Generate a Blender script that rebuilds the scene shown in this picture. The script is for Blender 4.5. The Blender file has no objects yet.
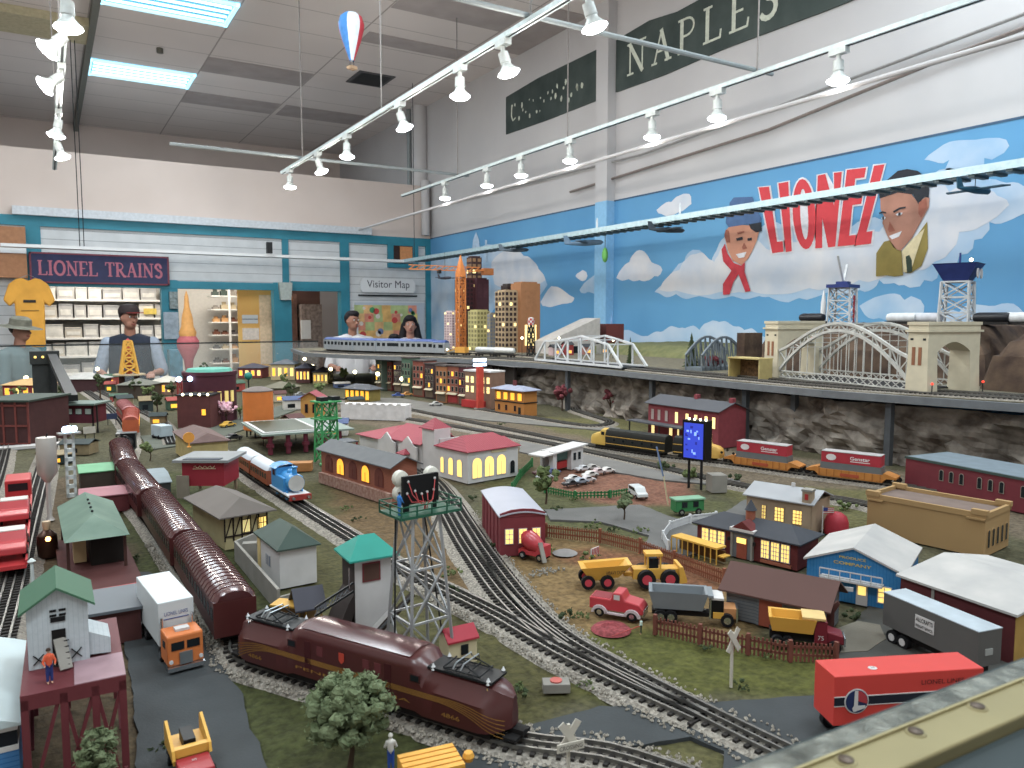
import bpy, bmesh, math, random
from mathutils import Vector as V, Matrix, noise
R = random.Random(7)
scene = bpy.context.scene
COL = scene.collection
PI = math.pi
# ---------------------------------------------------------------- camera model
FPX = 769.0; PITCH = math.atan(66/769); YAW = math.radians(31.18); EYE = 1.55; GZ = 1.0; UZ = 1.27
def ray(px, py):
    a = px-512; b = py-384
    d = b*math.cos(PITCH)+FPX*math.sin(PITCH); f = FPX*math.cos(PITCH)-b*math.sin(PITCH)
    return (f*math.sin(YAW)+a*math.cos(YAW), f*math.cos(YAW)-a*math.sin(YAW), -d)
def W(px, py, z=GZ):                 # point at height z
    r = ray(px, py); t = (EYE-z)/-r[2]
    return V((t*r[0], t*r[1], z))
def WX(px, py, X=4.7):
    r = ray(px, py); t = X/r[0]; return V((X, t*r[1], EYE+t*r[2]))
def WY(px, py, Y=10):
    r = ray(px, py); t = Y/r[1]; return V((t*r[0], Y, EYE+t*r[2]))
def ZT(x, y, py):                    # height at which (x, y) shows on image row py
    f = x*math.sin(YAW)+y*math.cos(YAW); k = (384-py)/FPX
    return EYE+f*(k*math.cos(PITCH)-math.sin(PITCH))/(math.cos(PITCH)+k*math.sin(PITCH))
def edge(A, B, z=GZ):                # near base edge, left to right: origin, rotation, length
    a = W(*A, z); b = W(*B, z); d = b-a
    return a, math.atan2(d.y, d.x), d.length
# ---------------------------------------------------------------- materials
def lin(c):
    if isinstance(c, str): c = [int(c[i:i+2], 16)/255 for i in (0, 2, 4)]
    return tuple(x/12.92 if x <= .04045 else ((x+.055)/1.055)**2.4 for x in c)+(1,)
MATS = {}
def tone(c):
    g = .3*c[0]+.55*c[1]+.15*c[2]; return tuple((x+(g-x)*.13)*.93 for x in c[:3])+(1,)
def mat(name, col='808080', rough=.55, metal=0, emit=0, var=.12, scale=30, bump=0, bscale=None, spec=.25, alpha=1, col2=None, kind='noise', trans=0):
    if name in MATS: return MATS[name]
    m = bpy.data.materials.new(name); m.use_nodes = True; MATS[name] = m
    nt = m.node_tree; N = nt.nodes; L = nt.links; b = N['Principled BSDF']
    c = lin(col)
    if not emit: c = tone(c)
    b.inputs['Base Color'].default_value = c; b.inputs['Roughness'].default_value = rough
    b.inputs['Metallic'].default_value = metal; b.inputs['Specular IOR Level'].default_value = spec
    if emit:
        b.inputs['Emission Color'].default_value = c; b.inputs['Emission Strength'].default_value = emit
    if alpha < 1: b.inputs['Alpha'].default_value = alpha
    if trans: b.inputs['Transmission Weight'].default_value = trans
    if var or bump:
        tc = N.new('ShaderNodeTexCoord')
        if kind == 'voronoi':
            t = N.new('ShaderNodeTexVoronoi'); t.inputs['Scale'].default_value = scale; f = t.outputs['Distance']
            fc = t.outputs['Color']
        else:
            t = N.new('ShaderNodeTexNoise'); t.inputs['Scale'].default_value = scale; t.inputs['Detail'].default_value = 4; f = t.outputs['Fac']; fc = f
        L.new(tc.outputs['Object'], t.inputs['Vector'])
        if var and not emit:
            mx = N.new('ShaderNodeMixRGB')
            if kind == 'voronoi':
                sp = N.new('ShaderNodeSeparateColor'); L.new(fc, sp.inputs[0]); L.new(sp.outputs[0], mx.inputs[0])
            else:
                mr = N.new('ShaderNodeMapRange'); mr.inputs[1].default_value = .3; mr.inputs[2].default_value = .7
                L.new(f, mr.inputs[0]); L.new(mr.outputs[0], mx.inputs[0])
            c2 = tone(lin(col2)) if col2 else tuple(x*(1+var) for x in c[:3])+(1,)
            mx.inputs[1].default_value = c if col2 else tuple(x*(1-var) for x in c[:3])+(1,)
            mx.inputs[2].default_value = c2
            L.new(mx.outputs[0], b.inputs['Base Color'])
        if bump:
            bp = N.new('ShaderNodeBump'); bp.inputs['Strength'].default_value = bump; bp.inputs['Distance'].default_value = .002
            if bscale:
                t = N.new('ShaderNodeTexNoise'); t.inputs['Scale'].default_value = bscale; t.inputs['Detail'].default_value = 5
                L.new(tc.outputs['Object'], t.inputs['Vector']); f = t.outputs['Fac']
            L.new(f, bp.inputs['Height']); L.new(bp.outputs[0], b.inputs['Normal'])
    return m
def lines_mat(name, col, dark, axis, period, frac=.12, rough=.6, axis2=None, period2=1, frac2=.1, offset=0, metal=0, bump=.4):
    """planks, tiles, courses, corrugation: thin dark joints every period along an object axis"""
    if name in MATS: return MATS[name]
    m = mat(name, col, rough, metal, var=0); nt = m.node_tree; N = nt.nodes; L = nt.links; b = N['Principled BSDF']
    tc = N.new('ShaderNodeTexCoord'); sp = N.new('ShaderNodeSeparateXYZ'); L.new(tc.outputs['Object'], sp.inputs[0])
    def joint(ax, per, fr):
        a = N.new('ShaderNodeMath'); a.operation = 'MULTIPLY_ADD'; a.inputs[1].default_value = 1/per; a.inputs[2].default_value = offset+1000
        L.new(sp.outputs['XYZ'.index(ax)], a.inputs[0])
        f = N.new('ShaderNodeMath'); f.operation = 'FRACT'; L.new(a.outputs[0], f.inputs[0])
        g = N.new('ShaderNodeMath'); g.operation = 'LESS_THAN'; g.inputs[1].default_value = fr; L.new(f.outputs[0], g.inputs[0])
        return g.outputs[0]
    j = joint(axis, period, frac)
    if axis2:
        k = joint(axis2, period2, frac2); mx = N.new('ShaderNodeMath'); mx.operation = 'MAXIMUM'
        L.new(j, mx.inputs[0]); L.new(k, mx.inputs[1]); j = mx.outputs[0]
    no = N.new('ShaderNodeTexNoise'); no.inputs['Scale'].default_value = 3/period*.3; L.new(tc.outputs['Object'], no.inputs['Vector'])
    c = tone(lin(col)); cr = N.new('ShaderNodeMixRGB'); cr.inputs[1].default_value = tuple(x*.85 for x in c[:3])+(1,); cr.inputs[2].default_value = tuple(min(1, x*1.12) for x in c[:3])+(1,)
    L.new(no.outputs['Fac'], cr.inputs[0])
    mm = N.new('ShaderNodeMixRGB'); L.new(j, mm.inputs[0]); L.new(cr.outputs[0], mm.inputs[1]); mm.inputs[2].default_value = lin(dark)
    L.new(mm.outputs[0], b.inputs['Base Color'])
    return m
# ---------------------------------------------------------------- mesh builder
class MB:
    def __init__(s): s.v = []; s.f = []; s.m = []; s.mats = []; s.sm = []
    def mi(s, m):
        if m is None: return 0
        if m not in s.mats: s.mats.append(m)
        return s.mats.index(m)
    def add(s, vs, fs, m=None, smooth=False, T=None):
        o = len(s.v); i = s.mi(m)
        for p in vs:
            p = V(p); s.v.append(T @ p if T else p)
        for f in fs: s.f.append([o+k for k in f]); s.m.append(i); s.sm.append(smooth)
        return s
    def box(s, x0, x1, y0, y1, z0, z1, m=None, T=None):
        return s.add([(x0,y0,z0),(x1,y0,z0),(x1,y1,z0),(x0,y1,z0),(x0,y0,z1),(x1,y0,z1),(x1,y1,z1),(x0,y1,z1)],
                     [(0,3,2,1),(4,5,6,7),(0,1,5,4),(1,2,6,5),(2,3,7,6),(3,0,4,7)], m, T=T)
    def cbox(s, c, d, m=None, rz=0, ry=0, rx=0):
        T = Matrix.Translation(c) @ Matrix.Rotation(rz, 4, 'Z') @ Matrix.Rotation(ry, 4, 'Y') @ Matrix.Rotation(rx, 4, 'X')
        return s.box(-d[0]/2, d[0]/2, -d[1]/2, d[1]/2, -d[2]/2, d[2]/2, m, T)
    def bar(s, p, q, w, h=None, m=None, up=V((0,0,1))):
        p = V(p); q = V(q); h = h or w; d = q-p; L = d.length
        if L < 1e-6: return s
        d.normalize(); x = d.cross(up)
        if x.length < 1e-3: x = d.cross(V((1,0,0)))
        x.normalize(); u = x.cross(d)
        vs = []
        for e in (p, q):
            for a, b in ((-1,-1),(1,-1),(1,1),(-1,1)): vs.append(e+x*a*w/2+u*b*h/2)
        return s.add(vs, [(0,1,2,3),(7,6,5,4),(0,4,5,1),(1,5,6,2),(2,6,7,3),(3,7,4,0)], m)
    def tube(s, pts, r, n=8, m=None, cap=True, r2=None):
        pts = [V(p) for p in pts]; vs = []; fs = []; k = len(pts)
        pu = None
        for i, p in enumerate(pts):
            d = (pts[min(i+1, k-1)]-pts[max(i-1, 0)]).normalized()
            if pu is None:
                pu = V((0,0,1)) if abs(d.z) < .9 else V((1,0,0))
            x = d.cross(pu).normalized(); pu = x.cross(d).normalized()
            rr = r if r2 is None else r+(r2-r)*i/(k-1)
            for j in range(n):
                a = 2*PI*j/n; vs.append(p+x*math.cos(a)*rr+pu*math.sin(a)*rr)
        for i in range(k-1):
            for j in range(n):
                fs.append((i*n+j, i*n+(j+1) % n, (i+1)*n+(j+1) % n, (i+1)*n+j))
        s.add(vs, fs, m, n > 6)
        if cap:
            s.add(vs[:n], [tuple(range(n))], m); s.add(vs[-n:], [tuple(range(n))[::-1]], m)
        return s
    def lathe(s, prof, n=16, m=None, c=(0,0,0), T=None, smooth=True, a0=0, sy=1):
        vs = []; fs = []; k = len(prof); c = V(c)
        for r, z in prof:
            for j in range(n):
                a = 2*PI*j/n+a0; vs.append(c+V((r*math.cos(a), sy*r*math.sin(a), z)))
        for i in range(k-1):
            for j in range(n): fs.append((i*n+j, i*n+(j+1) % n, (i+1)*n+(j+1) % n, (i+1)*n+j))
        if prof[0][0] > 1e-5: fs.append(tuple(range(n))[::-1])
        if prof[-1][0] > 1e-5: fs.append(tuple((k-1)*n+j for j in range(n)))
        return s.add(vs, fs, m, smooth, T)
    def cyl(s, c, r, h, n=16, m=None, ax='z', r2=None, smooth=True):
        T = Matrix.Translation(c)
        if ax == 'x': T = T @ Matrix.Rotation(PI/2, 4, 'Y')
        if ax == 'y': T = T @ Matrix.Rotation(-PI/2, 4, 'X')
        return s.lathe([(r, 0), (r if r2 is None else r2, h)], n, m, T=T, smooth=smooth)
    def sph(s, c, r, n=10, m=None, sc=(1,1,1), T=None):
        k = max(4, n//2); prof = [(math.sin(PI*i/k), -math.cos(PI*i/k)) for i in range(k+1)]
        M = Matrix.Translation(c) @ (T or Matrix()) @ Matrix.Diagonal((r*sc[0], r*sc[1], r*sc[2], 1))
        prof[0] = (0.001, -1); prof[-1] = (0.001, 1)
        return s.lathe(prof, n, m, T=M)
    def prism(s, poly, a, b, m=None, plane='xy', T=None):
        """polygon in a plane, extruded between a and b along the third axis"""
        n = len(poly)
        f = {'xy': lambda p, t: (p[0], p[1], t), 'xz': lambda p, t: (p[0], t, p[1]), 'yz': lambda p, t: (t, p[0], p[1])}[plane]
        vs = [f(p, a) for p in poly]+[f(p, b) for p in poly]
        fs = [tuple(range(n))[::-1], tuple(range(n, 2*n))]+[(i, (i+1) % n, n+(i+1) % n, n+i) for i in range(n)]
        return s.add(vs, fs, m, T=T)
    def loft(s, secs, m=None, smooth=True, closed=True, cap=True):
        n = len(secs[0]); vs = [p for q in secs for p in q]; fs = []
        for i in range(len(secs)-1):
            for j in range(n if closed else n-1):
                fs.append((i*n+j, i*n+(j+1) % n, (i+1)*n+(j+1) % n, (i+1)*n+j))
        s.add(vs, fs, m, smooth)
        if cap and closed:
            s.add(secs[0], [tuple(range(n))[::-1]], m); s.add(secs[-1], [tuple(range(n))], m)
        return s
    def quad(s, a, b, c, d, m=None): return s.add([a,b,c,d], [(0,1,2,3)], m)
    def build(s, name, m=None, parent=None, loc=None, rz=0, bevel=0):
        me = bpy.data.meshes.new(name); me.from_pydata([tuple(p) for p in s.v], [], s.f)
        if s.mats:
            for q in s.mats: me.materials.append(q)
            me.polygons.foreach_set('material_index', s.m)
        elif m: me.materials.append(m)
        me.polygons.foreach_set('use_smooth', s.sm); me.update()
        bm = bmesh.new(); bm.from_mesh(me); bmesh.ops.recalc_face_normals(bm, faces=bm.faces); bm.to_mesh(me); bm.free()
        if any(s.sm):
            try: me.set_sharp_from_angle(angle=math.radians(38))
            except Exception: pass
        o = bpy.data.objects.new(name, me); COL.objects.link(o)
        if parent: o.parent = parent
        if loc is not None: o.location = loc
        if rz: o.rotation_euler = (0, 0, rz)
        if bevel:
            b = o.modifiers.new('Bevel', 'BEVEL'); b.width = bevel; b.segments = 2; b.limit_method = 'ANGLE'
        return o
def tag(o, label, cat, group=None, kind=None):
    o['label'] = label
    if cat: o['category'] = cat
    if group: o['group'] = group
    if kind: o['kind'] = kind
    return o
def thing(name, label, cat, loc=(0,0,0), rz=0, group=None):
    o = bpy.data.objects.new(name, None); COL.objects.link(o); o.empty_display_size = .02
    o.location = loc; o.rotation_euler = (0, 0, rz)
    return tag(o, label, cat, group)
def struct(o): o['kind'] = 'structure'; return o
def dup(root, loc, rz=None, label=None, group=None, scale=None):
    r = root.copy(); COL.objects.link(r); r.location = loc
    if rz is not None: r.rotation_euler = (0, 0, rz)
    if scale: r.scale = (scale,)*3
    if label: r['label'] = label
    if group: r['group'] = group
    for ch in list(root.children):
        c = ch.copy(); COL.objects.link(c); c.parent = r
        for g in list(ch.children):
            d = g.copy(); COL.objects.link(d); d.parent = c
    return r
def text(s, parent, o, xd, ud, h, m, w=None, name='lettering', bold=0, shear=0, ext=.0004, lift=.0006):
    cu = bpy.data.curves.new('t', 'FONT'); cu.body = s; cu.extrude = 0; cu.offset = bold; cu.shear = shear; cu.resolution_u = 3
    ob = bpy.data.objects.new('t', cu); COL.objects.link(ob)
    me = bpy.data.meshes.new_from_object(ob); bpy.data.objects.remove(ob); bpy.data.curves.remove(cu)
    xs = [v.co.x for v in me.vertices]; ys = [v.co.y for v in me.vertices]
    x0, x1, y0, y1 = min(xs), max(xs), min(ys), max(ys); sy = h/(y1-y0); sx = w/(x1-x0) if w else sy
    xd = V(xd).normalized(); ud = V(ud).normalized(); nn = xd.cross(ud); o = V(o)
    for v in me.vertices: v.co = o+xd*((v.co.x-(x0+x1)/2)*sx)+ud*((v.co.y-(y0+y1)/2)*sy)+nn*lift
    me.name = name; me.materials.clear(); me.materials.append(m)
    ob = bpy.data.objects.new(name, me); COL.objects.link(ob)
    if parent: ob.parent = parent
    return ob
def merged(name, prims, m, parent, vox, loc=None, smooth_it=6, rz=0):
    """one continuous skin from capsules (p,q,r1,r2) and ellipsoids (c,(rx,ry,rz))"""
    mb = MB()
    for pr in prims:
        if len(pr) == 4:
            p, q, a, b = pr; p = V(p); q = V(q); k = 5
            mb.sph(p, a, 10); mb.sph(q, b, 10)
            mb.tube([p.lerp(q, i/k) for i in range(k+1)], a, 10, r2=b)
        else:
            c, r3 = pr[:2]; mb.sph(c, 1, 14, sc=r3, T=pr[2] if len(pr) > 2 else None)
    o = mb.build(name+'_raw'); md = o.modifiers.new('r', 'REMESH'); md.mode = 'VOXEL'; md.voxel_size = vox
    if smooth_it:
        sm = o.modifiers.new('s', 'SMOOTH'); sm.iterations = smooth_it; sm.factor = .5
    bpy.context.view_layer.update(); dg = bpy.context.evaluated_depsgraph_get()
    me = bpy.data.meshes.new_from_object(o.evaluated_get(dg)); bpy.data.objects.remove(o)
    me.name = name; me.materials.clear(); me.materials.append(m)
    for p in me.polygons: p.use_smooth = True
    ob = bpy.data.objects.new(name, me); COL.objects.link(ob); ob.parent = parent
    if loc is not None: ob.location = loc
    ob.rotation_euler = (0, 0, rz)
    return ob
def catmull(pts, step):
    P = [V(p) for p in pts]; P = [P[0]*2-P[1]]+P+[P[-1]*2-P[-2]]; out = []
    for i in range(1, len(P)-2):
        a, b, c, d = P[i-1:i+3]; n = max(2, int((c-b).length/step))
        for k in range(n):
            t = k/n; out.append(.5*((2*b)+(c-a)*t+(2*a-5*b+4*c-d)*t*t+(3*b-a-3*c+d)*t**3))
    out.append(P[-2]); return out
# ================================================================= ROOM
def wall_tex(name, c, c2, sc=1.2): return mat(name, c, .8, var=.1, scale=sc, col2=c2, bump=.15, bscale=60)
m_wallR = wall_tex('plaster right', 'BAB8BA', 'C4C2C3')
m_wallB = wall_tex('plaster back', 'CDBDB4', 'D6C7BF')
m_white = mat('white paint', 'D8DADC', .5, var=.04, scale=8)
m_teal = mat('teal paint', '1F7F95', .5, var=.1, scale=6)
m_siding = lines_mat('white board siding', 'C9CDD0', '8F9498', 'Z', .105, .07)
m_dark = mat('dark metal', '26282A', .5, .3, var=.1)
m_black = mat('black', '111214', .5, var=0)
m_steel = mat('galvanised steel', 'A9B0B4', .35, .7, var=.15, scale=20)
m_pipe = mat('painted pipe', '8A9294', .5, .1, var=.05)
struct(MB().box(-3.2, 4.8, -3, 13.9, -.05, 0).build('floor', mat('carpet', '4A4C4E', .95, var=.2, scale=200, bump=.4)))
struct(MB().box(4.7, 4.85, -3, 13.9, 0, 4.5).build('wall_right', m_wallR))
struct(MB().box(-3.2, 4.85, 13.8, 13.95, 0, 4.5).build('wall_back', m_wallB))
struct(MB().box(-3.3, -3.2, 2.5, 13.9, 0, 4.5).build('wall_left', m_wallB))
m_ceil = lines_mat('ceiling tiles', 'DAD0CB', 'A09894', 'X', 1.22, .014, .9, 'Y', .61, .02, offset=-.4)
struct(MB().box(-3.2, 4.85, -3, 13.9, 4.5, 4.6).build('ceiling', m_ceil))
m_tiledark = mat('stained ceiling tile', 'A89E9B', .9, var=.1, scale=4)
for i, (x0, x1, y0, y1) in enumerate([(1.72, 2.92, 9.47, 10.05), (1.72, 2.92, 11.0, 11.6), (3.0, 4.15, 11.0, 11.6), (2.95, 4.15, 6.6, 7.1), (4.2, 4.69, 6.3, 7.6), (3.0, 4.15, 7.8, 8.1)]):
    tag(MB().box(x0, x1, y0, y1, 4.494, 4.5).build('ceiling_tile', m_tiledark), ['dark stained ceiling tile beside the far lit troffer', 'dark ceiling tile near the far wall left of centre', 'dark ceiling tile near the far wall by the right wall', 'dark ceiling tile over the middle lamp rail', 'dark ceiling panel against the right wall above the painted sign', 'dark narrow ceiling tile beyond the square vent'][i], 'ceiling tile', 'darkened ceiling tiles')
struct(MB().box(.50, .56, 6, 13.8, 4.40, 4.5).build('trim_1', mat('ceiling channel', '6A6D66', .6)))
struct(MB().box(-3.2, .5, 8.9, 9.5, 4.42, 4.5).build('trim_2', mat('yellowed beam', 'B9B08F', .7)))
# pipes and pilasters on the right wall
struct(MB().box(4.6, 4.7, 5.87, 6.05, 2.66, 4.5).build('trim_3', m_wallR))
struct(MB().box(4.6, 4.7, 5.87, 6.05, 0, 2.66).build('trim_4', mat('sky blue pilaster', '7FB9E2', .6, var=.06)))
struct(MB().cyl((4.62, 10.15, 3.38), .11, 1.12, 16, m_wallR).build('trim_5'))
struct(MB().cyl((4.55, 10.35, 3.38), .035, 1.12, 10, m_pipe).build('trim_6'))
struct(MB().cyl((4.6, 9.93, 2.7), .06, .75, 10, m_wallR).build('trim_7'))
# ---- partition with the shop front
def WYb(px, py, Y=10): p = WY(px, py, Y); return p.x, p.z
xs0, xs1 = .0, 1.19; xb0, xb1 = 1.37, 2.50; xd0, xd1 = 2.72, 3.38
zt = 1.9
p = MB()
p.box(-3.2, 4.7, 10, 10.12, 2.66, 3.385)
struct(p.build('wall_partition', m_wallB))
p = MB(); p.box(-.0, 4.7, 10.0, 10.1, zt+.07, 2.55)
p.box(xd1+.1, 4.7, 10.0, 10.1, 0, zt+.07); p.box(-3.2, -.0, 10, 10.1, 0, 2.55)
struct(p.build('wall_shop_front', m_siding))
p = MB()
p.box(-3.2, 4.7, 9.97, 10.02, 2.55, 2.66)
for x0, x1 in ((-.14, .0), (1.19, 1.37), (2.50, 2.72), (3.38, 3.5), (4.62, 4.7)): p.box(x0, x1, 9.97, 10.12, 0, 2.55 if x0 > 3 or x0 < 0 else zt+.1)
p.box(2.62, 2.70, 9.975, 10.05, zt, 2.55)
p.box(.0, xd1, 9.965, 10.05, zt, zt+.09); p.box(xd0, xd1, 9.96, 10.05, zt+.03, zt+.12)
p.box(4.05, 4.5, 9.96, 10.02, 2.24, 2.56)
struct(p.build('trim_8', m_teal))
struct(MB().box(-.25, 3.8, 9.90, 10.0, 2.66, 2.75).build('trim_9', mat('pale ledge', 'C5CBD2', .6)))
p = MB(); p.box(4.13, 4.41, 9.952, 9.958, 2.3, 2.54, mat('dark niche', '3A2A28', .8)); p.box(4.22, 4.4, 9.94, 9.952, 2.32, 2.53, mat('orange curtain', 'D08A50', .7))
tag(p.build('small_window'), 'little orange lit window high in the teal trim near the corner', 'window')
wb = thing('ledge_cabinet', 'brown wooden cupboard high at the far left of the shop front', 'cabinet', (-.3, 9.9, 2.0))
for k, (z0, z1) in enumerate(((.3, .52), (-.02, .24))):
    MB().box(-.5, .16, -.05, .05, z0, z1).build('panel', mat('orange brown board', 'A5724C', .6), wb)
MB().box(-.5, .16, -.06, .06, .24, .3).build('shelf', m_white, wb)
# Shop sign
navy = mat('navy sign board', '2B2F55', .5, var=.15, scale=12)
sg = thing('shop_sign', 'dark blue sign with faded pink capitals over the left shop opening', 'sign', (.58, 9.93, 2.10))
MB().box(-.695, .695, 0, .03, -.165, .165).build('board', navy, sg)
p = MB(); mr = mat('sign border', '7A3A4A', .6)
for a in ((-.70, .70, -.005, .0, .15, .168), (-.70, .70, -.005, 0, -.168, -.15), (-.70, -.68, -.005, 0, -.168, .168), (.68, .70, -.005, 0, -.168, .168)): p.box(*a)
p.build('border', mr, sg)
# serif stroke letters, unit height
def arc(cx, cy, rx, ry, a0, a1, n=10): return [(cx+rx*math.cos(math.radians(a0+(a1-a0)*i/n)), cy+ry*math.sin(math.radians(a0+(a1-a0)*i/n))) for i in range(n+1)]
SER = {'L': (.62, [([(.13,0),(.13,1)],1), ([(0,1),(.28,1)],0), ([(0,0),(.58,0),(.6,.22)],0)]),
 'I': (.3, [([(.14,0),(.14,1)],1), ([(0,1),(.28,1)],0), ([(0,0),(.28,0)],0)]),
 'O': (.8, [(arc(.4,.5,.34,.5,60,300),1), (arc(.4,.5,.34,.5,-62,62),1)]),
 'N': (.8, [([(.12,0),(.12,1)],0), ([(.1,1),(.66,0)],1), ([(.66,0),(.66,1)],0), ([(0,0),(.26,0)],0), ([(0,1),(.16,1)],0), ([(.54,1),(.8,1)],0)]),
 'E': (.62, [([(.13,0),(.13,1)],1), ([(0,1),(.55,1),(.57,.8)],0), ([(.13,.52),(.42,.52)],0), ([(0,0),(.57,0),(.6,.22)],0)]),
 'T': (.68, [([(.34,0),(.34,1)],1), ([(.02,.8),(.04,1),(.64,1),(.66,.8)],0), ([(.2,0),(.48,0)],0)]),
 'R': (.74, [([(.13,0),(.13,1)],1), ([(0,1),(.3,1)]+arc(.3,.75,.24,.25,90,-90,8)+[(.13,.5)],0), ([(.3,.5),(.62,0),(.74,0)],1), ([(0,0),(.28,0)],0)]),
 'A': (.78, [([(.38,1),(.1,0)],0), ([(.38,1),(.66,0)],1), ([(.2,.35),(.56,.35)],0), ([(0,0),(.2,0)],0), ([(.54,0),(.78,0)],0)]),
 'S': (.58, [([(.5,.72)]+arc(.28,.75,.2,.25,30,180,6)+arc(.3,.25,.23,.27,90,-150,10),1)]),
 'P': (.66, [([(.13,0),(.13,1)],1), ([(0,1),(.32,1)]+arc(.32,.74,.26,.26,90,-90,8)+[(.13,.48)],0), ([(0,0),(.28,0)],0)]),
 ' ': (.4, [])}
def serif(word, o, xd, ud, h, m, parent, w=None, tk=.13, tn=.06, gap=.1, name='lettering'):
    xd = V(xd).normalized(); ud = V(ud).normalized(); nn = xd.cross(ud); o = V(o)
    tot = sum(SER[c][0]+gap for c in word)-gap; sx = (w/tot) if w else h
    mb = MB(); x = -tot/2; q = 0
    for c in word:
        for pts, k in SER[c][1]:
            t = (tk if k else tn)*h
            for a, b in zip(pts, pts[1:]):
                q += 1
                A = o+xd*((x+a[0])*sx)+ud*((a[1]-.5)*h); B = o+xd*((x+b[0])*sx)+ud*((b[1]-.5)*h); d = (B-A)
                if d.length < 1e-6: continue
                d.normalize(); s = d.cross(nn)*t/2; l = nn*(.0008+.00002*(q % 9)); e = d*t*.25
                mb.quad(A-s+l-e, A+s+l-e, B+s+l+e, B-s+l+e)
        x += SER[c][0]+gap
    return mb.build(name, m, parent)
serif('LIONEL TRAINS', (0, -.003, 0), (1,0,0), (0,0,1), .15, mat('faded pink letter', 'B5657A', .6), sg, w=1.24, tk=.16, tn=.08)
# visitor map
vm = thing('wall_map', 'large pastel orange green and yellow visitor map on the white boards by the corner', 'map', (4.07, 9.97, 1.4))
MB().box(-.5, .52, 0, .02, -.5, .36).build('map_sheet', mat('map paper', 'A8B4C4', .6, var=.2, scale=3, col2='B9C2CC'), vm)
p = MB(); rr = random.Random(3)
cm = [mat('map '+c, c, .6, var=.25, scale=9) for c in ('D9A95A', 'CFC36A', 'D98A70', 'A9B979', 'E0B070')]
for i in range(7):
    for j in range(7):
        if i > 4 and j < 3: continue
        x = -.44+i*.13-j*.012; z = -.48+j*.115; p.box(x, x+.13, -.002, -.0005, z, z+.115, cm[rr.randrange(5)])
p.build('map_regions', None, vm)
p = MB(); rr = random.Random(5)
for c, k in (('C8403C', 8), ('3E8F5A', 7), ('D8D0C8', 6), ('6A80B0', 5)):
    for i in range(k):
        x = rr.uniform(-.42, .36); z = rr.uniform(-.4, .3); s = rr.uniform(.02, .05); p.cyl((x, -.004, z), s, .001, 9, mat('map spot '+c, c, .6), 'y')
p.build('map_symbols', None, vm)
vs = thing('map_title_sign', 'white lozenge sign above the visitor map', 'sign', (4.045, 9.97, 1.985))
MB().prism([(-.4, -.05), (-.37, -.09), (.37, -.09), (.4, -.05), (.4, .05), (.36, .1), (-.36, .1), (-.4, .05)], -.02, 0, m_white, 'xz').build('board', None, vs)
text('Visitor Map', vs, (0, -.021, .01), (1,0,0), (0,0,1), .13, mat('dark grey letters', '3C3C48', .6), w=.62)
MB().box(-.43, .43, -.01, 0, -.14, -.12).build('rule', m_dark, vs)
# map side: plastic holder by the door
tag(MB().box(3.52, 3.6, 9.94, 9.99, 1.3, 1.62).build('leaflet_holder', m_white), 'narrow white leaflet holder beside the dark doorway', 'leaflet holder')
tag(MB().prism([(2.57, 1.78), (2.70, 1.78), (2.72, 2.0), (2.55, 2.0)], 9.9, 9.96, mat('aged speaker', 'A9B3AE', .6), 'xz').build('wall_speaker'), 'small pale loudspeaker on the teal post right of the yellow poster', 'speaker')
# dark doorway content
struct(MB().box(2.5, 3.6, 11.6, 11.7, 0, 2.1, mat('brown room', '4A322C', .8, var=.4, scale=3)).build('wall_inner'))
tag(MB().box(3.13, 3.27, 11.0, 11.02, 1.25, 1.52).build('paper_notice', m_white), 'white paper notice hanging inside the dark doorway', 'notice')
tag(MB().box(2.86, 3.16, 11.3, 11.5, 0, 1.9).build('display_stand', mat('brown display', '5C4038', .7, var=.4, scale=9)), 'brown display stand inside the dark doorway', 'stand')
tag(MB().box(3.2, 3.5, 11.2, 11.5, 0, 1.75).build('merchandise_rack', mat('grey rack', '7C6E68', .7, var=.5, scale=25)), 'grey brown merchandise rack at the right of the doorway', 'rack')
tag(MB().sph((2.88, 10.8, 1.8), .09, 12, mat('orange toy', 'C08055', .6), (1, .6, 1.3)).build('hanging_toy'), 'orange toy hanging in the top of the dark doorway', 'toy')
# shop interior
for x_, y_, e_, lb in ((.5, 11.0, 26, 'bright ceiling panel lighting the left shop bay'), (2.0, 10.9, 25, 'bright ceiling panel lighting the second shop bay'), (3.0, 11.0, 5, 'dim ceiling panel in the dark doorway room')):
    t = thing('shop_ceiling_panel', lb, 'ceiling light', (x_, y_, 2.49)); MB().box(-.3, .3, -.3, .3, -.02, 0, mat('shop panel', 'FFF4E0', emit=3, var=0)).build('diffuser', None, t)
    l = bpy.data.lights.new('shop light', 'AREA'); l.size = .6; l.energy = e_; l.color = (1, .95, .86); o = bpy.data.objects.new('lamp', l); COL.objects.link(o); o.parent = t; o.location = (0, 0, -.03)
struct(MB().box(-3, 2.6, 12.0, 12.1, 0, 2.6, mat('shop wall', 'D9D4CC', .8, var=.05)).build('wall_shop_inner'))
struct(MB().box(-3, 4.6, 10.12, 12.1, 2.5, 2.56, m_white).build('ceiling_shop'))
m_shelf = mat('shop shelf', 'EDEBE6', .5, var=.02)
sh = thing('shop_shelving', 'white wall shelving in the left shop opening stacked with pale boxes', 'shelving', (.7, 11.75, 0))
for k, z in enumerate((2.02, 1.78, 1.52, 1.28, 1.02)):
    MB().box(-.9, .72, -.2, .2, z-.25, z-.225).build('shelf', m_shelf, sh)
MB().box(.68, .72, -.2, .2, 0, 2.2).build('side_panel', m_shelf, sh)
bm_ = [mat('box '+c, c, .7, var=.12, scale=14) for c in ('C9C6C2', 'B5B2B0', 'DAD6CE', 'A9A8A8', 'C4BBAE')]
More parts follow.
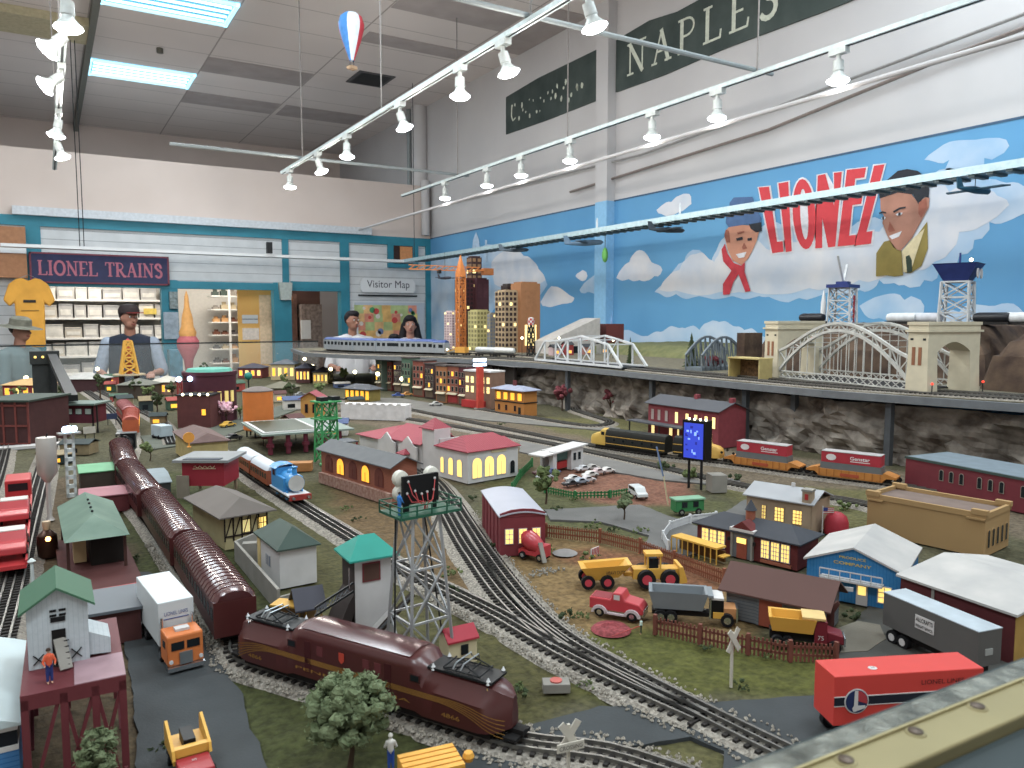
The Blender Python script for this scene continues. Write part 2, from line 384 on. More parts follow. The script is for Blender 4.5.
desc = ['pale grey', 'grey', 'off-white', 'mid grey', 'beige']; rown = ['top', 'second', 'third', 'fourth', 'lowest']
for r_, z in enumerate((2.02, 1.78, 1.52, 1.28, 1.02)):
    x = -.88; n = 0
    while x < .6:
        w = R.uniform(.14, .26); h = R.uniform(.13, .19); q = R.randrange(5)
        b = MB().box(x, x+w-.02, 11.58, 11.88, z-.225, z-.225+h, bm_[q]); b.box(x+.02, x+w-.04, 11.575, 11.58, z-.19, z-.225+h*.6, bm_[2])
        b.box(x, x+w-.02, 11.576, 11.58, z-.225+h-.02, z-.225+h-.012, bm_[3])
        o = b.build('storage_box'); o.location = (.7, 0, 0); n += 1
        tag(o, '%s boxed toy set, number %s from the left on the %s white shop shelf' % (desc[q], ['one','two','three','four','five','six','seven','eight','nine','ten','eleven','twelve'][min(n-1, 11)], rown[r_]), 'box', 'boxes on the shop shelves')
        x += w
tag(MB().box(1.15, 1.31, 11.55, 11.57, 1.60, 1.68).build('yellow_carton', mat('yellow carton', 'E0C24A', .6)), 'yellow carton at the right end of a shop shelf', 'box')
sh2 = thing('display_shelving', 'narrow cream shelving crowded with toys in the second shop opening', 'shelving', (2.2, 11.6, 0))
for z in (1.95, 1.76, 1.58, 1.4, 1.2, 1.0): MB().box(-.2, .3, -.15, .15, z-.1, z-.085).build('shelf', m_shelf, sh2)
MB().box(.03, .06, -.16, -.14, 0, 2.1).build('upright', m_shelf, sh2)
tc = ['6A4030', 'A54A38', '3F4A44', 'C09058', '555050', '8A8278', 'B0A080']
nm = dict(zip(tc, ['brown', 'red brown', 'dark green', 'tan', 'charcoal', 'grey', 'khaki']))
for r_, z in enumerate((1.95, 1.76, 1.58, 1.4, 1.2, 1.0)):
    for k in range(4):
        c = tc[R.randrange(7)]; x = 2.03+k*.115; h = R.uniform(.05, .12)
        b = MB(); mm = mat('toy '+c, c, .6); b.box(x, x+.09, 11.5, 11.6, z-.085, z-.085+h*.6, mm); b.cyl((x+.045, 11.55, z-.085+h*.5), .03, h*.5, 8, mm)
        tag(b.build('boxed_toy'), '%s toy, %s on %s of the cream shop shelves' % (nm[c], ['far left', 'centre left', 'centre right', 'far right'][k], ['the top', 'the second', 'the third', 'the fourth', 'the fifth', 'the bottom'][r_]), 'toy', 'toys on the narrow shop shelves')
po = thing('yellow_poster', 'large orange yellow poster panel in the second shop opening', 'poster', (2.22, 10.3, 1.45))
MB().box(-.1, .44, 0, .02, -1.45, .46).build('panel', mat('amber poster', 'EFA93C', .6, var=.1, scale=2, col2='F2C060'), po)
MB().box(.17, .42, -.004, 0, -.5, .4).build('pale_strip', mat('cream print', 'EBC9A0', .6), po)
p = MB(); p.box(-.05, .15, -.008, -.004, .03, .14, m_white); p.box(-.05, .15, -.010, -.008, .08, .09, mat('poster grey', '6A7078', .5)); p.box(-.05, .16, -.006, -.004, -.18, -.03, mat('poster pale', 'E5D3C4', .6))
p.build('printed_panel', None, po)
ts = MB()
tsh = [(-.14,-.32),(.14,-.32),(.15,.1),(.2,.06),(.26,.12),(.2,.27),(.12,.32),(.06,.33),(0,.30),(-.06,.33),(-.12,.32),(-.2,.27),(-.26,.12),(-.2,.06),(-.15,.1)]
def tshirt(parent):
    vs = []; n = len(tsh)
    b = MB(); b.prism([(x*.8, z) for x, z in tsh], -.03, .03, None, 'xz'); o = b.build('shirt', mat('amber cotton', 'E5A21E', .9, var=.12, scale=7), parent, bevel=.02); return o
t_ = thing('hanging_tshirt', 'amber yellow t-shirt hanging at the left end of the shop front', 'shirt', (-.13, 9.6, 1.60)); t_.scale = (1.12,)*3
tshirt(t_)
MB().box(-.05, .05, -.036, -.031, .1, .125).build('chest_print', m_dark, t_)
MB().box(-.07, .07, -.035, -.031, .02, .03).build('printed_line', mat('print brown', '9A7020', .8), t_)
MB().tube([(-.1, 0, .31), (0, 0, .36), (.1, 0, .31), (0, 0, .36), (0, 0, .42)], .004, 6, m_steel).build('hanger', None, t_)
# counter and hanging goods on the teal post between openings
tag(MB().box(1.2, 1.36, 9.93, 9.96, 1.30, 1.62).build('notice_board', mat('pale notice', '9FB0BF', .6, var=.2, scale=20)), 'pale blue notice board on the teal post between shop openings', 'notice board')
tag(MB().box(1.27, 1.36, 9.9, 9.96, 1.66, 1.86).build('hanging_toy_pack', mat('silver packs', '7F8E90', .5, var=.5, scale=30)), 'hanging silver toy packs at the top of the teal post', 'toy pack')
tag(MB().box(1.22, 1.36, 9.7, 9.9, 0, 1.18).build('brochure_rack', mat('teal rack', '4A7F93', .5, var=.3, scale=14)), 'blue grey brochure rack under the notice board', 'rack')
tag(MB().box(-.1, 1.15, 9.3, 9.75, 0, .95, mat('counter white', 'C8C4BC', .6)).build('shop_counter'), 'white shop counter behind the clerk', 'counter')
# ---- painted sign remnants on the right wall
m_slate = mat('weathered slate paint', '34403F', .8, var=.3, scale=4, col2='4A5552', bump=.2)
m_chalk = mat('chalky cream letter', 'C5CBBB', .8, var=.15, scale=25)
def wallpoly(pts, m, lay=1, z=None):
    vs = [WX(a, b, 4.7) for a, b in pts]; vs = [V((4.693-lay*.0012, q.y, q.z)) for q in vs]
    return MB().add(vs, [tuple(range(len(vs)))], m)
def slab(pts, name, m, parent=None):
    mb = MB(); mb.prism([(p[0], p[1]) for p in pts], 4.685, 4.7, m, 'yz'); return mb.build(name, None, parent)
s1 = thing('painted_sign', 'weathered dark slate painted sign showing a town name in serif capitals high on right wall', 'sign', (0, 0, 0))
slab([(5.86, 3.665), (5.86, 4.14), (5.4, 4.17), (5.05, 4.13), (4.3, 4.16), (3.3, 4.14), (2.0, 4.15), (2.0, 3.66), (3.6, 3.655), (4.5, 3.67), (5.2, 3.65)], 'board', m_slate, s1)
serif('NAPLES', (4.684, 4.84, 3.905), (0,-1,0), (0,0,1), .265, m_chalk, s1, w=1.70, tk=.15, tn=.07, gap=.28)
s2 = thing('painted_sign', 'weathered dark slate painted sign with flaked illegible lettering left of the white pilaster', 'sign', (0, 0, 0))
slab([(7.88, 3.68), (7.88, 4.10), (7.2, 4.14), (6.06, 4.14), (6.06, 3.66), (7, 3.66)], 'board', m_slate, s2)
p = MB(); rr = random.Random(2)
for i in range(26):
    y = 7.7-(i/26)*1.35+rr.uniform(-.03, .03); z = 3.88+rr.uniform(-.11, .1); s = rr.uniform(.008, .03)
    p.prism([(y+s*math.cos(a)*rr.uniform(.5, 1), z+1.6*s*math.sin(a)*rr.uniform(.5, 1)) for a in [k*PI/3 for k in range(6)]], 4.683, 4.6845, m_chalk, 'yz')
p.tube([(4.684, 7.74, 3.98), (4.684, 7.75, 3.86), (4.684, 7.72, 3.80), (4.684, 7.66, 3.82)], .008, 5, m_chalk)
p.build('paint_flakes', None, s2)
# ---- mural
mu = thing('wall_mural', 'long sky blue cloud mural with red brand lettering and two portraits on right wall', 'mural', (0,0,0))
MB().box(4.694, 4.7, -1, 9.97, 1.0, 2.66).build('sky_panel', mat('mural sky', '4C92C6', .6, var=.1, scale=.8, col2='5DA2D0', spec=.2), mu)
MB().box(4.69, 4.7, -1, 9.97, 2.655, 2.668).build('top_line', mat('mural line', '3E5E7C', .6), mu)
m_cl = mat('mural cloud', 'B9C6D8', .7, var=.1, scale=3, col2='DEDDE0', spec=.1)
m_cl2 = mat('mural cloud shade', '8FB8DC', .7, var=.1, scale=3, col2='BFD0E2', spec=.1)
def puff(px, lay, m, amp=.02, name='cloud', f=5):
    amp = min(amp, .03)
    pts = [WX(a, b) for a, b in px]; out = []
    n = len(pts); sg = 1 if sum(pts[i].y*pts[(i+1) % n].z-pts[(i+1) % n].y*pts[i].z for i in range(n)) > 0 else -1
    for i in range(n):
        a, b = pts[i], pts[(i+1) % n]; k = max(2, int((b-a).length/.03))
        for j in range(k):
            q = a.lerp(b, j/k); d = (b-a).normalized(); nn = V((0, d.z, -d.y))*sg
            s = abs(math.sin(7*q.y+9*q.z+2*noise.noise(V((q.y*2, q.z*2, lay)))))*1.2*min(1, 4*j/k, 4*(k-j)/k)
            q = q+nn*s*amp; out.append(V((4.694-.0012*lay, q.y, q.z)))
    return MB().add(out, [tuple(range(len(out)))], m).build(name, None, mu)
puff([(430,262),(470,250),(500,244),(535,262),(548,285),(535,300),(500,300),(480,330),(450,345),(430,345)], 1, m_cl2)
puff([(492,262),(510,248),(535,262),(546,280),(520,290),(495,284)], 2, m_cl)
puff([(541,302),(552,286),(575,298),(570,303),(545,306)], 1, m_cl)
puff([(576,276),(583,270),(588,276),(582,281)], 1, m_cl)
puff([(580,290),(600,272),(612,276),(600,292),(588,292)], 1, m_cl2)
puff([(617,278),(630,262),(640,250),(652,262),(663,270),(655,276),(640,280)], 1, m_cl)
puff([(657,210),(672,202),(690,194),(692,204),(680,212),(662,214)], 1, m_cl)
big = [(655,292),(668,280),(685,262),(697,250),(712,262),(722,240),(742,230),(760,240),(765,225),(800,230),(850,228),(885,220),(930,178),(960,172),(985,180),(1024,186),(1040,200),(1024,214),(990,222),(975,240),(960,255),(940,270),(925,280),(905,285),(880,280),(860,290),(830,292),(800,298),(760,296),(700,296)]
puff(big, 1, m_cl2, .05); 
puff([(660,290),(680,270),(697,254),(715,262),(725,246),(745,240),(770,250),(850,240),(880,232),(928,190),(950,192),(990,190),(1010,205),(960,232),(935,262),(900,272),(860,280),(810,288),(740,292)], 2, m_cl, .05)
puff([(925,160),(950,142),(1000,138),(1010,146),(985,158),(972,172),(955,176),(950,160)], 1, m_cl2, .03)
puff([(640,352),(650,335),(680,328),(700,330),(720,322),(745,330),(770,340),(800,345),(800,365),(640,365)], 1, m_cl2, .05)
puff([(560,345),(580,325),(600,330),(640,335),(660,345),(660,360),(560,360)], 2, m_cl2, .05)
puff([(860,306),(880,296),(905,300),(925,306),(920,316),(880,318)], 1, m_cl2, .03)
puff([(930,322),(960,312),(990,306),(1024,312),(1024,345),(930,345)], 1, m_cl2, .05)
m_sky2 = mat('pale painted tower', 'A9C3DC', .7)
for q in ([(472,262),(474,240),(477,232),(480,240),(482,262)], [(486,262),(486,240),(488,240),(488,262)], [(456,300),(456,268),(466,268),(466,300)]):
    p = wallpoly(q, m_sky2, 6); p.build('painted_tower', None, mu)
def Z6(pts): return [(700+u/4.267, 150+v/4.267) for u, v in pts]
red = mat('mural red', 'D2303C', .6, var=.05)
wh_ = mat('mural outline', 'D5D5DC', .7)
def el(cx, cy, rx, ry, n=20, sk=0): return [(cx+rx*math.cos(2*PI*i/n)+sk*math.sin(2*PI*i/n), cy+ry*math.sin(2*PI*i/n)) for i in range(n)]
LET = [[(256,160),(300,157),(334,392),(358,390),(362,434),(314,441)], [(340,143),(382,136),(397,432),(372,436)],
 [(508,110),(540,103),(578,240),(577,98),(611,94),(583,412),(552,416),(527,290),(527,418),(497,420)],
 [(632,86),(714,76),(707,118),(668,123),(661,190),(700,186),(694,230),(656,236),(642,366),(672,362),(665,405),(593,412)],
 [(748,68),(793,62),(716,350),(742,346),(735,400),(666,408)]]
ci = LET[:]
for q in ci: wallpoly(Z6(q), red, 6).build('letter', None, mu)
oo = el(450,274,49,150,24,8); oi = el(450,274,17,108,24,6); pts = [WX(*q) for q in Z6(oo+oi)]; pts = [V((4.693-.0072, a.y, a.z)) for a in pts]
MB().add(pts, [(i, (i+1) % 24, 24+(i+1) % 24, 24+i) for i in range(24)], red).build('letter', None, mu)
for q in ([(250,158),(306,152),(340,385),(368,384),(368,440),(308,448)], [(333,140),(388,130),(403,436),(366,442)], el(450,274,57,158,24,8), [(502,106),(546,98),(574,150),(571,94),(618,90),(590,420),(548,422),(535,370),(533,424),(492,426)], [(626,82),(722,72),(713,124),(672,130),(668,184),(706,180),(698,238),(660,242),(650,358),(680,356),(671,411),(587,418)], [(743,62),(800,57),(724,342),(750,340),(741,407),(660,414)]):
    wallpoly(Z6(q), wh_, 4).build('letter_outline', None, mu)
sk = mat('portrait skin', 'C98A6E', .7, var=.15, scale=6); sk2 = mat('portrait shade', '9A5A48', .7); hr = mat('portrait hair', '2C3038', .7)
def port(pts, m, lay, name): wallpoly(Z6(pts), m, lay).build(name, None, mu)
port([(118,340),(140,318),(215,322),(258,345),(248,385),(238,410),(212,462),(182,492),(145,472),(125,430),(110,370)], sk, 6, 'painted_face')
port([(132,225),(150,203),(230,200),(240,235),(268,292),(262,312),(200,318),(128,330),(116,312),(118,285),(130,265)], mat('portrait cap', '4A6A98', .7, var=.2, scale=9), 7, 'painted_cap')
port([(215,318),(268,308),(270,346),(245,352),(222,336)], hr, 8, 'painted_hair')
port([(98,425),(112,400),(122,440),(150,482),(182,494),(198,478),(196,520),(222,602),(200,606),(170,530),(150,560),(132,616),(104,618),(104,572),(140,515),(105,475)], mat('portrait bandana', 'C22F3F', .7, var=.2, scale=14), 8, 'painted_bandana')
port([(160,378),(188,370),(190,382),(165,388)], hr, 9, 'painted_eye'); port([(208,378),(228,374),(228,386),(210,388)], hr, 9, 'painted_eye')
port([(165,352),(195,345),(196,352),(168,360)], sk2, 9, 'painted_brow'); port([(195,395),(208,420),(190,425),(186,415)], sk2, 9, 'painted_nose')
port([(160,445),(205,435),(195,458),(172,462)], wh_, 9, 'painted_smile')
port([(116,340),(130,345),(136,395),(120,395),(110,365)], sk2, 8, 'painted_ear')
port([(775,205),(850,178),(905,185),(935,225),(970,200),(985,205),(982,245),(960,285),(910,375),(860,432),(830,415),(803,362),(784,312),(790,282),(776,252)], mat('portrait skin man', 'AE7A66', .7, var=.2, scale=6), 6, 'painted_face')
port([(800,132),(850,90),(890,82),(935,90),(960,110),(985,150),(982,205),(962,200),(938,232),(915,190),(850,182),(772,208),(770,182)], hr, 7, 'painted_hair')
port([(758,440),(790,392),(815,385),(845,425),(866,432),(872,535),(835,540),(800,535),(756,540)], mat('portrait jacket', '8A7A38', .7, var=.2, scale=8), 6, 'painted_jacket')
port([(905,400),(975,305),(978,420),(950,495),(905,525),(880,525)], mat('portrait jacket', '8A7A38'), 5, 'painted_jacket')
port([(868,432),(912,380),(965,335),(930,440),(905,520),(874,522)], mat('portrait shirt', 'D2C49A', .7), 7, 'painted_shirt')
port([(884,455),(900,448),(910,470),(912,518),(890,525)], mat('portrait tie', '33443A', .7), 8, 'painted_tie')
port([(830,262),(858,246),(884,242),(884,249),(860,254),(834,269)], hr, 8, 'painted_brow'); port([(770,268),(786,262),(802,267),(801,272),(786,269),(773,274)], hr, 8, 'painted_brow')
port([(842,276),(856,267),(872,268),(864,279),(850,282)], wh_, 8, 'painted_eye'); port([(780,290),(790,284),(799,287),(796,296),(784,298)], wh_, 8, 'painted_eye'); port([(853,268),(863,267),(863,279),(853,281)], hr, 9, 'painted_pupil'); port([(784,286),(792,284),(792,297),(785,297)], hr, 9, 'painted_pupil')
port([(812,368),(868,346),(856,370),(826,382)], wh_, 8, 'painted_smile'); port([(815,305),(840,345),(815,352),(808,340)], sk2, 8, 'painted_nose')
port([(940,225),(972,205),(976,245),(950,290),(938,270)], sk2, 8, 'painted_ear')
# ---- conduits on the right wall
tag(MB().tube([(3.62, 9.9, 2.72), (3.62, 3.0, 2.74), (3.62, 0, 2.76)], .013, 10, m_wallR).build('white_conduit'), 'thick white conduit sloping along right wall from the far corner', 'pipe')
tag(MB().tube([WX(570, 192, 4.66), WX(768, 130, 4.66), WX(960, 52, 4.66), WX(1024, 28, 4.66)], .012, 6, mat('brown conduit', '7E726C', .6)).build('thin_conduit'), 'thin brown conduit crossing the white wall above the mural', 'pipe')
tag(MB().tube([WX(440, 205, 4.66), WX(640, 155, 4.66), WX(768, 110, 4.66), WX(1024, 14, 4.66)], .010, 6, mat('grey conduit', '8E8C8A', .6)).build('thin_conduit'), 'thin grey conduit running just above the brown one on right wall', 'pipe')
# ---- ceiling troffers
m_tube = mat('fluorescent glow', 'D0F2FF', emit=2.6, var=0)
m_diff = mat('louvre panel', '5FA8C8', emit=.6, var=0)
def troffer(x, y, label, power=60, vis=True):
    t = thing('ceiling_troffer', label, 'ceiling light', (x, y, 4.5), 0, 'fluorescent ceiling troffers')
    p = MB(); a, b = .57, .31
    for q in ((-a, a, -b, -b+.035, -.03, 0), (-a, a, b-.035, b, -.03, 0), (-a, -a+.035, -b, b, -.03, 0), (a-.035, a, -b, b, -.03, 0)): p.box(*q)
    p.build('frame', mat('troffer frame', 'B8E4F2', emit=1.2, var=0), t)
    MB().box(-a, a, -b, b, -.006, -.001).build('reflector', m_diff, t)
    for k in range(4): MB().cyl((-a+.05, -b+.12+k*.127, -.016), .012, 2*a-.1, 8, m_tube, 'x').build('tube', None, t)
    l = bpy.data.lights.new('troffer light', 'AREA'); l.shape = 'RECTANGLE'; l.size = 1.1; l.size_y = .55; l.energy = power; l.color = (.85, .95, 1)
    o = bpy.data.objects.new('lamp', l); COL.objects.link(o); o.parent = t; o.location = (0, 0, -.05)
troffer(1.13, 10.52, 'lit louvred ceiling troffer, farther of the two at upper left')
troffer(1.13, 8.06, 'lit louvred ceiling troffer at the top edge, nearer of two at upper left')
TROF = []
for x, y in ((1.13, 4.4), (3.5, 2.0), (1.13, 0), (-1.3, 3.2), (-1.3, 6.8), (3.5, -1.6), (-1.6, -.8)): TROF.append((x, y)); troffer(x, y, 'lit louvred ceiling troffer behind or above the viewer', 70)
# vent, sprinkler
vt = thing('ceiling_vent', 'square dark grille vent in the ceiling near the toy balloon', 'vent', (3.58, 9.3, 4.5))
MB().box(-.23, .23, -.25, .25, -.012, 0).build('frame', mat('vent grey', '5A585A', .6), vt)
MB().box(-.19, .19, -.21, .21, -.016, -.012).build('grille', m_dark, vt)
tag(MB().cyl((1.21, 9.47, 4.45), .035, .05, 12, mat('sprinkler', '6E6C62', .5, .5)).build('sprinkler_head'), 'small round sprinkler head between the two troffers', 'sprinkler')
# ---- hot-air balloon
bp_ = WY(352, 68, 5.6)
bl = thing('toy_balloon', 'blue white and red toy hot-air balloon hanging from the ceiling', 'balloon', bp_, .4)
prof = [(.018, .05), (.035, .10), (.068, .19), (.09, .27), (.094, .31), (.08, .36), (.05, .385), (.001, .395)]
for k in range(6):
    g = MB(); n = 4; vs = []; fs = []
    for r_, z in prof:
        for j in range(n+1): a = 2*PI*(k+j/n)/6+.5; vs.append((r_*math.cos(a), r_*math.sin(a), z))
    for i in range(len(prof)-1):
        for j in range(n): fs.append((i*(n+1)+j, i*(n+1)+j+1, (i+1)*(n+1)+j+1, (i+1)*(n+1)+j))
    g.add(vs, fs, None, True)
    g.build('gore', [mat('balloon blue', '3F8CD8', .5), mat('balloon white', 'DCE6EE', .5), mat('balloon red', 'D23848', .5)][[1, 2, 0, 1, 2, 0][k]], bl)
MB().box(-.03, .03, -.025, .025, -.01, .012, mat('wicker', 'B09070', .8)).build('basket', None, bl)
MB().tube([(-.02, 0, .01), (-.016, 0, .055)], .002, 5, m_dark).tube([(.02, 0, .01), (.016, 0, .055)], .002, 5, m_dark).build('rope', None, bl)
# ---- suspended rails and spot lamps
RZ = 2.96
def rail(x, y0, y1, label, dz=0):
    t = thing('lamp_rail', label, 'rail', (x, 0, RZ), 0, 'ceiling lamp rails')
    MB().box(-.018, .018, y0, y1, -.012, .012).build('track', mat('rail white', 'C9D6D6', .4, .2), t)
    MB().box(-.006, .006, y0, y1, -.014, -.012).build('slot', m_dark, t)
    for y in [y0+.4+k*1.9 for k in range(int((y1-y0-.4)/1.9)+1)]:
        MB().tube([(0, y, .012), (0, y, 4.5-RZ)], .005, 6, mat('hanger rod', '8A8480', .5)).build('hanger_rod', None, t)
rail(2.04, -1, 7.7, 'white suspended lamp rail running diagonally over the middle of the room')
rail(3.6, -1, 8.4, 'white suspended lamp rail running along right wall')
rail(.14, -1, 8.6, 'white suspended lamp rail at the upper left')
for y, x0, x1, l in ((7.05, .95, 3.75, 'long thin grey crossbar pipe hung at the far end of the lamp rails'), (3.22, 1.1, 3.75, 'long thin grey crossbar pipe in front of the painted sign')):
    tag(MB().tube([(x0, y, RZ+.03), (x1, y, RZ+.03)], .014, 8, m_pipe).build('crossbar_pipe'), l, 'pipe')
m_bulb = mat('lit bulb', 'F4F8FF', emit=14, var=0)
m_lamp = mat('lamp white', 'C9CECB', .45, .1)
def spot(x, px, py, rn, ordn, sz=.055, tilt=None, energy=6, big=1):
    b = WX(px, py, x); y = b.y; zb = b.z
    if x < 1: zb = 2.78; y = W(px, py, zb).y
    t = thing('track_spotlight', 'lit white track spotlight, %s on the %s' % (ordn, rn), 'spotlight', (x, y, RZ-.014), 0, 'track spotlights')
    MB().box(-.02, .02, -.05, .05, -.03, .002).tube([(0, 0, -.03), (0, 0, -.06)], .012, 8).build('track_adapter', m_lamp, t)
    ax = tilt or V((0, 0, -1)); ax = V(ax).normalized()
    T = Matrix.Translation((0, 0, -.06)) @ ax.to_track_quat('Z', 'Y').to_matrix().to_4x4()
    L = max(.10, (RZ-.014)-zb-.06)
    MB().lathe([(.026, 0), (.028, L*.5), (.024, L*.54), (.027, L*.66), (sz*.92, L*.92), (sz, L)], 16, None, T=T).build('lamp_shade', m_lamp, t)
    MB().lathe([(sz*1.0, L*.96), (sz*1.05, L+.004), (sz*.7, L+.018), (.001, L+.024)], 16, None, T=T).build('bulb', m_bulb, t)
    l = bpy.data.lights.new('spot', 'SPOT'); l.energy = energy; l.spot_size = math.radians(95); l.spot_blend = .8; l.shadow_soft_size = .05; l.color = (1, .97, .92)
    o = bpy.data.objects.new('lamp', l); COL.objects.link(o); o.parent = t; o.location = T @ V((0, 0, L+.02)); o.rotation_euler = (-ax).to_track_quat('Z', 'Y').to_euler()
    l = bpy.data.lights.new('ceiling fill', 'POINT'); l.energy = 1.6 if x > 3 else 18; l.shadow_soft_size = .06; l.color = (1, .95, .88)  # extra point light added near each bulb to brighten the ceiling
    o = bpy.data.objects.new('lamp', l); COL.objects.link(o); o.parent = t; o.location = T @ V((0, 0, L+.10))
ORD = ['farthest', 'second from the far end', 'third from the far end', 'fourth from the far end', 'fifth from the far end', 'sixth from the far end', 'nearest visible']
for i, (a, b) in enumerate([(290,186),(318,172),(347,155),(400,128),(460,95),(503,73),(588,20)]): spot(2.04, a, b, 'middle rail', ORD[i], tilt=(0, 0, -1) if i in (0, 2, 4) else (.3, -.1, -1))
for i, (a, b) in enumerate([(445,197),(487,185),(521,172),(570,160),(652,137),(717,118),(838,80)]): spot(3.6, a, b, 'rail along right wall', ORD[i], energy=4)
for i, (a, b) in enumerate([(54,157),(54,135),(56,95),(61,58),(77,29)]): spot(.14, a, b, 'upper left rail', ORD[i] if i < 4 else 'nearest visible', tilt=[(.3,0,-1),(-.2,.1,-1),(-.9,0,-.7),(-.8,.1,-.8),(0,0,-1)][i])
for x, ys in ((2.04, (1.9, .6)), (3.6, (1.7, .7)), (.14, (2.6, 1.2, .2))):  # unseen extra lamps on the near rail ends, added to light the layout
    for y in ys:
        q = V((x, y, RZ-.2)); t = thing('track_spotlight', 'unseen white track spotlight above the viewer, added for lighting', 'spotlight', (x, y, RZ-.014), 0, 'track spotlights')
        MB().lathe([(.028, -.06), (.03, -.12), (.05, -.2)], 12, m_lamp).build('lamp_shade', None, t)
        MB().lathe([(.048, -.198), (.001, -.2)], 12, m_bulb).build('bulb', None, t)
        l = bpy.data.lights.new('spot', 'SPOT'); l.energy = 7; l.spot_size = math.radians(95); l.spot_blend = .8; l.shadow_soft_size = .05; l.color = (1, .97, .92)
        o = bpy.data.objects.new('lamp', l); COL.objects.link(o); o.parent = t; o.location = (0, 0, -.23)
# ---- overhead train shelf
m_sh = mat('overhead shelf aluminium', 'A9C4CC', .4, .3)
oh = thing('overhead_train_shelf', 'pale blue grey overhead track shelf hung along the mural and shop front', 'shelf', (0, 0, 2.29))
MB().box(4.02, 4.18, -.5, 9.45, -.02, .02).build('long_rail', m_sh, oh)
MB().box(-.35, 4.02, 9.35, 9.5, -.02, .012).build('cross_rail', m_white, oh)
p = MB()
for k in range(90): p.box(4.03, 4.17, 1+k*.09, 1.03+k*.09, -.032, -.02)
tag(p.build('slats', mat('shelf slat', '56696E', .5), oh), 'dark slats under the shelf', None, kind='stuff')
for y in (1.4, 9.2): MB().tube([(4.1, y, .02), (4.1, y, 2.21)], .004, 6, m_dark).build('hanger_rod', None, oh)
for x in (.35,): MB().tube([(x, 9.42, .012), (x, 9.42, 2.21)], .005, 6, m_dark).tube([(x+.04, 9.42, .012), (x+.04, 9.42, 2.21)], .005, 6, m_dark).build('hanger_rod', None, oh)
MB().box(2.27, 2.33, 9.3, 9.36, .02, .15).build('bracket', m_dark, oh)
# shelf passengers
for (px, py, c, lb) in ((597, 229, 'D0D6DA', 'white finial bracket standing on the overhead shelf left of the pilaster'), (680, 210, 'D0D6DA', 'white finial bracket standing on the overhead shelf right of the pilaster')):
    q = WX(px, py, 4.1); tag(MB().lathe([(.02, 0), (.008, .02), (.008, .08), (.001, .1)], 8, mat('finial', c, .4), c=(4.1, q.y, 2.31)).build('finial_bracket'), lb, 'bracket')
def plane_toy(px, py, s, mc, label, rz, x=4.1):
    q = WX(px, py, x); t = thing('toy_aeroplane', label, 'toy plane', q, rz, 'toy planes under the overhead shelf')
    m = mat('plane '+mc, mc, .5)
    MB().loft([[(math.cos(a)*.022*r*s, y*s, math.sin(a)*.022*r*s) for a in [k*PI/4 for k in range(8)]] for y, r in ((-.14, .2), (-.12, .8), (0, 1), (.1, .6), (.16, .15))], m).build('fuselage', None, t)
    MB().prism([(-.18*s, -.03*s), (.18*s, -.03*s), (.16*s, .02*s), (-.16*s, .02*s)], 0, .006, m).build('wing', None, t)
    MB().prism([(.10*s, 0), (.16*s, 0), (.17*s, .06*s), (.14*s, .06*s)], -.003, .003, m, 'yz').build('tail_fin', None, t)
    MB().tube([(0, 0, .02), (0, 0, 2.27-q.z+.02)], .002, 5, m_dark).build('cord', None, t)
plane_toy(585, 243, 1.2, '5B7892', 'blue grey toy plane under the overhead shelf left of the pilaster', .6)
plane_toy(668, 230, 1.0, '3C4650', 'dark toy plane under the overhead shelf right of the pilaster', 1.3)
plane_toy(515, 250, 1.0, '5A6A78', 'grey toy plane under the overhead shelf near the tall towers', .9)
plane_toy(445, 278, .8, '4A4A55', 'little dark toy plane hanging by the orange crane', .2, 3.9)
plane_toy(975, 190, .9, '2C5A70', 'teal toy plane under the overhead shelf at far right', 1.5)
tag(MB().sph(WX(605, 255, 4.1), .05, 10, mat('green toy', '5CA84A', .6), (.5, .6, 1.3)).tube([WX(605, 255, 4.1), (4.1, WX(605, 255, 4.1).y, 2.28)], .003, 5, m_dark).build('hanging_green_toy'), 'green toy hanging beside the blue pilaster', 'toy')
# camera
cd = bpy.data.cameras.new('camera'); cam = bpy.data.objects.new('camera', cd); COL.objects.link(cam)
cd.sensor_width = 36; cd.lens = FPX/1024*36; cd.clip_start = .02; cd.clip_end = 60
cd.dof.use_dof = True; cd.dof.focus_distance = 2.2; cd.dof.aperture_fstop = 14; cam.location = (0, 0, EYE); cam.rotation_euler = (PI/2-PITCH, 0, -YAW); scene.camera = cam
scene.view_settings.view_transform = 'Standard'; scene.view_settings.look = 'None'; scene.view_settings.gamma = 1
try: scene.view_settings.use_curve_mapping = False
except Exception: pass
scene.view_settings.exposure = -.12
w = bpy.data.worlds.new('world'); scene.world = w; w.use_nodes = True
w.node_tree.nodes['Background'].inputs[0].default_value = (.9, .88, .86, 1); w.node_tree.nodes['Background'].inputs[1].default_value = .8
# ================================================================= TABLE, GROUND, TRACKS
import numpy as np
m_rail = mat('rail steel', '7E7C77', .4, .7, var=.15, scale=60)
m_tie = mat('sleeper brown', '2E2A28', .8, var=.25, scale=40)
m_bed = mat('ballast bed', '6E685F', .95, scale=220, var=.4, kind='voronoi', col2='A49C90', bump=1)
m_bedd = mat('dark ballast bed', '6A645C', .95, scale=220, var=.4, kind='voronoi', col2='928A7E', bump=1)
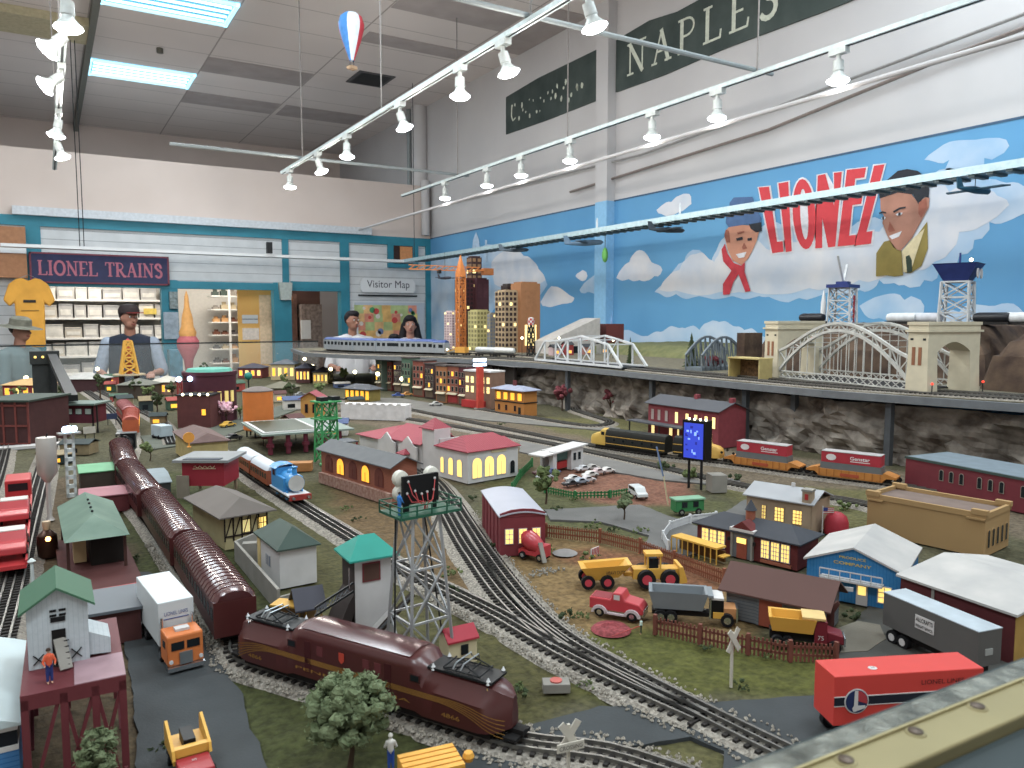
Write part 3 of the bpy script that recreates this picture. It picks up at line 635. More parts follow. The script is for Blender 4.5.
# table
struct(MB().box(-1.2, 4.69, .24, 7.45, .93, .985, mat('table frame', '3A3C3E', .7)).build('trim_10'))
def inside(P, poly):
    x, y = P[:, 0], P[:, 1]; r = np.zeros(len(P), bool); n = len(poly)
    for i in range(n):
        x1, y1 = poly[i]; x2, y2 = poly[(i+1) % n]
        c = ((y1 > y) != (y2 > y)) & (x < (x2-x1)*(y-y1)/(y2-y1+1e-12)+x1); r ^= c
    return r
def pw(pts): return [tuple(W(a, b)[:2]) for a, b in pts]
def hexl(c): return np.array(lin(c)[:3])
REG = [
 ([(-300,520),(110,470),(160,640),(300,768),(-300,768)], '77664E'),
 ([(100,470),(200,470),(300,610),(500,768),(200,768)], '5B6038'),
 ([(200,480),(330,480),(560,660),(600,690),(500,745),(420,690),(260,560)], '69653E'),
 ([(330,470),(450,490),(500,600),(560,650),(440,590),(340,520)], '8B7250'),
 ([(330,440),(450,440),(560,450),(560,480),(500,490),(400,470)], '7A6C50'),
 ([(480,480),(540,470),(720,500),(760,540),(700,560),(560,540),(510,540)], '70714A'),
 ([(500,545),(560,535),(740,565),(760,640),(640,625),(600,655),(560,645),(505,590)], 'A78A5E'),
 ([(560,640),(640,622),(850,650),(900,690),(700,702),(610,704),(570,690)], '6F7138'),
 ([(545,556),(600,545),(730,572),(720,596),(640,572)], '9C6B4C'),
 ([(536,480),(560,458),(640,457),(690,470),(700,500),(640,506),(570,497)], 'A67560'),
 ([(250,405),(420,400),(560,425),(900,470),(1100,520),(1100,560),(860,490),(690,478),(560,455),(400,430)], '8A7C68'),
 ([(700,480),(900,490),(900,530),(760,520)], '7E7A50'),
 ([(500,415),(650,420),(640,445),(560,432)], '7F7B50'),
 ([(620,740),(690,732),(735,742),(730,768),(640,768)], '77734A'),
]
ROAD = [
 ('asphalt_road', 'dark asphalt road at lower left carrying the orange truck', [(112,575),(150,572),(206,640),(238,690),(268,768),(290,800),(140,800),(134,700),(126,650)], '404446'),
 ('asphalt_road', 'dark asphalt road crossing the tracks at the bottom centre', [(440,790),(450,748),(520,728),(600,707),(700,704),(815,696),(860,700),(900,790),(720,790),(725,752),(690,738),(630,748),(600,790)], '3E4244'),
 ('asphalt_yard', 'dark asphalt yard under the grey trailer', [(836,648),(868,606),(900,600),(1010,650),(1040,700),(930,720),(850,694)], '484743'),
 ('gravel_drive', 'tan gravel turning circle beside the yellow dump truck', [(830,632),(858,622),(880,626),(886,640),(868,652),(840,654)], '6E685C'),
 ('grey_road', 'grey road curving past the car lot and green wagon', [(545,510),(640,505),(700,528),(745,500),(790,505),(760,520),(720,545),(690,556),(640,548),(650,536),(600,522),(550,520)], '62615F'),
 ('grey_road', 'pale grey road behind the car lot below the black diesel', [(520,440),(600,458),(680,472),(740,480),(740,487),(660,480),(590,468),(520,452)], '6E6C69'),
 ('grey_road', 'short grey road left of the maroon coaches in the town', [(140,436),(190,432),(300,400),(310,405),(215,440),(150,450)], '555A50'),
 ('grey_road', 'far grey street in front of the row of town buildings', [(280,398),(400,398),(500,415),(620,428),(620,432),(480,420),(380,405),(280,402)], '6C6A65'),
]
nx, ny = 200, 380
X = np.linspace(-1.15, 2.78, nx); Y = np.linspace(.25, 7.4, ny)
# finer rows near the viewer
Y = .25+(7.15)*np.linspace(0, 1, ny)**1.5
gx, gy = np.meshgrid(X, Y); P = np.stack([gx.ravel(), gy.ravel()], 1)
rs = np.random.RandomState(4)
jit = np.array([[noise.noise(V((a*9, b*9, 0))), noise.noise(V((a*9, b*9, 7))), noise.noise(V((a*28, b*28, 3)))] for a, b in P])
Pj = P+jit[:, :2]*.05
col = np.tile(hexl('6E6A50'), (len(P), 1))
for poly, c in REG: col[inside(Pj, pw(poly))] = hexl(c)
col *= (1+.30*jit[:, 2:3]); 
cg = col.reshape(ny, nx, 3)
for _ in range(2): cg[1:-1, 1:-1] = (cg[1:-1, 1:-1]*2+cg[:-2, 1:-1]+cg[2:, 1:-1]+cg[1:-1, :-2]+cg[1:-1, 2:])/6
col = cg.reshape(-1, 3)*.43
z = GZ-.004+.003*jit[:, 2]
vs = [(P[i, 0], P[i, 1], z[i]) for i in range(len(P))]
fs = [(j*nx+i, j*nx+i+1, (j+1)*nx+i+1, (j+1)*nx+i) for j in range(ny-1) for i in range(nx-1)]
me = bpy.data.meshes.new('ground'); me.from_pydata(vs, [], fs)
ca = me.color_attributes.new('terrain', 'FLOAT_COLOR', 'POINT'); ca.data.foreach_set('color', np.hstack([col, np.ones((len(P), 1))]).ravel())
mg = mat('terrain', '808080', .95, var=0); nt = mg.node_tree; b = nt.nodes['Principled BSDF']
at_ = nt.nodes.new('ShaderNodeVertexColor'); at_.layer_name = 'terrain'
n1 = nt.nodes.new('ShaderNodeTexNoise'); n1.inputs['Scale'].default_value = 90; n1.inputs['Detail'].default_value = 6
tc = nt.nodes.new('ShaderNodeTexCoord'); nt.links.new(tc.outputs['Object'], n1.inputs['Vector'])
mr = nt.nodes.new('ShaderNodeMapRange'); mr.inputs[1].default_value = .3; mr.inputs[2].default_value = .7; mr.inputs[3].default_value = .6; mr.inputs[4].default_value = 1.35
nt.links.new(n1.outputs['Fac'], mr.inputs[0])
vm_ = nt.nodes.new('ShaderNodeVectorMath'); vm_.operation = 'SCALE'; nt.links.new(at_.outputs[0], vm_.inputs[0]); nt.links.new(mr.outputs[0], vm_.inputs['Scale']); nt.links.new(vm_.outputs[0], b.inputs['Base Color'])
bp = nt.nodes.new('ShaderNodeBump'); bp.inputs['Strength'].default_value = .8; bp.inputs['Distance'].default_value = .004; nt.links.new(n1.outputs['Fac'], bp.inputs['Height']); nt.links.new(bp.outputs[0], b.inputs['Normal'])
me.materials.append(mg); g = bpy.data.objects.new('layout_ground', me); COL.objects.link(g)
tag(g, 'grass and dirt model ground covering the layout table', 'ground', kind='stuff')
def flat(poly, z, name, m, amp=.006, T=None):
    P = [W(a, b) for a, b in poly]; out = []; n = len(P)
    for i in range(n):
        a, b = P[i], P[(i+1) % n]; k = max(1, int((b-a).length/.02))
        for j in range(k):
            q = a.lerp(b, j/k); q = q+V((noise.noise(q*25), noise.noise(q*25+V((5, 5, 0))), 0))*amp*(.2 if 'drive' in name else 1); out.append((q.x, q.y))
    return MB().prism(out, z-.006, z, m).build(name)
for nm_, lb, poly, c in ROAD:
    tag(flat(poly, GZ+.0015+(.001 if 'drive' in nm_ else 0), nm_, mat('road '+c, c, .85, var=.12, scale=14, bump=.3, bscale=300)), lb, 'road')
# ---- tracks
def track(pts, label, z=GZ, bed=m_bed, bw=.039, ties=True, gauge=.0325, name='railway_track', group='railway tracks'):
    Q = catmull([V((p[0], p[1], 0)) for p in pts], .03); n = len(Q); t = thing(name, label, 'track', (0, 0, z), 0, group)
    D = [(Q[min(i+1, n-1)]-Q[max(i-1, 0)]).normalized() for i in range(n)]; S = [V((d.y, -d.x, 0)) for d in D]
    mb = MB(); mb.loft([[q-s*bw*1.25+V((0,0,-.004)), q-s*bw*.75+V((0,0,.0045)), q+s*bw*.75+V((0,0,.0045)), q+s*bw*1.25+V((0,0,-.004))] for q, s in zip(Q, S)], bed, closed=False, smooth=False); mb.build('ballast_bed', None, t)
    if ties:
        L = 0; nxt = 0; mb = MB()
        for i in range(n-1):
            sl = (Q[i+1]-Q[i]).length
            while nxt < L+sl:
                q = Q[i].lerp(Q[i+1], (nxt-L)/sl); mb.cbox(q+V((0, 0, .006)), (.006, .052, .004), rz=math.atan2(D[i].y, D[i].x)); nxt += .0165
            L += sl
        tag(mb.build('sleepers', m_tie, t), 'dark closely spaced sleepers', None, kind='stuff')
    for o in (-gauge/2, 0, gauge/2):
        w = .0018 if o else .0014; mb = MB()
        mb.loft([[q+s*(o-w)+V((0,0,.007)), q+s*(o-w)+V((0,0,.0125)), q+s*(o+w)+V((0,0,.0125)), q+s*(o+w)+V((0,0,.007))] for q, s in zip(Q, S)], smooth=False); mb.build('rail', m_rail, t)
    return Q
def wp(*pts): return [tuple(W(a, b)[:2]) for a, b in pts]
_a = W(228, 654, 1.024); _b = W(505, 741, 1.024); _d = (_b-_a).normalized(); _n = V((-_d.y, _d.x, 0))*.0325; T1 = track(wp((690,785),(605,758))+[tuple((_a.lerp(_b, k)+_n)[:2]) for k in (1, .75, .5, .25, 0)]+[(.262,1.34),(.25,1.45),(.243,1.735),(.227,2.22),(.2,2.74),(.228,3.2),(.29,3.7),(.33,4.4),(.3,5.6),(.2,7.2)], 'railway track under the long maroon train')
T2 = track(wp((900,815),(800,766),(700,716),(620,674),(562,640),(522,603),(489,560),(466,525),(450,500),(432,480),(405,467),(370,458)), 'railway track sweeping from bottom right up past the red barn')
T3 = track(wp((700,722),(630,690),(560,655),(500,620),(455,597),(400,569),(350,538),(300,507),(262,483),(235,464),(213,447),(190,425)), 'railway track of the little blue tank engine')
T3b = track(wp((560,650),(528,625),(500,596),(478,566),(462,542),(447,515)), 'inner siding track beside the main line near the steel tower')
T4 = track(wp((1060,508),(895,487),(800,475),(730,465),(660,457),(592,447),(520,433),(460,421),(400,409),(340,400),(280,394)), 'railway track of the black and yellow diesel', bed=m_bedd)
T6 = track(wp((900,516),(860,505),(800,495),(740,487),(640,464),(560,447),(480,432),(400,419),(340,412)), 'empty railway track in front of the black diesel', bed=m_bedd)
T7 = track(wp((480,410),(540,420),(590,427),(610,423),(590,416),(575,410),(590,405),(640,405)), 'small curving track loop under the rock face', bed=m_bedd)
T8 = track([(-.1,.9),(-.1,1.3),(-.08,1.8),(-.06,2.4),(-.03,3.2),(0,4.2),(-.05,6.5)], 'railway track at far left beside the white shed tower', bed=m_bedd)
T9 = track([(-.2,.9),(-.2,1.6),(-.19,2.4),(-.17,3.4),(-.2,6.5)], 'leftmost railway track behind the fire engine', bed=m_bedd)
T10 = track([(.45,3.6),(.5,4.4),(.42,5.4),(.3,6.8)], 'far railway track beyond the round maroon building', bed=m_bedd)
# loose stones near the viewer
mb = MB(); rr = random.Random(11)
def stones(Q, y1, k, side=(-1, 1), w0=.034, w1=.052):
    for i in range(len(Q)-1):
        if Q[i].y > y1: continue
        d = (Q[i+1]-Q[i]); s = V((d.y, -d.x, 0)).normalized()
        for _ in range(k):
            q = Q[i]+d*rr.random()+s*rr.choice(side)*rr.uniform(w0, w1); r = rr.uniform(.0018, .0044)
            vs = [(rr.uniform(.6, 1)*r*x, rr.uniform(.6, 1)*r*y, rr.uniform(.6, 1)*r*z_) for x, y, z_ in ((1,0,0),(-1,0,0),(0,1,0),(0,-1,0),(0,0,1),(0,0,-1))]
            mb.add([(q.x+a, q.y+b_, GZ+.003+c) for a, b_, c in vs], [(0,2,4),(2,1,4),(1,3,4),(3,0,4),(2,0,5),(1,2,5),(3,1,5),(0,3,5)])
stones(T1, 2.0, 34); stones(T2, 1.9, 16); stones(T3, 1.6, 14, (-1,))
tag(mb.build('ballast_stones', mat('ballast stone', '756E63', .9, scale=400, var=.5, kind='voronoi', col2='B5AD9F')), 'loose pale ballast stones along the near tracks', 'gravel', kind='stuff')
# ---- upper shelf
SHF = [(2.80,.45),(2.78,1.0),(2.76,1.287),(2.68,1.6),(2.61,1.95),(2.60,2.4),(2.62,3.06),(2.635,3.7),(2.60,4.25),(2.40,4.9),(2.15,5.4),(1.92,5.85),(1.80,6.3)]
back = [(1.95,7.2),(4.69,7.4),(4.69,.45)]
m_fas = mat('shelf fascia', '6E7276', .6, var=.1)
m_top = mat('shelf top ground', '5E5A4C', .95, scale=30, var=.3, col2='77705C', bump=.6, bscale=150)
sf = thing('upper_shelf', 'raised grey edged shelf carrying the upper railway along right wall', 'shelf', (0, 0, 0))
MB().prism(SHF+back, UZ-.032, UZ-.004, m_fas).build('fascia_board', None, sf)
MB().prism([(x+.02, y) for x, y in SHF]+[(1.97,7.18),(4.68,7.38),(4.68,.46)], UZ-.004, UZ, m_top).build('top_ground', None, sf)
for x, y in ((2.70,1.72),(2.70,2.15),(2.66,2.38),(2.66,3.0),(2.66,3.75),(2.78,1.2)): MB().box(x-.012, x+.012, y-.012, y+.012, GZ-.01, UZ-.032, mat('shelf post', '4C5054', .6)).build('post', None, sf)
# rock face under the shelf
SI = catmull([V((x+.12, y, 0)) for x, y in SHF[:-3]], .03)
nz = 14; vs = []; fs = []
for i, q in enumerate(SI):
    for k in range(nz):
        t = k/(nz-1); zz = GZ-.02+t*(UZ-.03-GZ)
        a = noise.fractal(V((q.y*7, t*2.2, 1.3)), 1, 2.2, 5)*.06+abs(noise.noise(V((q.y*13, t*4, 5))))*.05
        dx = -.03*(1-t)-a; 
        ps = V((q.x+dx, q.y+noise.noise(V((q.y*20, t*6, 9)))*.015, zz)); vs.append(ps)
n = len(SI); fs = [(i*nz+k, (i+1)*nz+k, (i+1)*nz+k+1, i*nz+k+1) for i in range(n-1) for k in range(nz-1)]
m_rock = mat('rock face', '4E443C', .95, scale=14, var=.5, col2='A59C90', bump=1, bscale=60)
b_ = MB().add(vs, fs, m_rock, False).build('rock_face', None, sf); b_['label'] = 'craggy grey brown rock face'
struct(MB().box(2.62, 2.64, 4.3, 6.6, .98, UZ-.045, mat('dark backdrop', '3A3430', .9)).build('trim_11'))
UQ = [(x+.07, y) for x, y in SHF]; UQ2 = [(x+.19, y) for x, y in SHF]
U1 = track(UQ, 'front railway track on the upper shelf', UZ, m_bedd, name='railway_track'); U2 = track(UQ2, 'second railway track on the upper shelf', UZ, m_bedd)
UQ3 = track([(2.95,4.3),(3.0,5.0),(3.0,6.0),(2.9,7.0)], 'third railway track on the upper shelf in front of the tall buildings', UZ, m_bedd)
# raised plateau behind the arch bridge
def hill(x0, x1, y0, y1, ztop, label, m, nxx=26, nyy=30, rough=.02, zb=UZ-.01):
    vs = []; rx, ry = (x1-x0), (y1-y0)
    for j in range(nyy):
        for i in range(nxx):
            u, v = i/(nxx-1), j/(nyy-1)
            e = min(u, 1-u)*6 if x1 < 4.6 else u*7; e2 = min(v, 1-v)*9; k = max(0, min(1, e, e2)); k = k**.5
            x = x0+rx*u; y = y0+ry*v; h = noise.noise(V((x*9, y*9, 2)))
            vs.append((x+h*.02, y+noise.noise(V((x*11, y*9, 6)))*.02, zb+(ztop-zb)*k+h*rough*k))
    fs = [(j*nxx+i, j*nxx+i+1, (j+1)*nxx+i+1, (j+1)*nxx+i) for j in range(nyy-1) for i in range(nxx-1)]
    return tag(MB().add(vs, fs, m, False).build('rock_plateau'), label, 'rock')
m_rock2 = mat('brown rock', '3A2C26', .95, scale=12, var=.4, col2='64503F', bump=1, bscale=50)
hill(3.12, 4.69, .5, 1.66, 1.525, 'brown rocky plateau at far right beyond the cream bridge tower', m_rock2)
hill(3.3, 4.69, 1.68, 3.0, 1.515, 'brown rocky plateau behind the steel arch bridge', m_rock2)
mg2 = mat('backdrop grass', '5E6440', .95, scale=20, var=.3, col2='78784E', bump=.5)
hill(3.75, 4.69, 3.0, 5.2, 1.35, 'low green grassy bank along the mural behind the truss bridge', mg2, rough=.008)
# ---- near barrier rail
br = thing('barrier_rail', 'brass and steel barrier top edge with screws at the bottom right', 'rail', (.42, .2295, 1.316), -.045)
m_zinc = mat('worn zinc', '4A4C45', .4, .6, scale=60, var=.35, col2='8A8B80', bump=.8, bscale=140)
m_brass = mat('dull brass', '93875C', .42, .55, scale=12, var=.12)
MB().box(-.7, .9, .0005, .0165, 0, .014).build('zinc_channel', m_zinc, br, bevel=.002)
MB().box(-.7, .9, .0158, .0178, -.01, .013).build('edge_lip', mat('dark lip', '2C3A3A', .5), br)
MB().box(-.7, .9, -.0235, -.0003, 0, .0135).build('brass_strip', m_brass, br, bevel=.0012)
MB().box(-.7, .9, -.0008, .0008, .012, .0148).build('seam', mat('pale seam', 'A09468', .5, .4), br)
for x in (-.1435, -.0875, -.032, .024, .08):
    s_ = MB().lathe([(.0040, 0), (.0038, .0014), (.0008, .002)], 14, mat('screw', '5A4C40', .4, .7), c=(x, -.0062, .0135)).build('screw', None, br)
    MB().lathe([(.0056, 0), (.0053, .0006), (.0041, .0008)], 14, m_brass, c=(x, -.0062, .0134)).build('washer', None, s_)
struct(MB().box(-.7, .9, -.5, -.0240, -.035, .006, mat('counter slate', '343E40', .6, var=.1, scale=6)).build('trim_12', None, None, (.42, .2295, 1.316), -.045))
# far glass barrier
gb = thing('glass_barrier', 'clear glass barrier with a thin dark top strip along the far side of the layout', 'barrier', (0, 7.5, 0))
MB().box(-1.2, 2.3, 0, .012, 1.316, 1.328, mat('dark strip', '23282A', .5)).build('top_strip', None, gb)
gm = mat('barrier glass', 'E8F2F0', .02, var=0, alpha=.06)
MB().box(-1.2, 2.3, .003, .009, .99, 1.316, gm).build('glass_pane', None, gb)
# ================================================================= KIT: buildings, plants, vehicles
m_glow = mat('lit window glow', 'FFD878', emit=1.25, var=0)
m_glow2 = mat('lit window pale', 'FFE49C', emit=1.1, var=0)
m_glow3 = mat('amber window glow', 'FFB840', emit=1.1, var=0)
m_dwin = mat('dark pane', '1C2226', .2, var=0)
m_conc = mat('concrete', '8E8A82', .9, var=.12, scale=25)
m_green = mat('painted green', '2F6E4A', .5, var=.1); m_red = mat('painted red', 'B02A2A', .45, var=.08)
def B(m, c=None, **k): return mat(m, c or '808080', **k)
def face_T(f, L, D):
    if f == 'f': return Matrix.Identity(4)
    if f == 'r': return Matrix.Translation((L, 0, 0)) @ Matrix.Rotation(PI/2, 4, 'Z')
    if f == 'b': return Matrix.Translation((L, D, 0)) @ Matrix.Rotation(PI, 4, 'Z')
    return Matrix.Translation((0, D, 0)) @ Matrix.Rotation(-PI/2, 4, 'Z')
def window(t, f, L, D, u, v, w, h, fm, pm, nx=2, nz=2, name='window', arch=False, fr=.0016, pr=.0006):
    T = face_T(f, L, D); o = MB(); b = .0016+w*.03
    o.box(u-w/2-b, u+w/2+b, -.0016, -.0002, v-b, v+h+b, fm, T)
    if arch: o.prism([(u+(w/2+b)*math.cos(a), v+h+(w/2+b)*math.sin(a)) for a in [PI*i/8 for i in range(9)]], -.0016, -.0002, fm, 'xz', T)
    win = o.build(name, None, t); o = MB(); o.box(u-w/2, u+w/2, -.0022, -.0016, v, v+h, pm, T)
    if arch: o.prism([(u+w/2*math.cos(a), v+h+w/2*math.sin(a)) for a in [PI*i/8 for i in range(9)]], -.0022, -.0016, pm, 'xz', T)
    for i in range(1, nx): x = u-w/2+w*i/nx; o.box(x-fr/2, x+fr/2, -.0032, -.002, v, v+h, fm, T)
    for i in range(1, nz): z_ = v+h*i/nz; o.box(u-w/2, u+w/2, -.0032, -.002, z_-fr/2, z_+fr/2, fm, T)
    o.build('pane', None, win); return win
def door(t, f, L, D, u, w, h, m, v=0, lit=None):
    T = face_T(f, L, D); d = MB().box(u-w/2, u+w/2, -.002, 0, v, v+h, m, T).build('door', None, t)
    if lit: MB().box(u-w/3, u+w/3, -.003, -.002, v+h*.5, v+h*.9, lit, T).build('pane', None, d)
    return d
def roof(t, kind, L, D, H, rise, ov, m, axis='x', th=.003, name='roof', inset=None, x0=0, y0=0):
    o = MB(); a0, a1, b0, b1 = x0-ov, x0+L+ov, y0-ov, y0+D+ov
    if kind == 'flat': o.box(a0, a1, b0, b1, H, H+rise, m)
    elif kind == 'gable':
        if axis == 'x':
            c = y0+D/2; dz = rise*ov/(D/2) if D else 0
            o.prism([(b0, H-dz), (c, H+rise), (b1, H-dz), (b1, H-dz+th), (c, H+rise+th), (b0, H-dz+th)], a0, a1, m, 'yz')
        else:
            c = x0+L/2; dz = rise*ov/(L/2)
            o.prism([(a0, H-dz), (c, H+rise), (a1, H-dz), (a1, H-dz+th), (c, H+rise+th), (a0, H-dz+th)], b0, b1, m, 'xz')
    elif kind == 'hip':
        w = a1-a0; d = b1-b0; i = inset if inset is not None else min(w, d)/2
        if axis == 'x': r0 = (a0+i, (b0+b1)/2); r1 = (a1-i, (b0+b1)/2)
        else: r0 = ((a0+a1)/2, b0+i); r1 = ((a0+a1)/2, b1-i)
        vs = [(a0,b0,H),(a1,b0,H),(a1,b1,H),(a0,b1,H),(r0[0],r0[1],H+rise),(r1[0],r1[1],H+rise),(a0,b0,H-th),(a1,b0,H-th),(a1,b1,H-th),(a0,b1,H-th)]
        if axis == 'x': fs = [(0,1,5,4),(1,2,5),(2,3,4,5),(3,0,4)]
        else: fs = [(0,1,4),(1,2,5,4),(2,3,5),(3,0,4,5)]
        o.add(vs, fs+[(6,7,1,0),(7,8,2,1),(8,9,3,2),(9,6,0,3),(9,8,7,6)], m)
    elif kind == 'barrel':
        n = 12; pts = [(x0-ov+(L+2*ov)*i/n, H+rise*math.sin(PI*(.12+.76*i/n))) for i in range(n+1)]; pts += [(x, z-th) for x, z in pts[::-1]]
        o.prism(pts, b0, b1, m, 'xz')
    return o.build(name, None, t)
def walls(t, L, D, H, m, gable=None, rise=0, name='walls', x0=0, y0=0, z0=0):
    o = MB()
    if gable == 'x': o.prism([(y0, z0), (y0+D, z0), (y0+D, H), (y0+D/2, H+rise), (y0, H)], x0, x0+L, m, 'yz')
    elif gable == 'y': o.prism([(x0, z0), (x0+L, z0), (x0+L, H), (x0+L/2, H+rise), (x0, H)], y0, y0+D, m, 'xz')
    else: o.box(x0, x0+L, y0, y0+D, z0, H, m)
    return o.build(name, None, t)
def house(name, label, cat, A, Bp, D, topy=None, H=None, z=GZ, group=None, wall=None, L=None):
    a, rz, l = edge(A, Bp, z); t = thing(name, label, cat, a, rz, group)
    if topy is not None: H = ZT(a.x, a.y, topy)-z
    return t, (L or l), D, H
# ---- plants
def foliage(mb, c, r, n, m, rnd, sz=.3, sub=1, leaves=0, lm=None):
    c = V(c)
    for _ in range(n):
        d = V((rnd.gauss(0, 1), rnd.gauss(0, 1), rnd.gauss(0, 1))).normalized()*rnd.random()**.45
        p = c+V((d.x*r[0], d.y*r[1], d.z*r[2])); s = sz*min(r)*rnd.uniform(.6, 1.3)
        vs = []; k = 5
        for i in range(k+1):
            th = PI*i/k; nn = 1 if i in (0, k) else 7
            for j in range(7): a = 2*PI*j/7+i; q = s*rnd.uniform(.65, 1.15); vs.append(p+V((q*math.sin(th)*math.cos(a), q*math.sin(th)*math.sin(a), q*math.cos(th)*.85)))
        fs = [(i*7+j, i*7+(j+1) % 7, (i+1)*7+(j+1) % 7, (i+1)*7+j) for i in range(k) for j in range(7)]
        mb.add(vs, fs, m)
        for _ in range(leaves):
            q = p+V((rnd.gauss(0, 1), rnd.gauss(0, 1), rnd.gauss(0, 1))).normalized()*s*rnd.uniform(.9, 1.3); e = .0022
            mb.add([q+V((rnd.uniform(-e, e), rnd.uniform(-e, e), rnd.uniform(-e, e)))*1.6 for _ in range(3)], [(0, 1, 2)], lm or m)
m_leaf = mat('foliage green', '4A5A30', .9, scale=60, var=.35, col2='6E7A48', bump=.8, bscale=300)
m_leafd = mat('foliage dark', '2E3A24', .9, scale=60, var=.35, col2='4A5634', bump=.8)
m_leafg = mat('foliage sage', '4E5C3A', .9, scale=80, var=.3, col2='788560', bump=.8, bscale=300)
m_leafr = mat('foliage maroon', '5E2830', .9, scale=60, var=.35, col2='86424A', bump=.8)
m_leafp = mat('foliage pink', 'D39AAE', .9, scale=60, var=.25, col2='E8C0CC', bump=.8)
m_trunk = mat('bark', '4A3A2C', .9, var=.3, scale=60)
def tree(px, py, topy, w, label, m=m_leaf, n=26, z=GZ, cat='tree', name='model_tree', group=None, leaves=4, trunk=.35, seed=0, pos=None, sz=.42):
    p = pos or W(px, py, z); h = ZT(p.x, p.y, topy)-z; t = thing(name, label, cat, p, 0, group); rnd = random.Random(int(px*7+py+seed))
    k = MB(); k.tube([(0, 0, -.004), (.004, .002, h*trunk*.6), (0, 0, h*(trunk+.25))], h*.035, 7, m_trunk, r2=h*.018)
    for a in range(4): k.tube([(0, 0, h*trunk), (math.cos(a*1.6)*w*.28, math.sin(a*1.6)*w*.28, h*(trunk+.25))], h*.018, 5, m_trunk, r2=h*.008)
    k.build('trunk', None, t)
    f = MB(); foliage(f, (0, 0, h*(trunk+(1-trunk)*.5)), (w/2*.8, w/2*.8, h*(1-trunk)*.42), n, m, rnd, sz, leaves=leaves); f.build('foliage', None, t)
    return t
def bush(px, py, w, h, label, m=m_leafd, z=GZ, n=10, group='low bushes', name='bush', pos=None):
    p = pos or W(px, py, z); rnd = random.Random(int(px*3+py)); f = MB(); foliage(f, (0, 0, h*.35), (w/2, w/2*.8, h*.45), n, m, rnd, .5, leaves=3)
    return tag(f.build(name, None, None, p), label, 'bush', group)
def conifer(px, py, topy, w, label, m=m_leafd, z=GZ, pos=None):
    p = pos or W(px, py, z); h = ZT(p.x, p.y, topy)-z; t = thing('conifer', label, 'tree', p); rnd = random.Random(int(px))
    MB().tube([(0, 0, 0), (0, 0, h*.3)], w*.06, 6, m_trunk).build('trunk', None, t)
    f = MB()
    for i in range(9):
        z0 = h*(.08+.1*i); r = w/2*(1-i/9.5); n_ = 10; vs = [(0, 0, z0+h*.17)]
        for j in range(n_*2): a = PI*j/n_; q = r*(1 if j % 2 else .6)*rnd.uniform(.85, 1.1); vs.append((q*math.cos(a), q*math.sin(a), z0-(0 if j % 2 == 0 else h*.02)))
        f.add(vs, [(0, 1+j, 1+(j+1) % (2*n_)) for j in range(2*n_)], m)
    f.build('foliage', None, t); return t
# ---- wheels and vehicles
m_tyre = mat('tyre', '17171A', .8, var=0); m_chrome = mat('chrome', 'C8CCD0', .2, .9, var=0)
def wheel(t, x, y, r, w, hub=None, z=None, name='wheel'):
    o = MB().cyl((x, y-w/2, z if z is not None else r), r, w, 16, m_tyre, 'y').build(name, None, t)
    MB().cyl((x, y-w/2-.0006, z if z is not None else r), r*.55, w+.0012, 12, hub or m_chrome, 'y').build('hub', None, o); return o
def car(pos, rz, c, label, L=.095, group='model cars', roofc=None, kind='sedan', name='model_car', wheels=True):
    t = thing(name, label, 'toy car', pos, rz, group); w = L*.4; m = mat('car '+c, c, .3, var=0, spec=.6)
    prof = {'sedan': [(-.5,.10),(-.5,.20),(-.36,.235),(-.24,.235),(-.14,.36),(.12,.36),(.24,.24),(.46,.20),(.5,.14),(.5,.10)],
            'van': [(-.5,.1),(-.5,.38),(-.42,.42),(.15,.42),(.3,.27),(.48,.22),(.5,.1)]}[kind]
    P = [(x*L, z*L*.95) for x, z in prof]; P2 = [(x*L, z*L*.95) for x, z in prof]
    MB().prism(P, -w/2, w/2, m, 'xz').build('body', None, t, bevel=L*.02)
    g = MB()
    if kind == 'sedan': g.prism([(-.15*L, .235*L), (-.11*L, .325*L), (.10*L, .325*L), (.19*L, .235*L)], -w/2-.0004, w/2+.0004, m_dwin, 'xz')
    else: g.prism([(-.4*L, .26*L), (-.4*L, .37*L), (.12*L, .37*L), (.24*L, .26*L)], -w/2-.0004, w/2+.0004, m_dwin, 'xz')
    g.build('side_windows', None, t)
    if roofc: MB().box(-.14*L, .12*L, -w/2*.92, w/2*.92, .335*L, .35*L, mat('car '+roofc, roofc, .3, var=0)).build('roof', None, t)
    if wheels:
        for x in (-.31, .31):
            for y in (-1, 1): wheel(t, x*L, y*w*.46, L*.085, L*.06)
    return t
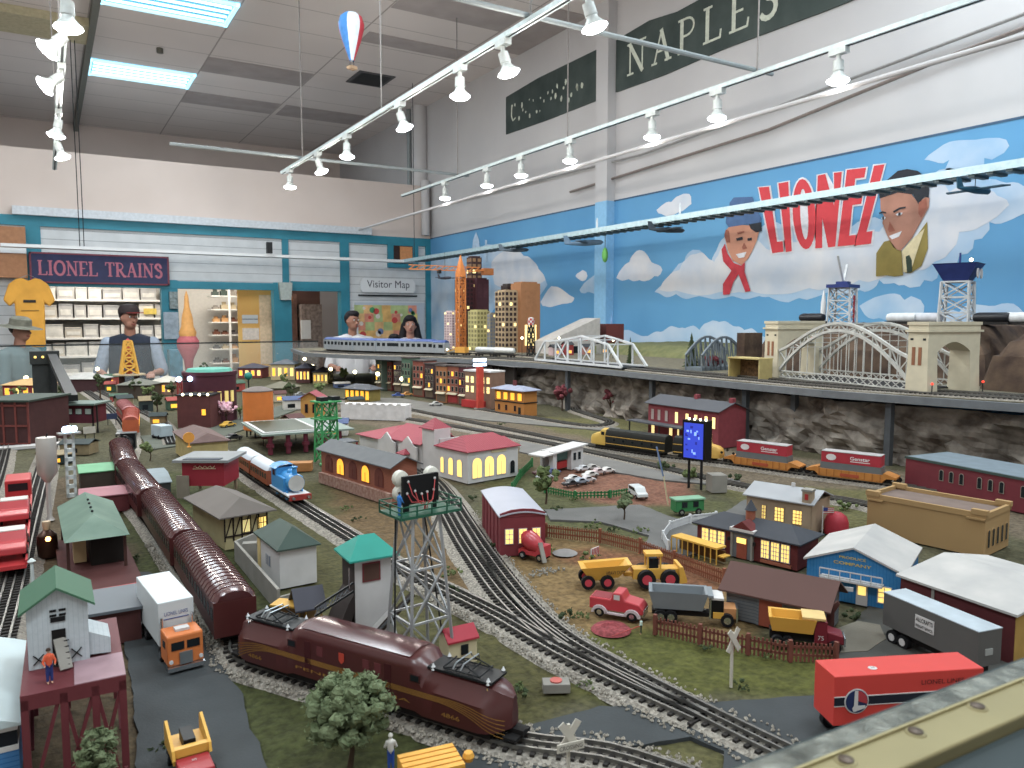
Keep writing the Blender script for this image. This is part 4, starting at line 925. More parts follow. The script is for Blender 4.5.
def fig(pos, rz, label, shirt='B03030', trou='2B3C78', h=.038, arms=0, name='model_worker', hat=None, group=None, lean=0, skin='C99A7C'):
    """miniature person: one continuous body, clothes as children"""
    t = thing(name, label, 'figurine', pos, rz, group); s = h/1.75; q = lambda *a: V(a)*s
    body = [(q(0,-.09,.08), q(0,-.09,.48), .05*s, .06*s), (q(0,-.09,.48), q(0,-.08,.9), .06*s, .08*s), (q(0,.09,.08), q(0,.09,.48), .05*s, .06*s), (q(0,.09,.48), q(0,.08,.9), .06*s, .08*s),
        (q(0,0,.92), q(0,0,1.38), .13*s, .14*s), (q(0,0,1.4), q(0,0,1.55), .055*s, .055*s), (q(.01,0,1.64), (.09*s,.08*s,.12*s)), (q(.1,0,1.62),(.03*s,.02*s,.025*s)),
        (q(-.02,-.09,.04), q(.12,-.09,.03), .045*s, .035*s), (q(-.02,.09,.04), q(.12,.09,.03), .045*s, .035*s)]
    ha = []
    for y in (-1, 1):
        el_ = q(.05+.1*arms, y*.27, 1.12); hd = q(.2+.15*arms, y*.22, .98+.25*arms)
        body += [(q(0, y*.19, 1.4), el_, .05*s, .04*s), (el_, hd, .038*s, .03*s)]; ha.append((el_, hd))
        for k in range(4): body.append((hd, hd+q(.09, y*(-.03+.02*k), -.02-.012*abs(k-1)), .012*s, .009*s))
        body.append((hd, hd+q(.04, -y*.05, .02), .012*s, .01*s))
    merged('body', body, mat('skin '+skin, skin, .6, var=.05), t, h/75, smooth_it=2)
    sm = mat('cloth '+shirt, shirt, .8, var=.1); tm = mat('cloth '+trou, trou, .8, var=.1)
    merged('shirt', [(q(0,0,.98), q(0,0,1.38), .150*s, .165*s), (q(0,-.16,1.4), ha[0][0], .07*s, .06*s), (q(0,.16,1.4), ha[1][0], .07*s, .06*s), (ha[0][0], ha[0][0].lerp(ha[0][1], .8), .055*s, .05*s), (ha[1][0], ha[1][0].lerp(ha[1][1], .8), .055*s, .05*s)], sm, t, h/60, smooth_it=2)
    merged('trousers', [(q(0,-.09,.12), q(0,-.09,.5), .066*s, .078*s), (q(0,-.09,.5), q(0,-.07,.9), .078*s, .1*s), (q(0,.09,.12), q(0,.09,.5), .066*s, .078*s), (q(0,.09,.5), q(0,.07,.9), .078*s, .1*s), (q(0,-.05,.94), q(0,.05,.94), .13*s, .13*s)], tm, t, h/60, smooth_it=2)
    hm = mat('hat '+(hat or '3A2A20'), hat or '3A2A20', .6)
    MB().lathe([(.115*s, 1.66*s), (.11*s, 1.72*s), (.07*s, 1.78*s), (.001, 1.79*s)], 12, hm).build('hat' if hat else 'hair', None, t)
    return t
def fence(pts, h, m, label, gap=.012, pw_=.0045, closed=False, z=GZ, name='model_fence', rails=2, postm=None, solid=False, group=None):
    P = [W(a, b, z) if len(pts[0]) == 2 else V(p) for a, b in pts]; t = thing(name, label, 'fence', P[0], 0, group); o = P[0]; pk = MB(); n = 0
    for a, b in zip(P, P[1:]):
        d = (b-a); L = d.length; d.normalize(); k = int(L/gap)
        for i in range(k):
            q = a+d*(i+.5)*L/k-o; pk.bar(q+V((0,0,-.002)), q+V((0, 0, h*(.96+.04*(i % 2)))), pw_, .0016, up=d.cross(V((0,0,1))))
        r_ = MB()
        for j in range(rails): zz = h*(.3+.45*j); r_.bar(a-o+V((0,0,zz)), b-o+V((0,0,zz)), .0016, .004)
        r_.build('rail', m, t)
        MB().bar(a-o+V((0,0,-.003)), a-o+V((0,0,h*1.12)), .006, .006, up=d).build('post', postm or m, t)
    MB().bar(P[-1]-o+V((0,0,-.003)), P[-1]-o+V((0,0,h*1.12)), .006, .006).build('post', postm or m, t)
    tag(pk.build('pickets', m, t), 'upright pickets', None, kind='stuff'); return t
def lattice(mb, p4, z0, z1, q4, n, w, m, horiz=True):
    """square tapering lattice tower between corners p4 (bottom) and q4 (top)"""
    lv = [[V((*V(a).lerp(V(b), i/n)[:2], z0+(z1-z0)*i/n)) for a, b in zip([(*p, 0) for p in p4], [(*p, 0) for p in q4])] for i in range(n+1)]
    for i in range(n):
        for k in range(4):
            a, b, c, d = lv[i][k], lv[i][(k+1) % 4], lv[i+1][k], lv[i+1][(k+1) % 4]
            mb.bar(a, c, w*1.3, w*1.3, m); mb.bar(a, d, w*.8, w*.8, m); mb.bar(b, c, w*.8, w*.8, m)
            if horiz: mb.bar(c, d, w, w, m)
    return lv
m_lampg = mat('street lamp glow', 'FFF2C0', emit=8, var=0)
def street_lamp(px, py, topy, label, z=GZ, glow=None, pos=None, r=.006, group='street lamps'):
    p = pos or W(px, py, z); h = ZT(p.x, p.y, topy)-z; t = thing('street_lamp', label, 'lamp', p, 0, group)
    MB().lathe([(.005, 0), (.0018, .006), (.0014, h-r)], 8, m_dark).build('pole', None, t); MB().sph((0, 0, h), r, 10, glow or m_lampg).build('globe', None, t); return t
# ================================================================= TRAINS
m_mar = mat('maroon enamel', '502120', .32, var=.05, spec=.6); m_mar2 = mat('maroon roof', '52292A', .22, .1, var=.05, spec=.8)
m_gold = mat('gold stripe', 'A5762C', .5, var=0); m_under = mat('underframe', '1E1C1C', .7, var=0)
def section(w, z0, z1, w2, z2, w3, z3, z4, x):
    P = [(-w, z0), (-w, z1), (-w2, z2), (-w3, z3), (-w3*.5, z3+(z4-z3)*.75), (0, z4), (w3*.5, z3+(z4-z3)*.75), (w3, z3), (w2, z2), (w, z1), (w, z0)]
    return [V((x, a, b)) for a, b in P]
_a = W(228, 654, 1.024); _b = W(505, 741, 1.024); _d = (_b-_a).normalized(); gg_r = math.atan2(_d.y, _d.x); gg_c = (_a+_b)/2+V((-_d.y, _d.x, 0))*.0325; gg_c.z = GZ
gg = thing('electric_locomotive', 'long streamlined dark maroon electric locomotive with gold stripes leading the passenger train', 'locomotive', gg_c, gg_r)
gg.scale = ((_b-_a).length/.52*.985, 1, 1); S = []
for x in [i*.26/20 for i in range(-20, 21)]:
    s = abs(x)/.26; w = .0325
    if s < .42: S.append(section(w, .026, .082, w*.97, .088, w*.85, .094, .099, x))
    elif s < .5: k = (s-.42)/.08; S.append(section(w, .026, .082-.012*k, w*.97-.006*k, .088-.006*k, w*.85-.006*k, .094-.004*k, .099-.006*k, x))
    else:
        k = (s-.5)/.5; e = max(0, (k-.72)/.28); q = math.sqrt(max(0, 1-e*e*.94)); zz = 1-.16*e*e
        S.append(section(w*q, .022+.006*e, (.060-.004*k)*zz, (.024-.002*k)*q, (.071-.003*k)*zz, (.020-.002*k)*q, (.081-.003*k)*zz, (.086-.005*k)*zz, x))
MB().loft(S, m_mar).build('body', None, gg)
MB().loft([[V((x, a*.026, .094+.006*math.cos(a*1.2))) for a in (-1, -.6, 0, .6, 1)] for x in (-.105, .105)], m_mar2, closed=False).build('roof_panel', None, gg)
for y in (-1, 1):
    st = MB()
    for k in range(5):
        pts = []
        for i in range(60):
            x = -.255+.51*i/59; s = abs(x)/.26; e = max(0, (s-.86)/.14); w = .0325*math.sqrt(max(0, 1-e*e*.94)); d = max(0, (s-.62)/.38)
            zb = .052-.0016*(k-2)*(1+1.6*d)-.022*d**2.2*(1+.1*k); pts.append((x, y*(w+.0006), zb))
        for a, b in zip(pts, pts[1:]): st.quad((a[0], a[1], a[2]-.0005), (b[0], b[1], b[2]-.0005), (b[0], b[1], b[2]+.0005), (a[0], a[1], a[2]+.0005))
    st.build('gold_stripes', m_gold, gg)
    for x in (-.118, .118):
        wf = MB(); wf.box(x-.009, x+.009, y*.0318, y*.0330, .066, .077, m_mar2); o = wf.build('side_window', None, gg); MB().box(x-.007, x+.007, y*.0325, y*.0334, .0675, .0755, m_dwin).build('pane', None, o)
    for x in (-.085, .07): MB().box(x-.006, x+.006, y*.032, y*.0331, .034, .081, mat('maroon door', '4A1E22', .4, var=0)).build('door', None, gg)
    MB().prism([(-.011, .078), (-.021, .078), (-.021, .067), (-.016, .062), (-.011, .067)], y*.0331, y*.0337, mat('keystone red', 'C8402A', .4, var=0), 'xz').build('keystone_emblem', None, gg)
    for x in (-.06, .03, .052): MB().box(x-.006, x+.006, y*.032, y*.033, .064, .078, mat('maroon vent', '6E3438', .5, var=0)).build('side_vent', None, gg)
    xd = (1, 0, 0) if y < 0 else (-1, 0, 0)
    text('PENNSYLVANIA', gg, (0, y*.0328, .038), xd, (0, 0, 1), .0042, m_gold, w=.22, lift=.0004)
    text('4866', gg, (.178, y*.0326, .034), xd, (0, 0, 1), .006, m_gold, w=.03, lift=.0006); text('4866', gg, (-.2, y*.0326, .034), xd, (0, 0, 1), .006, m_gold, w=.03, lift=.0006)
MB().box(-.235, .235, -.024, .024, .013, .026, m_under).box(.24, .275, -.005, .005, .018, .026, m_under).box(-.275, -.24, -.005, .005, .018, .026, m_under).build('underframe', None, gg)
for x in [-.2, -.17, -.13, -.09, -.05, -.01, .03, .07, .11, .15, .19]:
    for y in (-1, 1): MB().cyl((x, y*.018-.002, .0225), .010, .004, 14, m_under, 'y').build('wheel', None, gg)
for s in (-1, 1):
    pn = MB()
    pn.box(.13, .235, -.02, .02, .083, .086, m_dark) if s > 0 else pn.box(-.235, -.13, -.02, .02, .083, .086, m_dark)
    c = s*.185
    for y in (-.016, .016): pn.tube([(c-.03, y, .088), (c+.03, y, .088)], .0012, 5, m_dark).tube([(c-.03, y, .088), (c+.01*s, y*.8, .097)], .001, 5, m_dark).tube([(c+.03, y, .088), (c-.0*s, y*.8, .099)], .001, 5, m_dark)
    for x in (-.03, -.01, .01, .03): pn.tube([(c+x, -.016, .089), (c+x, .016, .091)], .0012, 5, m_dark)
    o = pn.build('pantograph', None, gg)
    sh_ = MB()
    for x in (-.007, .005): sh_.tube([(c+x-.002, -.023, .094), (c+x, -.018, .101), (c+x, .018, .101), (c+x-.002, .023, .094)], .0011, 6, m_steel)
    sh_.build('contact_shoe', None, o)
    for x, y in ((-.045, -.019), (.045, -.019), (-.045, .019), (.045, .019)): MB().lathe([(.003, 0), (.0016, .003), (.003, .004), (.0016, .0065), (.0005, .009)], 8, m_white, c=(c+x, y, .083)).build('insulator', None, gg)
    MB().cyl((s*.243, -.004, .072), .004, .008, 10, m_chrome, 'y').build('headlight', None, gg)
    MB().cyl((s*.228, -.018, .075), .0022, .003, 8, m_chrome).build('marker_light', None, gg)
    MB().box(s*.262-.010, s*.262+.01, -.02, .02, .016, .02, m_under).build('pilot_step', None, gg)
# ---- maroon coaches
def coach(y0, y1, x, label, rz, mb_=m_mar, mr_=m_mar2, win=True, name='passenger_coach', group='maroon passenger coaches', ribs=True, w=.0345, h=.084, zz=GZ, nw=14, pane=m_dwin, stripe=None, L=None):
    L = L or (y1-y0); t = thing(name, label, 'railway coach', (x, (y0+y1)/2, zz), rz, group); a = L/2
    sec = lambda xx: [V((xx, -w, .024)), V((xx, -w, h)), V((xx, w, h)), V((xx, w, .024))]
    MB().loft([sec(-a), sec(a)], mb_, smooth=False).build('body', None, t, bevel=.002)
    rp = lambda xx, q=1: [V((xx, -w*1.04*q, h)), V((xx, -w*.85*q, h+.010*q)), V((xx, -w*.45*q, h+.017*q)), V((xx, 0, h+.019*q)), V((xx, w*.45*q, h+.017*q)), V((xx, w*.85*q, h+.010*q)), V((xx, w*1.04*q, h))]
    MB().loft([rp(-a, .8), rp(-a+.012), rp(a-.012), rp(a, .8)], mr_).build('roof', None, t)
    if ribs:
        o = MB(); n = int(L/.019)
        for i in range(1, n):
            xx = -a+i*L/n; A = rp(xx); 
            for p, q in zip(A, A[1:]): o.bar(p+V((0,0,.0003)), q+V((0,0,.0003)), .0022, .0018)
        o.build('roof_ribs', mr_, t)
    if win:
        for y in (-1, 1):
            for i in range(nw):
                xx = -a+(i+.5)*L/nw
                MB().box(xx-L/nw*.3, xx+L/nw*.3, y*w-(.0006), y*w+.0006, h*.62, h*.86, pane).build('window', None, t)
            if stripe: MB().box(-a, a, y*w-.0005, y*w+.0005, h*.42, h*.52, stripe).build('stripe', None, t)
    o = MB().box(-a+.02, a-.02, -w*.6, w*.6, .012, .024, m_under); o.box(-a-.008, -a, -.012, .012, .02, h*.85, m_under); o.build('underframe', None, t)
    for s in (-1, 1):
        for d in (-.025, .025):
            for y in (-1, 1): MB().cyl((s*(a-.075 if L > .3 else a-.04)+d*(1 if L > .3 else .6), y*.018-.002, .0215), .009, .004, 12, m_under, 'y').build('wheel', None, t)
    return t
coach(1.30, 1.725, .247, 'maroon ribbed roof coach coupled right behind the maroon locomotive', -PI/2+.01)
coach(1.745, 2.21, .235, 'second maroon coach behind the maroon locomotive, beside the grey roofed house', -PI/2+.02)
coach(2.23, 2.72, .214, 'third maroon coach behind the maroon locomotive, beside the small green roofs', -PI/2+.03)
coach(2.745, 3.22, .212, 'last maroon coach at the far end of the maroon train', -PI/2-.03)
# dark steam engine beyond the coaches
def steam(pos, rz, label, c1, L=.2, name='steam_locomotive', tender=True, group=None):
    t = thing(name, label, 'locomotive', pos, rz, group); m = mat('engine '+c1, c1, .4, var=.05)
    MB().cyl((-L*.1, 0, .05), .02, L*.5, 18, m, 'x').build('boiler', None, t)
    MB().box(-L*.32, -L*.1, -.026, .026, .024, .082, m).box(-L*.35, -L*.07, -.029, .029, .082, .086, m).build('cab', None, t)
    MB().cyl((L*.32, 0, .066), .007, .022, 12, m).build('chimney', None, t); MB().sph((L*.12, 0, .07), .01, 10, m).build('steam_dome', None, t)
    MB().box(-L*.35, L*.45, -.026, .026, .02, .028, m).build('running_board', None, t)
    for x in (-.05, -.01, .03, .07):
        for y in (-1, 1): MB().cyl((x, y*.018-.002, .0245), .012, .004, 14, m_under, 'y').build('wheel', None, t)
    return t
steam((.262, 3.42, GZ), -PI/2-.2, 'black steam locomotive beyond the last maroon coach', '1F2022')
coach(3.9, 4.3, .335, 'orange and yellow freight coach in the far left town', -PI/2-.1, mat('orange coach', 'B8562A', .5), mat('maroon orange roof', 'A34A38', .5), name='railcar', group=None, nw=6, pane=m_glow3)
coach(4.35, 4.75, .35, 'red coach farther along the far left track', -PI/2, mat('red coach', '9C3028', .5), mat('rose roof', '9A5A5A', .5), name='railcar', group=None, nw=6)
# ---- little blue tank engine (plain, faceless) and two brown coaches with pale roofs
bq = T3
def on_track(Q, y):
    b = min(range(len(Q)-1), key=lambda i: abs(Q[i].y-y)); d = (Q[max(b-1, 0)]-Q[min(b+1, len(Q)-1)]); return V((Q[b].x, Q[b].y, GZ)), math.atan2(d.y, d.x)
p_, r_ = on_track(T3, 2.31)
te = thing('tank_engine', 'small bright blue tank engine pulling two brown coaches', 'locomotive', p_, r_)
te.scale = (1.12,)*3; mbl = mat('engine blue', '2F8FD0', .35, var=.03)
MB().box(-.07, .03, -.027, .027, .03, .07, mbl).build('side_tanks', None, te, bevel=.002)
MB().cyl((-.06, 0, .058), .0225, .115, 20, mbl, 'x').build('boiler', None, te)
cb = MB().box(-.075, -.03, -.027, .027, .03, .088, mbl).build('cab', None, te)
MB().loft([[V((x, -.031, .086)), V((x, -.02, .094)), V((x, 0, .097)), V((x, .02, .094)), V((x, .031, .086))] for x in (-.08, -.025)], mbl, closed=False).build('cab_roof', None, te)
for y in (-1, 1): MB().box(-.062, -.042, y*.027-.0008, y*.027+.0008, .066, .08, m_dwin).build('cab_window', None, cb)
MB().cyl((.055, 0, .058), .0215, .0015, 20, mat('smokebox grey', 'B8B8B4', .5), 'x').build('smokebox_door', None, te)
MB().lathe([(.007, .078), (.006, .096), (.0085, .098), (.0085, .101)], 12, mbl, c=(.042, 0, 0)).build('chimney', None, te)
MB().sph((.005, 0, .08), .009, 10, mbl).build('steam_dome', None, te)
MB().box(-.085, .085, -.029, .029, .024, .031, m_under).box(-.085, .086, -.0295, .0295, .029, .0325, m_white).build('running_board', None, te)
MB().box(.08, .088, -.029, .029, .02, .034, mat('buffer red', 'A03028', .5)).build('buffer_beam', None, te)
for y in (-.02, .02): MB().cyl((.088, y, .027), .004, .008, 10, m_chrome, 'x').build('buffer', None, te)
for x in (-.045, -.005, .035):
    for y in (-1, 1): MB().cyl((x, y*.02-.002, .0245), .012, .004, 16, mbl, 'y').build('wheel', None, te)
for i, y in enumerate((2.535, 2.745)):
    p_, r_ = on_track(T3, y)
    o = coach(0, .195, 0, ['brown coach with pale roof directly behind the blue tank engine', 'rear brown coach with pale roof, last behind the blue tank engine'][i], r_, mat('coach brown', '9A4E2A', .5, var=.06), mat('coach pale roof', 'C6CDD4', .5, var=.04), name='branch_coach', group='brown branch coaches', ribs=False, nw=7, w=.028, h=.07); o.location = p_
# ---- diesels
def diesel(Q, y, label, body, nose, L=.36, name='diesel_locomotive', stripe='D2A23A', z=GZ, cabs=1, roofc=None, flip=False):
    b = min(range(len(Q)-1), key=lambda i: abs(Q[i].y-y)); d = Q[max(b-4, 0)]-Q[min(b+4, len(Q)-1)]; p = V((Q[b].x, Q[b].y, z)); rz = math.atan2(d.y, d.x)+(PI if flip else 0)
    t = thing(name, label, 'locomotive', p, rz); mb_ = mat('loco '+body, body, .4, var=.03); mn = mat('loco '+nose, nose, .4, var=.03); w = .031; a = L/2
    MB().loft([[V((x, -w*q, .024)), V((x, -w*q, .07*h)), V((x, -w*.75*q, .088*h)), V((x, 0, .094*h)), V((x, w*.75*q, .088*h)), V((x, w*q, .07*h)), V((x, w*q, .024))] for x, q, h in ((-a, .97, 1), (a-.085, 1, 1))], mb_).build('body', None, t)
    MB().loft([[V((x, -w*q, .024)), V((x, -w*q, .07*h)), V((x, -w*.75*q, .088*h)), V((x, 0, .094*h)), V((x, w*.75*q, .088*h)), V((x, w*q, .07*h)), V((x, w*q, .024))] for x, q, h in ((a-.085, 1, 1), (a-.06, 1, .98), (a-.048, .98, .8), (a-.02, .92, .74), (a-.006, .75, .66), (a, .45, .55))], mn).build('nose', None, t)
    ms = mat('loco stripe '+stripe, stripe, .4, var=0)
    for yy in (-1, 1):
        for z0 in (.032, .062): MB().box(-a, a-.07, yy*w-.0006, yy*w+.0006, z0, z0+.003, ms).build('stripe', None, t)
        for k in range(5): MB().cyl((-a+.06+k*.045, yy*w-.0008, .05), .005, .0016, 10, m_dwin, 'y').build('porthole', None, t)
        MB().box(a-.08, a-.064, yy*w-.0007, yy*w+.0007, .066, .08, m_dwin).build('cab_window', None, t)
    MB().add([(a-.058, -.02, .083), (a-.058, .02, .083), (a-.050, .02, .073), (a-.050, -.02, .073)], [(0,1,2,3)], m_dwin).build('windscreen', None, t)
    MB().box(-a+.02, a-.03, -.024, .024, .012, .026, m_under).build('underframe', None, t)
    for x in (-a+.04, -a+.075, -a+.11, a-.12, a-.085, a-.05):
        for yy in (-1, 1): MB().cyl((x, yy*.018-.002, .0225), .010, .004, 12, m_under, 'y').build('wheel', None, t)
    return t
# T4 runs towards smaller px: nose faces the far left end
yA = W(632, 455).y
diesel(T4, 2.41, 'black diesel locomotive with yellow nose and stripes crossing behind the car lot', '22231F', 'C9A238', L=.37, flip=True)
diesel(T4, 2.135, 'second locomotive, black with orange and yellow nose, behind the video billboard', '232320', 'CFA03A', L=.19, flip=False)
def well(y, y2, label, cont=None, clabel='', x=None):
    Q = T4; b = min(range(len(Q)-1), key=lambda i: abs(Q[i].y-(y+y2)/2)); d = Q[max(b-5, 0)]-Q[min(b+5, len(Q)-1)]; L = .285; a = L/2
    t = thing('container_wagon', label, 'railway wagon', (Q[b].x, Q[b].y, GZ), math.atan2(d.y, d.x), 'orange well wagons'); mo = mat('wagon orange', 'C07A28', .5, var=.15, scale=30)
    MB().box(-a*.72, a*.72, -.03, -.026, .016, .04, mo).box(-a*.72, a*.72, .026, .03, .016, .04, mo).box(-a*.72, a*.72, -.03, .03, .014, .018, mo).build('well_sides', None, t)
    for s in (-1, 1):
        MB().prism([(s*a*.72, .018), (s*a*.72, .044), (s*a*.78, .044), (s*a, .034), (s*a, .028), (s*a*.8, .028)], -.03, .03, mo, 'xz').build('end_platform', None, t)
        for dx in (-.014, .014):
            for yy in (-1, 1): MB().cyl((s*a*.9+dx, yy*.018-.002, .0215), .009, .004, 12, m_under, 'y').build('wheel', None, t)
    for k in range(9):
        MB().box(-a*.7+k*a*.17, -a*.7+k*a*.17+.003, -.0312, -.03, .016, .04, mat('rib orange', 'A5641E', .5)).build('side_rib', None, t)
    MB().box(-.03, .03, -.0318, -.030, .02, .03, mat('red orange plate', 'B04A28', .5)).build('side_plate', None, t)
    # lower grey container and upper red one are loads
    g = thing('shipping_container', clabel.replace('RED', 'grey lower'), 'container', (Q[b].x, Q[b].y, GZ+.018), math.atan2(d.y, d.x), 'grey containers')
    MB().box(-a*.68, a*.68, -.0255, .0255, 0, .044, mat('container grey', '6A6E70', .5, var=.08)).build('box', None, g)
    r = thing('shipping_container', clabel.replace('RED', 'red upper'), 'container', (Q[b].x, Q[b].y, GZ+.0625), math.atan2(d.y, d.x), 'red containers')
    mr_ = mat('container red', 'B02A3A', .45, var=.05)
    MB().box(-a*.66, a*.66, -.0255, .0255, 0, .036, mr_).build('box', None, r); MB().box(-a*.66, a*.66, -.0262, .0262, .036, .038, mat('container top', 'A8A4A4', .5)).build('top_rim', None, r)
    MB().prism([(-.062+.014*math.cos(q)*1.2, .018+.011*math.sin(q)) for q in [k*PI/6 for k in range(12)]], -.0262, -.0256, mat('white marking', 'DDD8D8', .5), 'xz').build('round_emblem', None, r)
    text('Genstar', r, (.03, -.0257, .02), (1, 0, 0), (0, 0, 1), .012, mat('white marking'), w=.062, bold=.02)
    MB().box(.0, .062, -.0262, -.0256, .008, .0105, mat('white marking')).build('underline', None, r)
yy1 = 1.885; yy2 = 1.59
well(yy1, yy1, 'orange well wagon under the left red container', 1, 'RED container on the left orange wagon by the rock face')
well(yy2-.0, yy2, 'orange well wagon at right end of the freight train', 1, 'RED container on the right orange wagon by the rock face')
# ---- upper shelf trains
def ypt(Q, px, z=UZ+.02):
    return min(range(len(Q)), key=lambda i: abs(project(Q[i].x, Q[i].y, z)[0]-px))
def project(X_, Y_, Z_):
    f = X_*math.sin(YAW)+Y_*math.cos(YAW); l = X_*math.cos(YAW)-Y_*math.sin(YAW); u = Z_-EYE
    c = f*math.cos(PITCH)-u*math.sin(PITCH); v = f*math.sin(PITCH)+u*math.cos(PITCH); return 512+FPX*l/c, 384-FPX*v/c
def at_u(Q, px):
    b = ypt(Q, px); d = Q[max(b-3, 0)]-Q[min(b+3, len(Q)-1)]; return V((Q[b].x, Q[b].y, UZ)), math.atan2(d.y, d.x)
silv = mat('stainless coach', 'A9B0B6', .35, .5, var=.05); blu = mat('blue coach roof', '3C5288', .45)
xs = [342, 361, 384, 412]
for i, px in enumerate(xs):
    p_, r_ = at_u(U2, px)
    L = [.42, .40, .40, .42][i]
    o = coach(0, L, 0, ['leftmost silver coach with blue roof on the upper shelf', 'second silver coach with blue roof on the upper shelf', 'third silver coach with blue roof on the upper shelf', 'silver coach with blue roof nearest the yellow digger on the upper shelf'][i], r_, silv, blu, name='silver_coach', group='silver and blue train', ribs=False, nw=8, h=.105, zz=UZ); o.location = p_
p_, r_ = at_u(U2, 437); o = coach(0, .2, 0, 'silver and blue locomotive with lit nose at the head of the shelf train', r_, silv, blu, name='silver_locomotive', group='silver and blue train', ribs=False, nw=3, zz=UZ, h=.10); o.location = p_; MB().sph((.1, 0, .05), .008, 8, m_lampg).build('headlight', None, o)
for i, (px, c, lb) in enumerate(((486, 'B8BCBE', 'grey tank wagon with dark frame under the tall towers'), (503, 'C6C8C4', 'pale tank wagon just left of the truss bridge'))):
    p_, r_ = at_u(UQ3, px-6) if False else at_u(U2, px)
    t = thing('tank_wagon', lb, 'railway wagon', p_, r_, 'tank wagons')
    MB().lathe([(.001, -.10), (.016, -.096), (.022, -.085), (.022, .085), (.016, .096), (.001, .1)], 14, mat('tank '+c, c, .35, .3), T=Matrix.Translation((0, 0, .055)) @ Matrix.Rotation(PI/2, 4, 'Y')).build('tank', None, t)
    MB().box(-.11, .11, -.024, .024, .024, .031, m_under).build('frame', None, t)
    for x in (-.08, -.055, .055, .08):
        for y in (-1, 1): MB().cyl((x, y*.018-.002, .0215), .009, .004, 12, m_under, 'y').build('wheel', None, t)
p_, r_ = at_u(U2, 459); t = thing('work_wagon', 'small yellow orange works crane wagon behind the silver train', 'railway wagon', p_, r_)
MB().box(-.09, .09, -.026, .026, .022, .03, m_under).build('frame', None, t); MB().box(-.03, .06, -.024, .024, .03, .07, mat('works yellow', 'D89A2A', .5)).build('cabin', None, t); MB().tube([(-.02, 0, .06), (-.12, 0, .035)], .004, 6, mat('works yellow')).build('boom', None, t)
for x in (-.07, -.045, .045, .07):
    for y in (-1, 1): MB().cyl((x, y*.018-.002, .0215), .009, .004, 12, m_under, 'y').build('wheel', None, t)
# ================================================================= BUILDINGS ON THE LAYOUT
m_slate2 = lines_mat('slate roof', '4A4C50', '34363A', 'X', .012, .12)
m_greenroof = mat('green shingle', '4C6A5A', .6, var=.12, scale=12, col2='65806E')
m_brick = lines_mat('brick red', '7A3A34', '5A3230', 'Z', .0045, .2, axis2='X', period2=.009, frac2=.1)
m_brick2 = lines_mat('brick orange', '9A5A44', '7A4A3A', 'Z', .0045, .2)
m_cream = mat('cream wall', 'CDBE96', .7, var=.06)
m_wht = mat('white wall', 'C9C6C4', .7, var=.06); m_tan = mat('tan wall', 'A08A70', .8, var=.1)
m_graywood = lines_mat('grey clapboard', '6E7276', '50545A', 'Z', .006, .2)
def F3(Fp, Rp, Lp, z):
    a = W(*Fp, z); b = W(*Rp, z); c = W(*Lp, z); d = b-a; e = c-a; return a, (math.atan2(d.y, d.x) if d.length > e.length else math.atan2(-e.x, e.y)), d.length, e.length
# --- red barn with pale curved roof
a, rz, L, D = F3((500, 512), (543, 507), (482, 487), 1.105)
t = thing('model_workshop', 'maroon workshop with pale grey curved roof and three lit windows beside the main track', 'building', (a.x, a.y, GZ), rz)
L -= .004; mm = mat('maroon siding', '7C3038', .6, var=.08)
walls(t, L, D, .092, mm); o = MB(); o.prism([(0, .09), (L, .09), (L, .100), (L*.75, .108), (L*.5, .110), (L*.25, .108), (0, .100)], 0, .004, mm, 'xz'); o.build('front_parapet', None, t)
roof(t, 'barrel', L, D, .090, .014, .003, mat('pale roof', 'A9AAB6', .5, var=.06, scale=8))
for i in range(3): window(t, 'f', L, D, L*(.2+.3*i), .03, L*.15, .032, m_wht, m_glow, 2, 3)
for i in range(5): o = MB().box(-.002, 0, D*(.1+.19*i), D*(.1+.19*i)+.006, 0, .09, mm).build('wall_pilaster', None, t)
# --- white mission villa
a, rz, L, D = F3((468, 484), (521, 476), (360, 455), GZ)
t = thing('mission_villa', 'large white mission style villa with red tiled roofs and lit arched windows', 'building', a, rz)
mr_ = lines_mat('red tile roof', 'A03A48', '7C2C38', 'X', .009, .2); mr2 = lines_mat('red tile roof across', 'A43C4A', '7C2C38', 'Y', .009, .2)
H = ZT(a.x, a.y, 452)-GZ
walls(t, L, D*.27, H, m_wht, name='front_wing'); roof(t, 'hip', L, D*.25, H, .040, .008, mr_, inset=.05)
o = MB(); o.box(.02, L, D*.26, D*.275, H, H+.018, m_wht); o.build('parapet', None, t)
for i, u in enumerate((.16, .42, .68)): window(t, 'f', L, D, L*(.17+.24*i), .016, L*.17, .048, m_wht, m_glow, 2, 1, arch=True)
window(t, 'f', L, D, L*.88, .012, L*.09, .035, m_wht, m_dwin, 1, 1, arch=True)
MB().box(L*.45, L*.75, -.003, 0, H*.87, H*.95, m_cream).build('name_board', m_cream, t)
for i, (u, w) in enumerate(((.045, .024), (.095, .024), (.145, .016))): window(t, 'l', L, D, D-u, .018, w, .045, m_wht, m_glow, 1, 1, arch=True)
HT = H*1.5; walls(t, .07, .075, HT, m_wht, name='bell_tower', y0=D*.27, x0=.0); roof(t, 'hip', .07, .075, HT, .035, .006, mr_, x0=.0, y0=D*.28, name='tower_roof')
walls(t, .16, D*.30, H*.92, m_wht, name='middle_hall', y0=D*.38, x0=.0); roof(t, 'gable', .17, D*.30, H*.92, .045, .006, mr2, axis='y', y0=D*.38, x0=-.005, name='hall_roof')
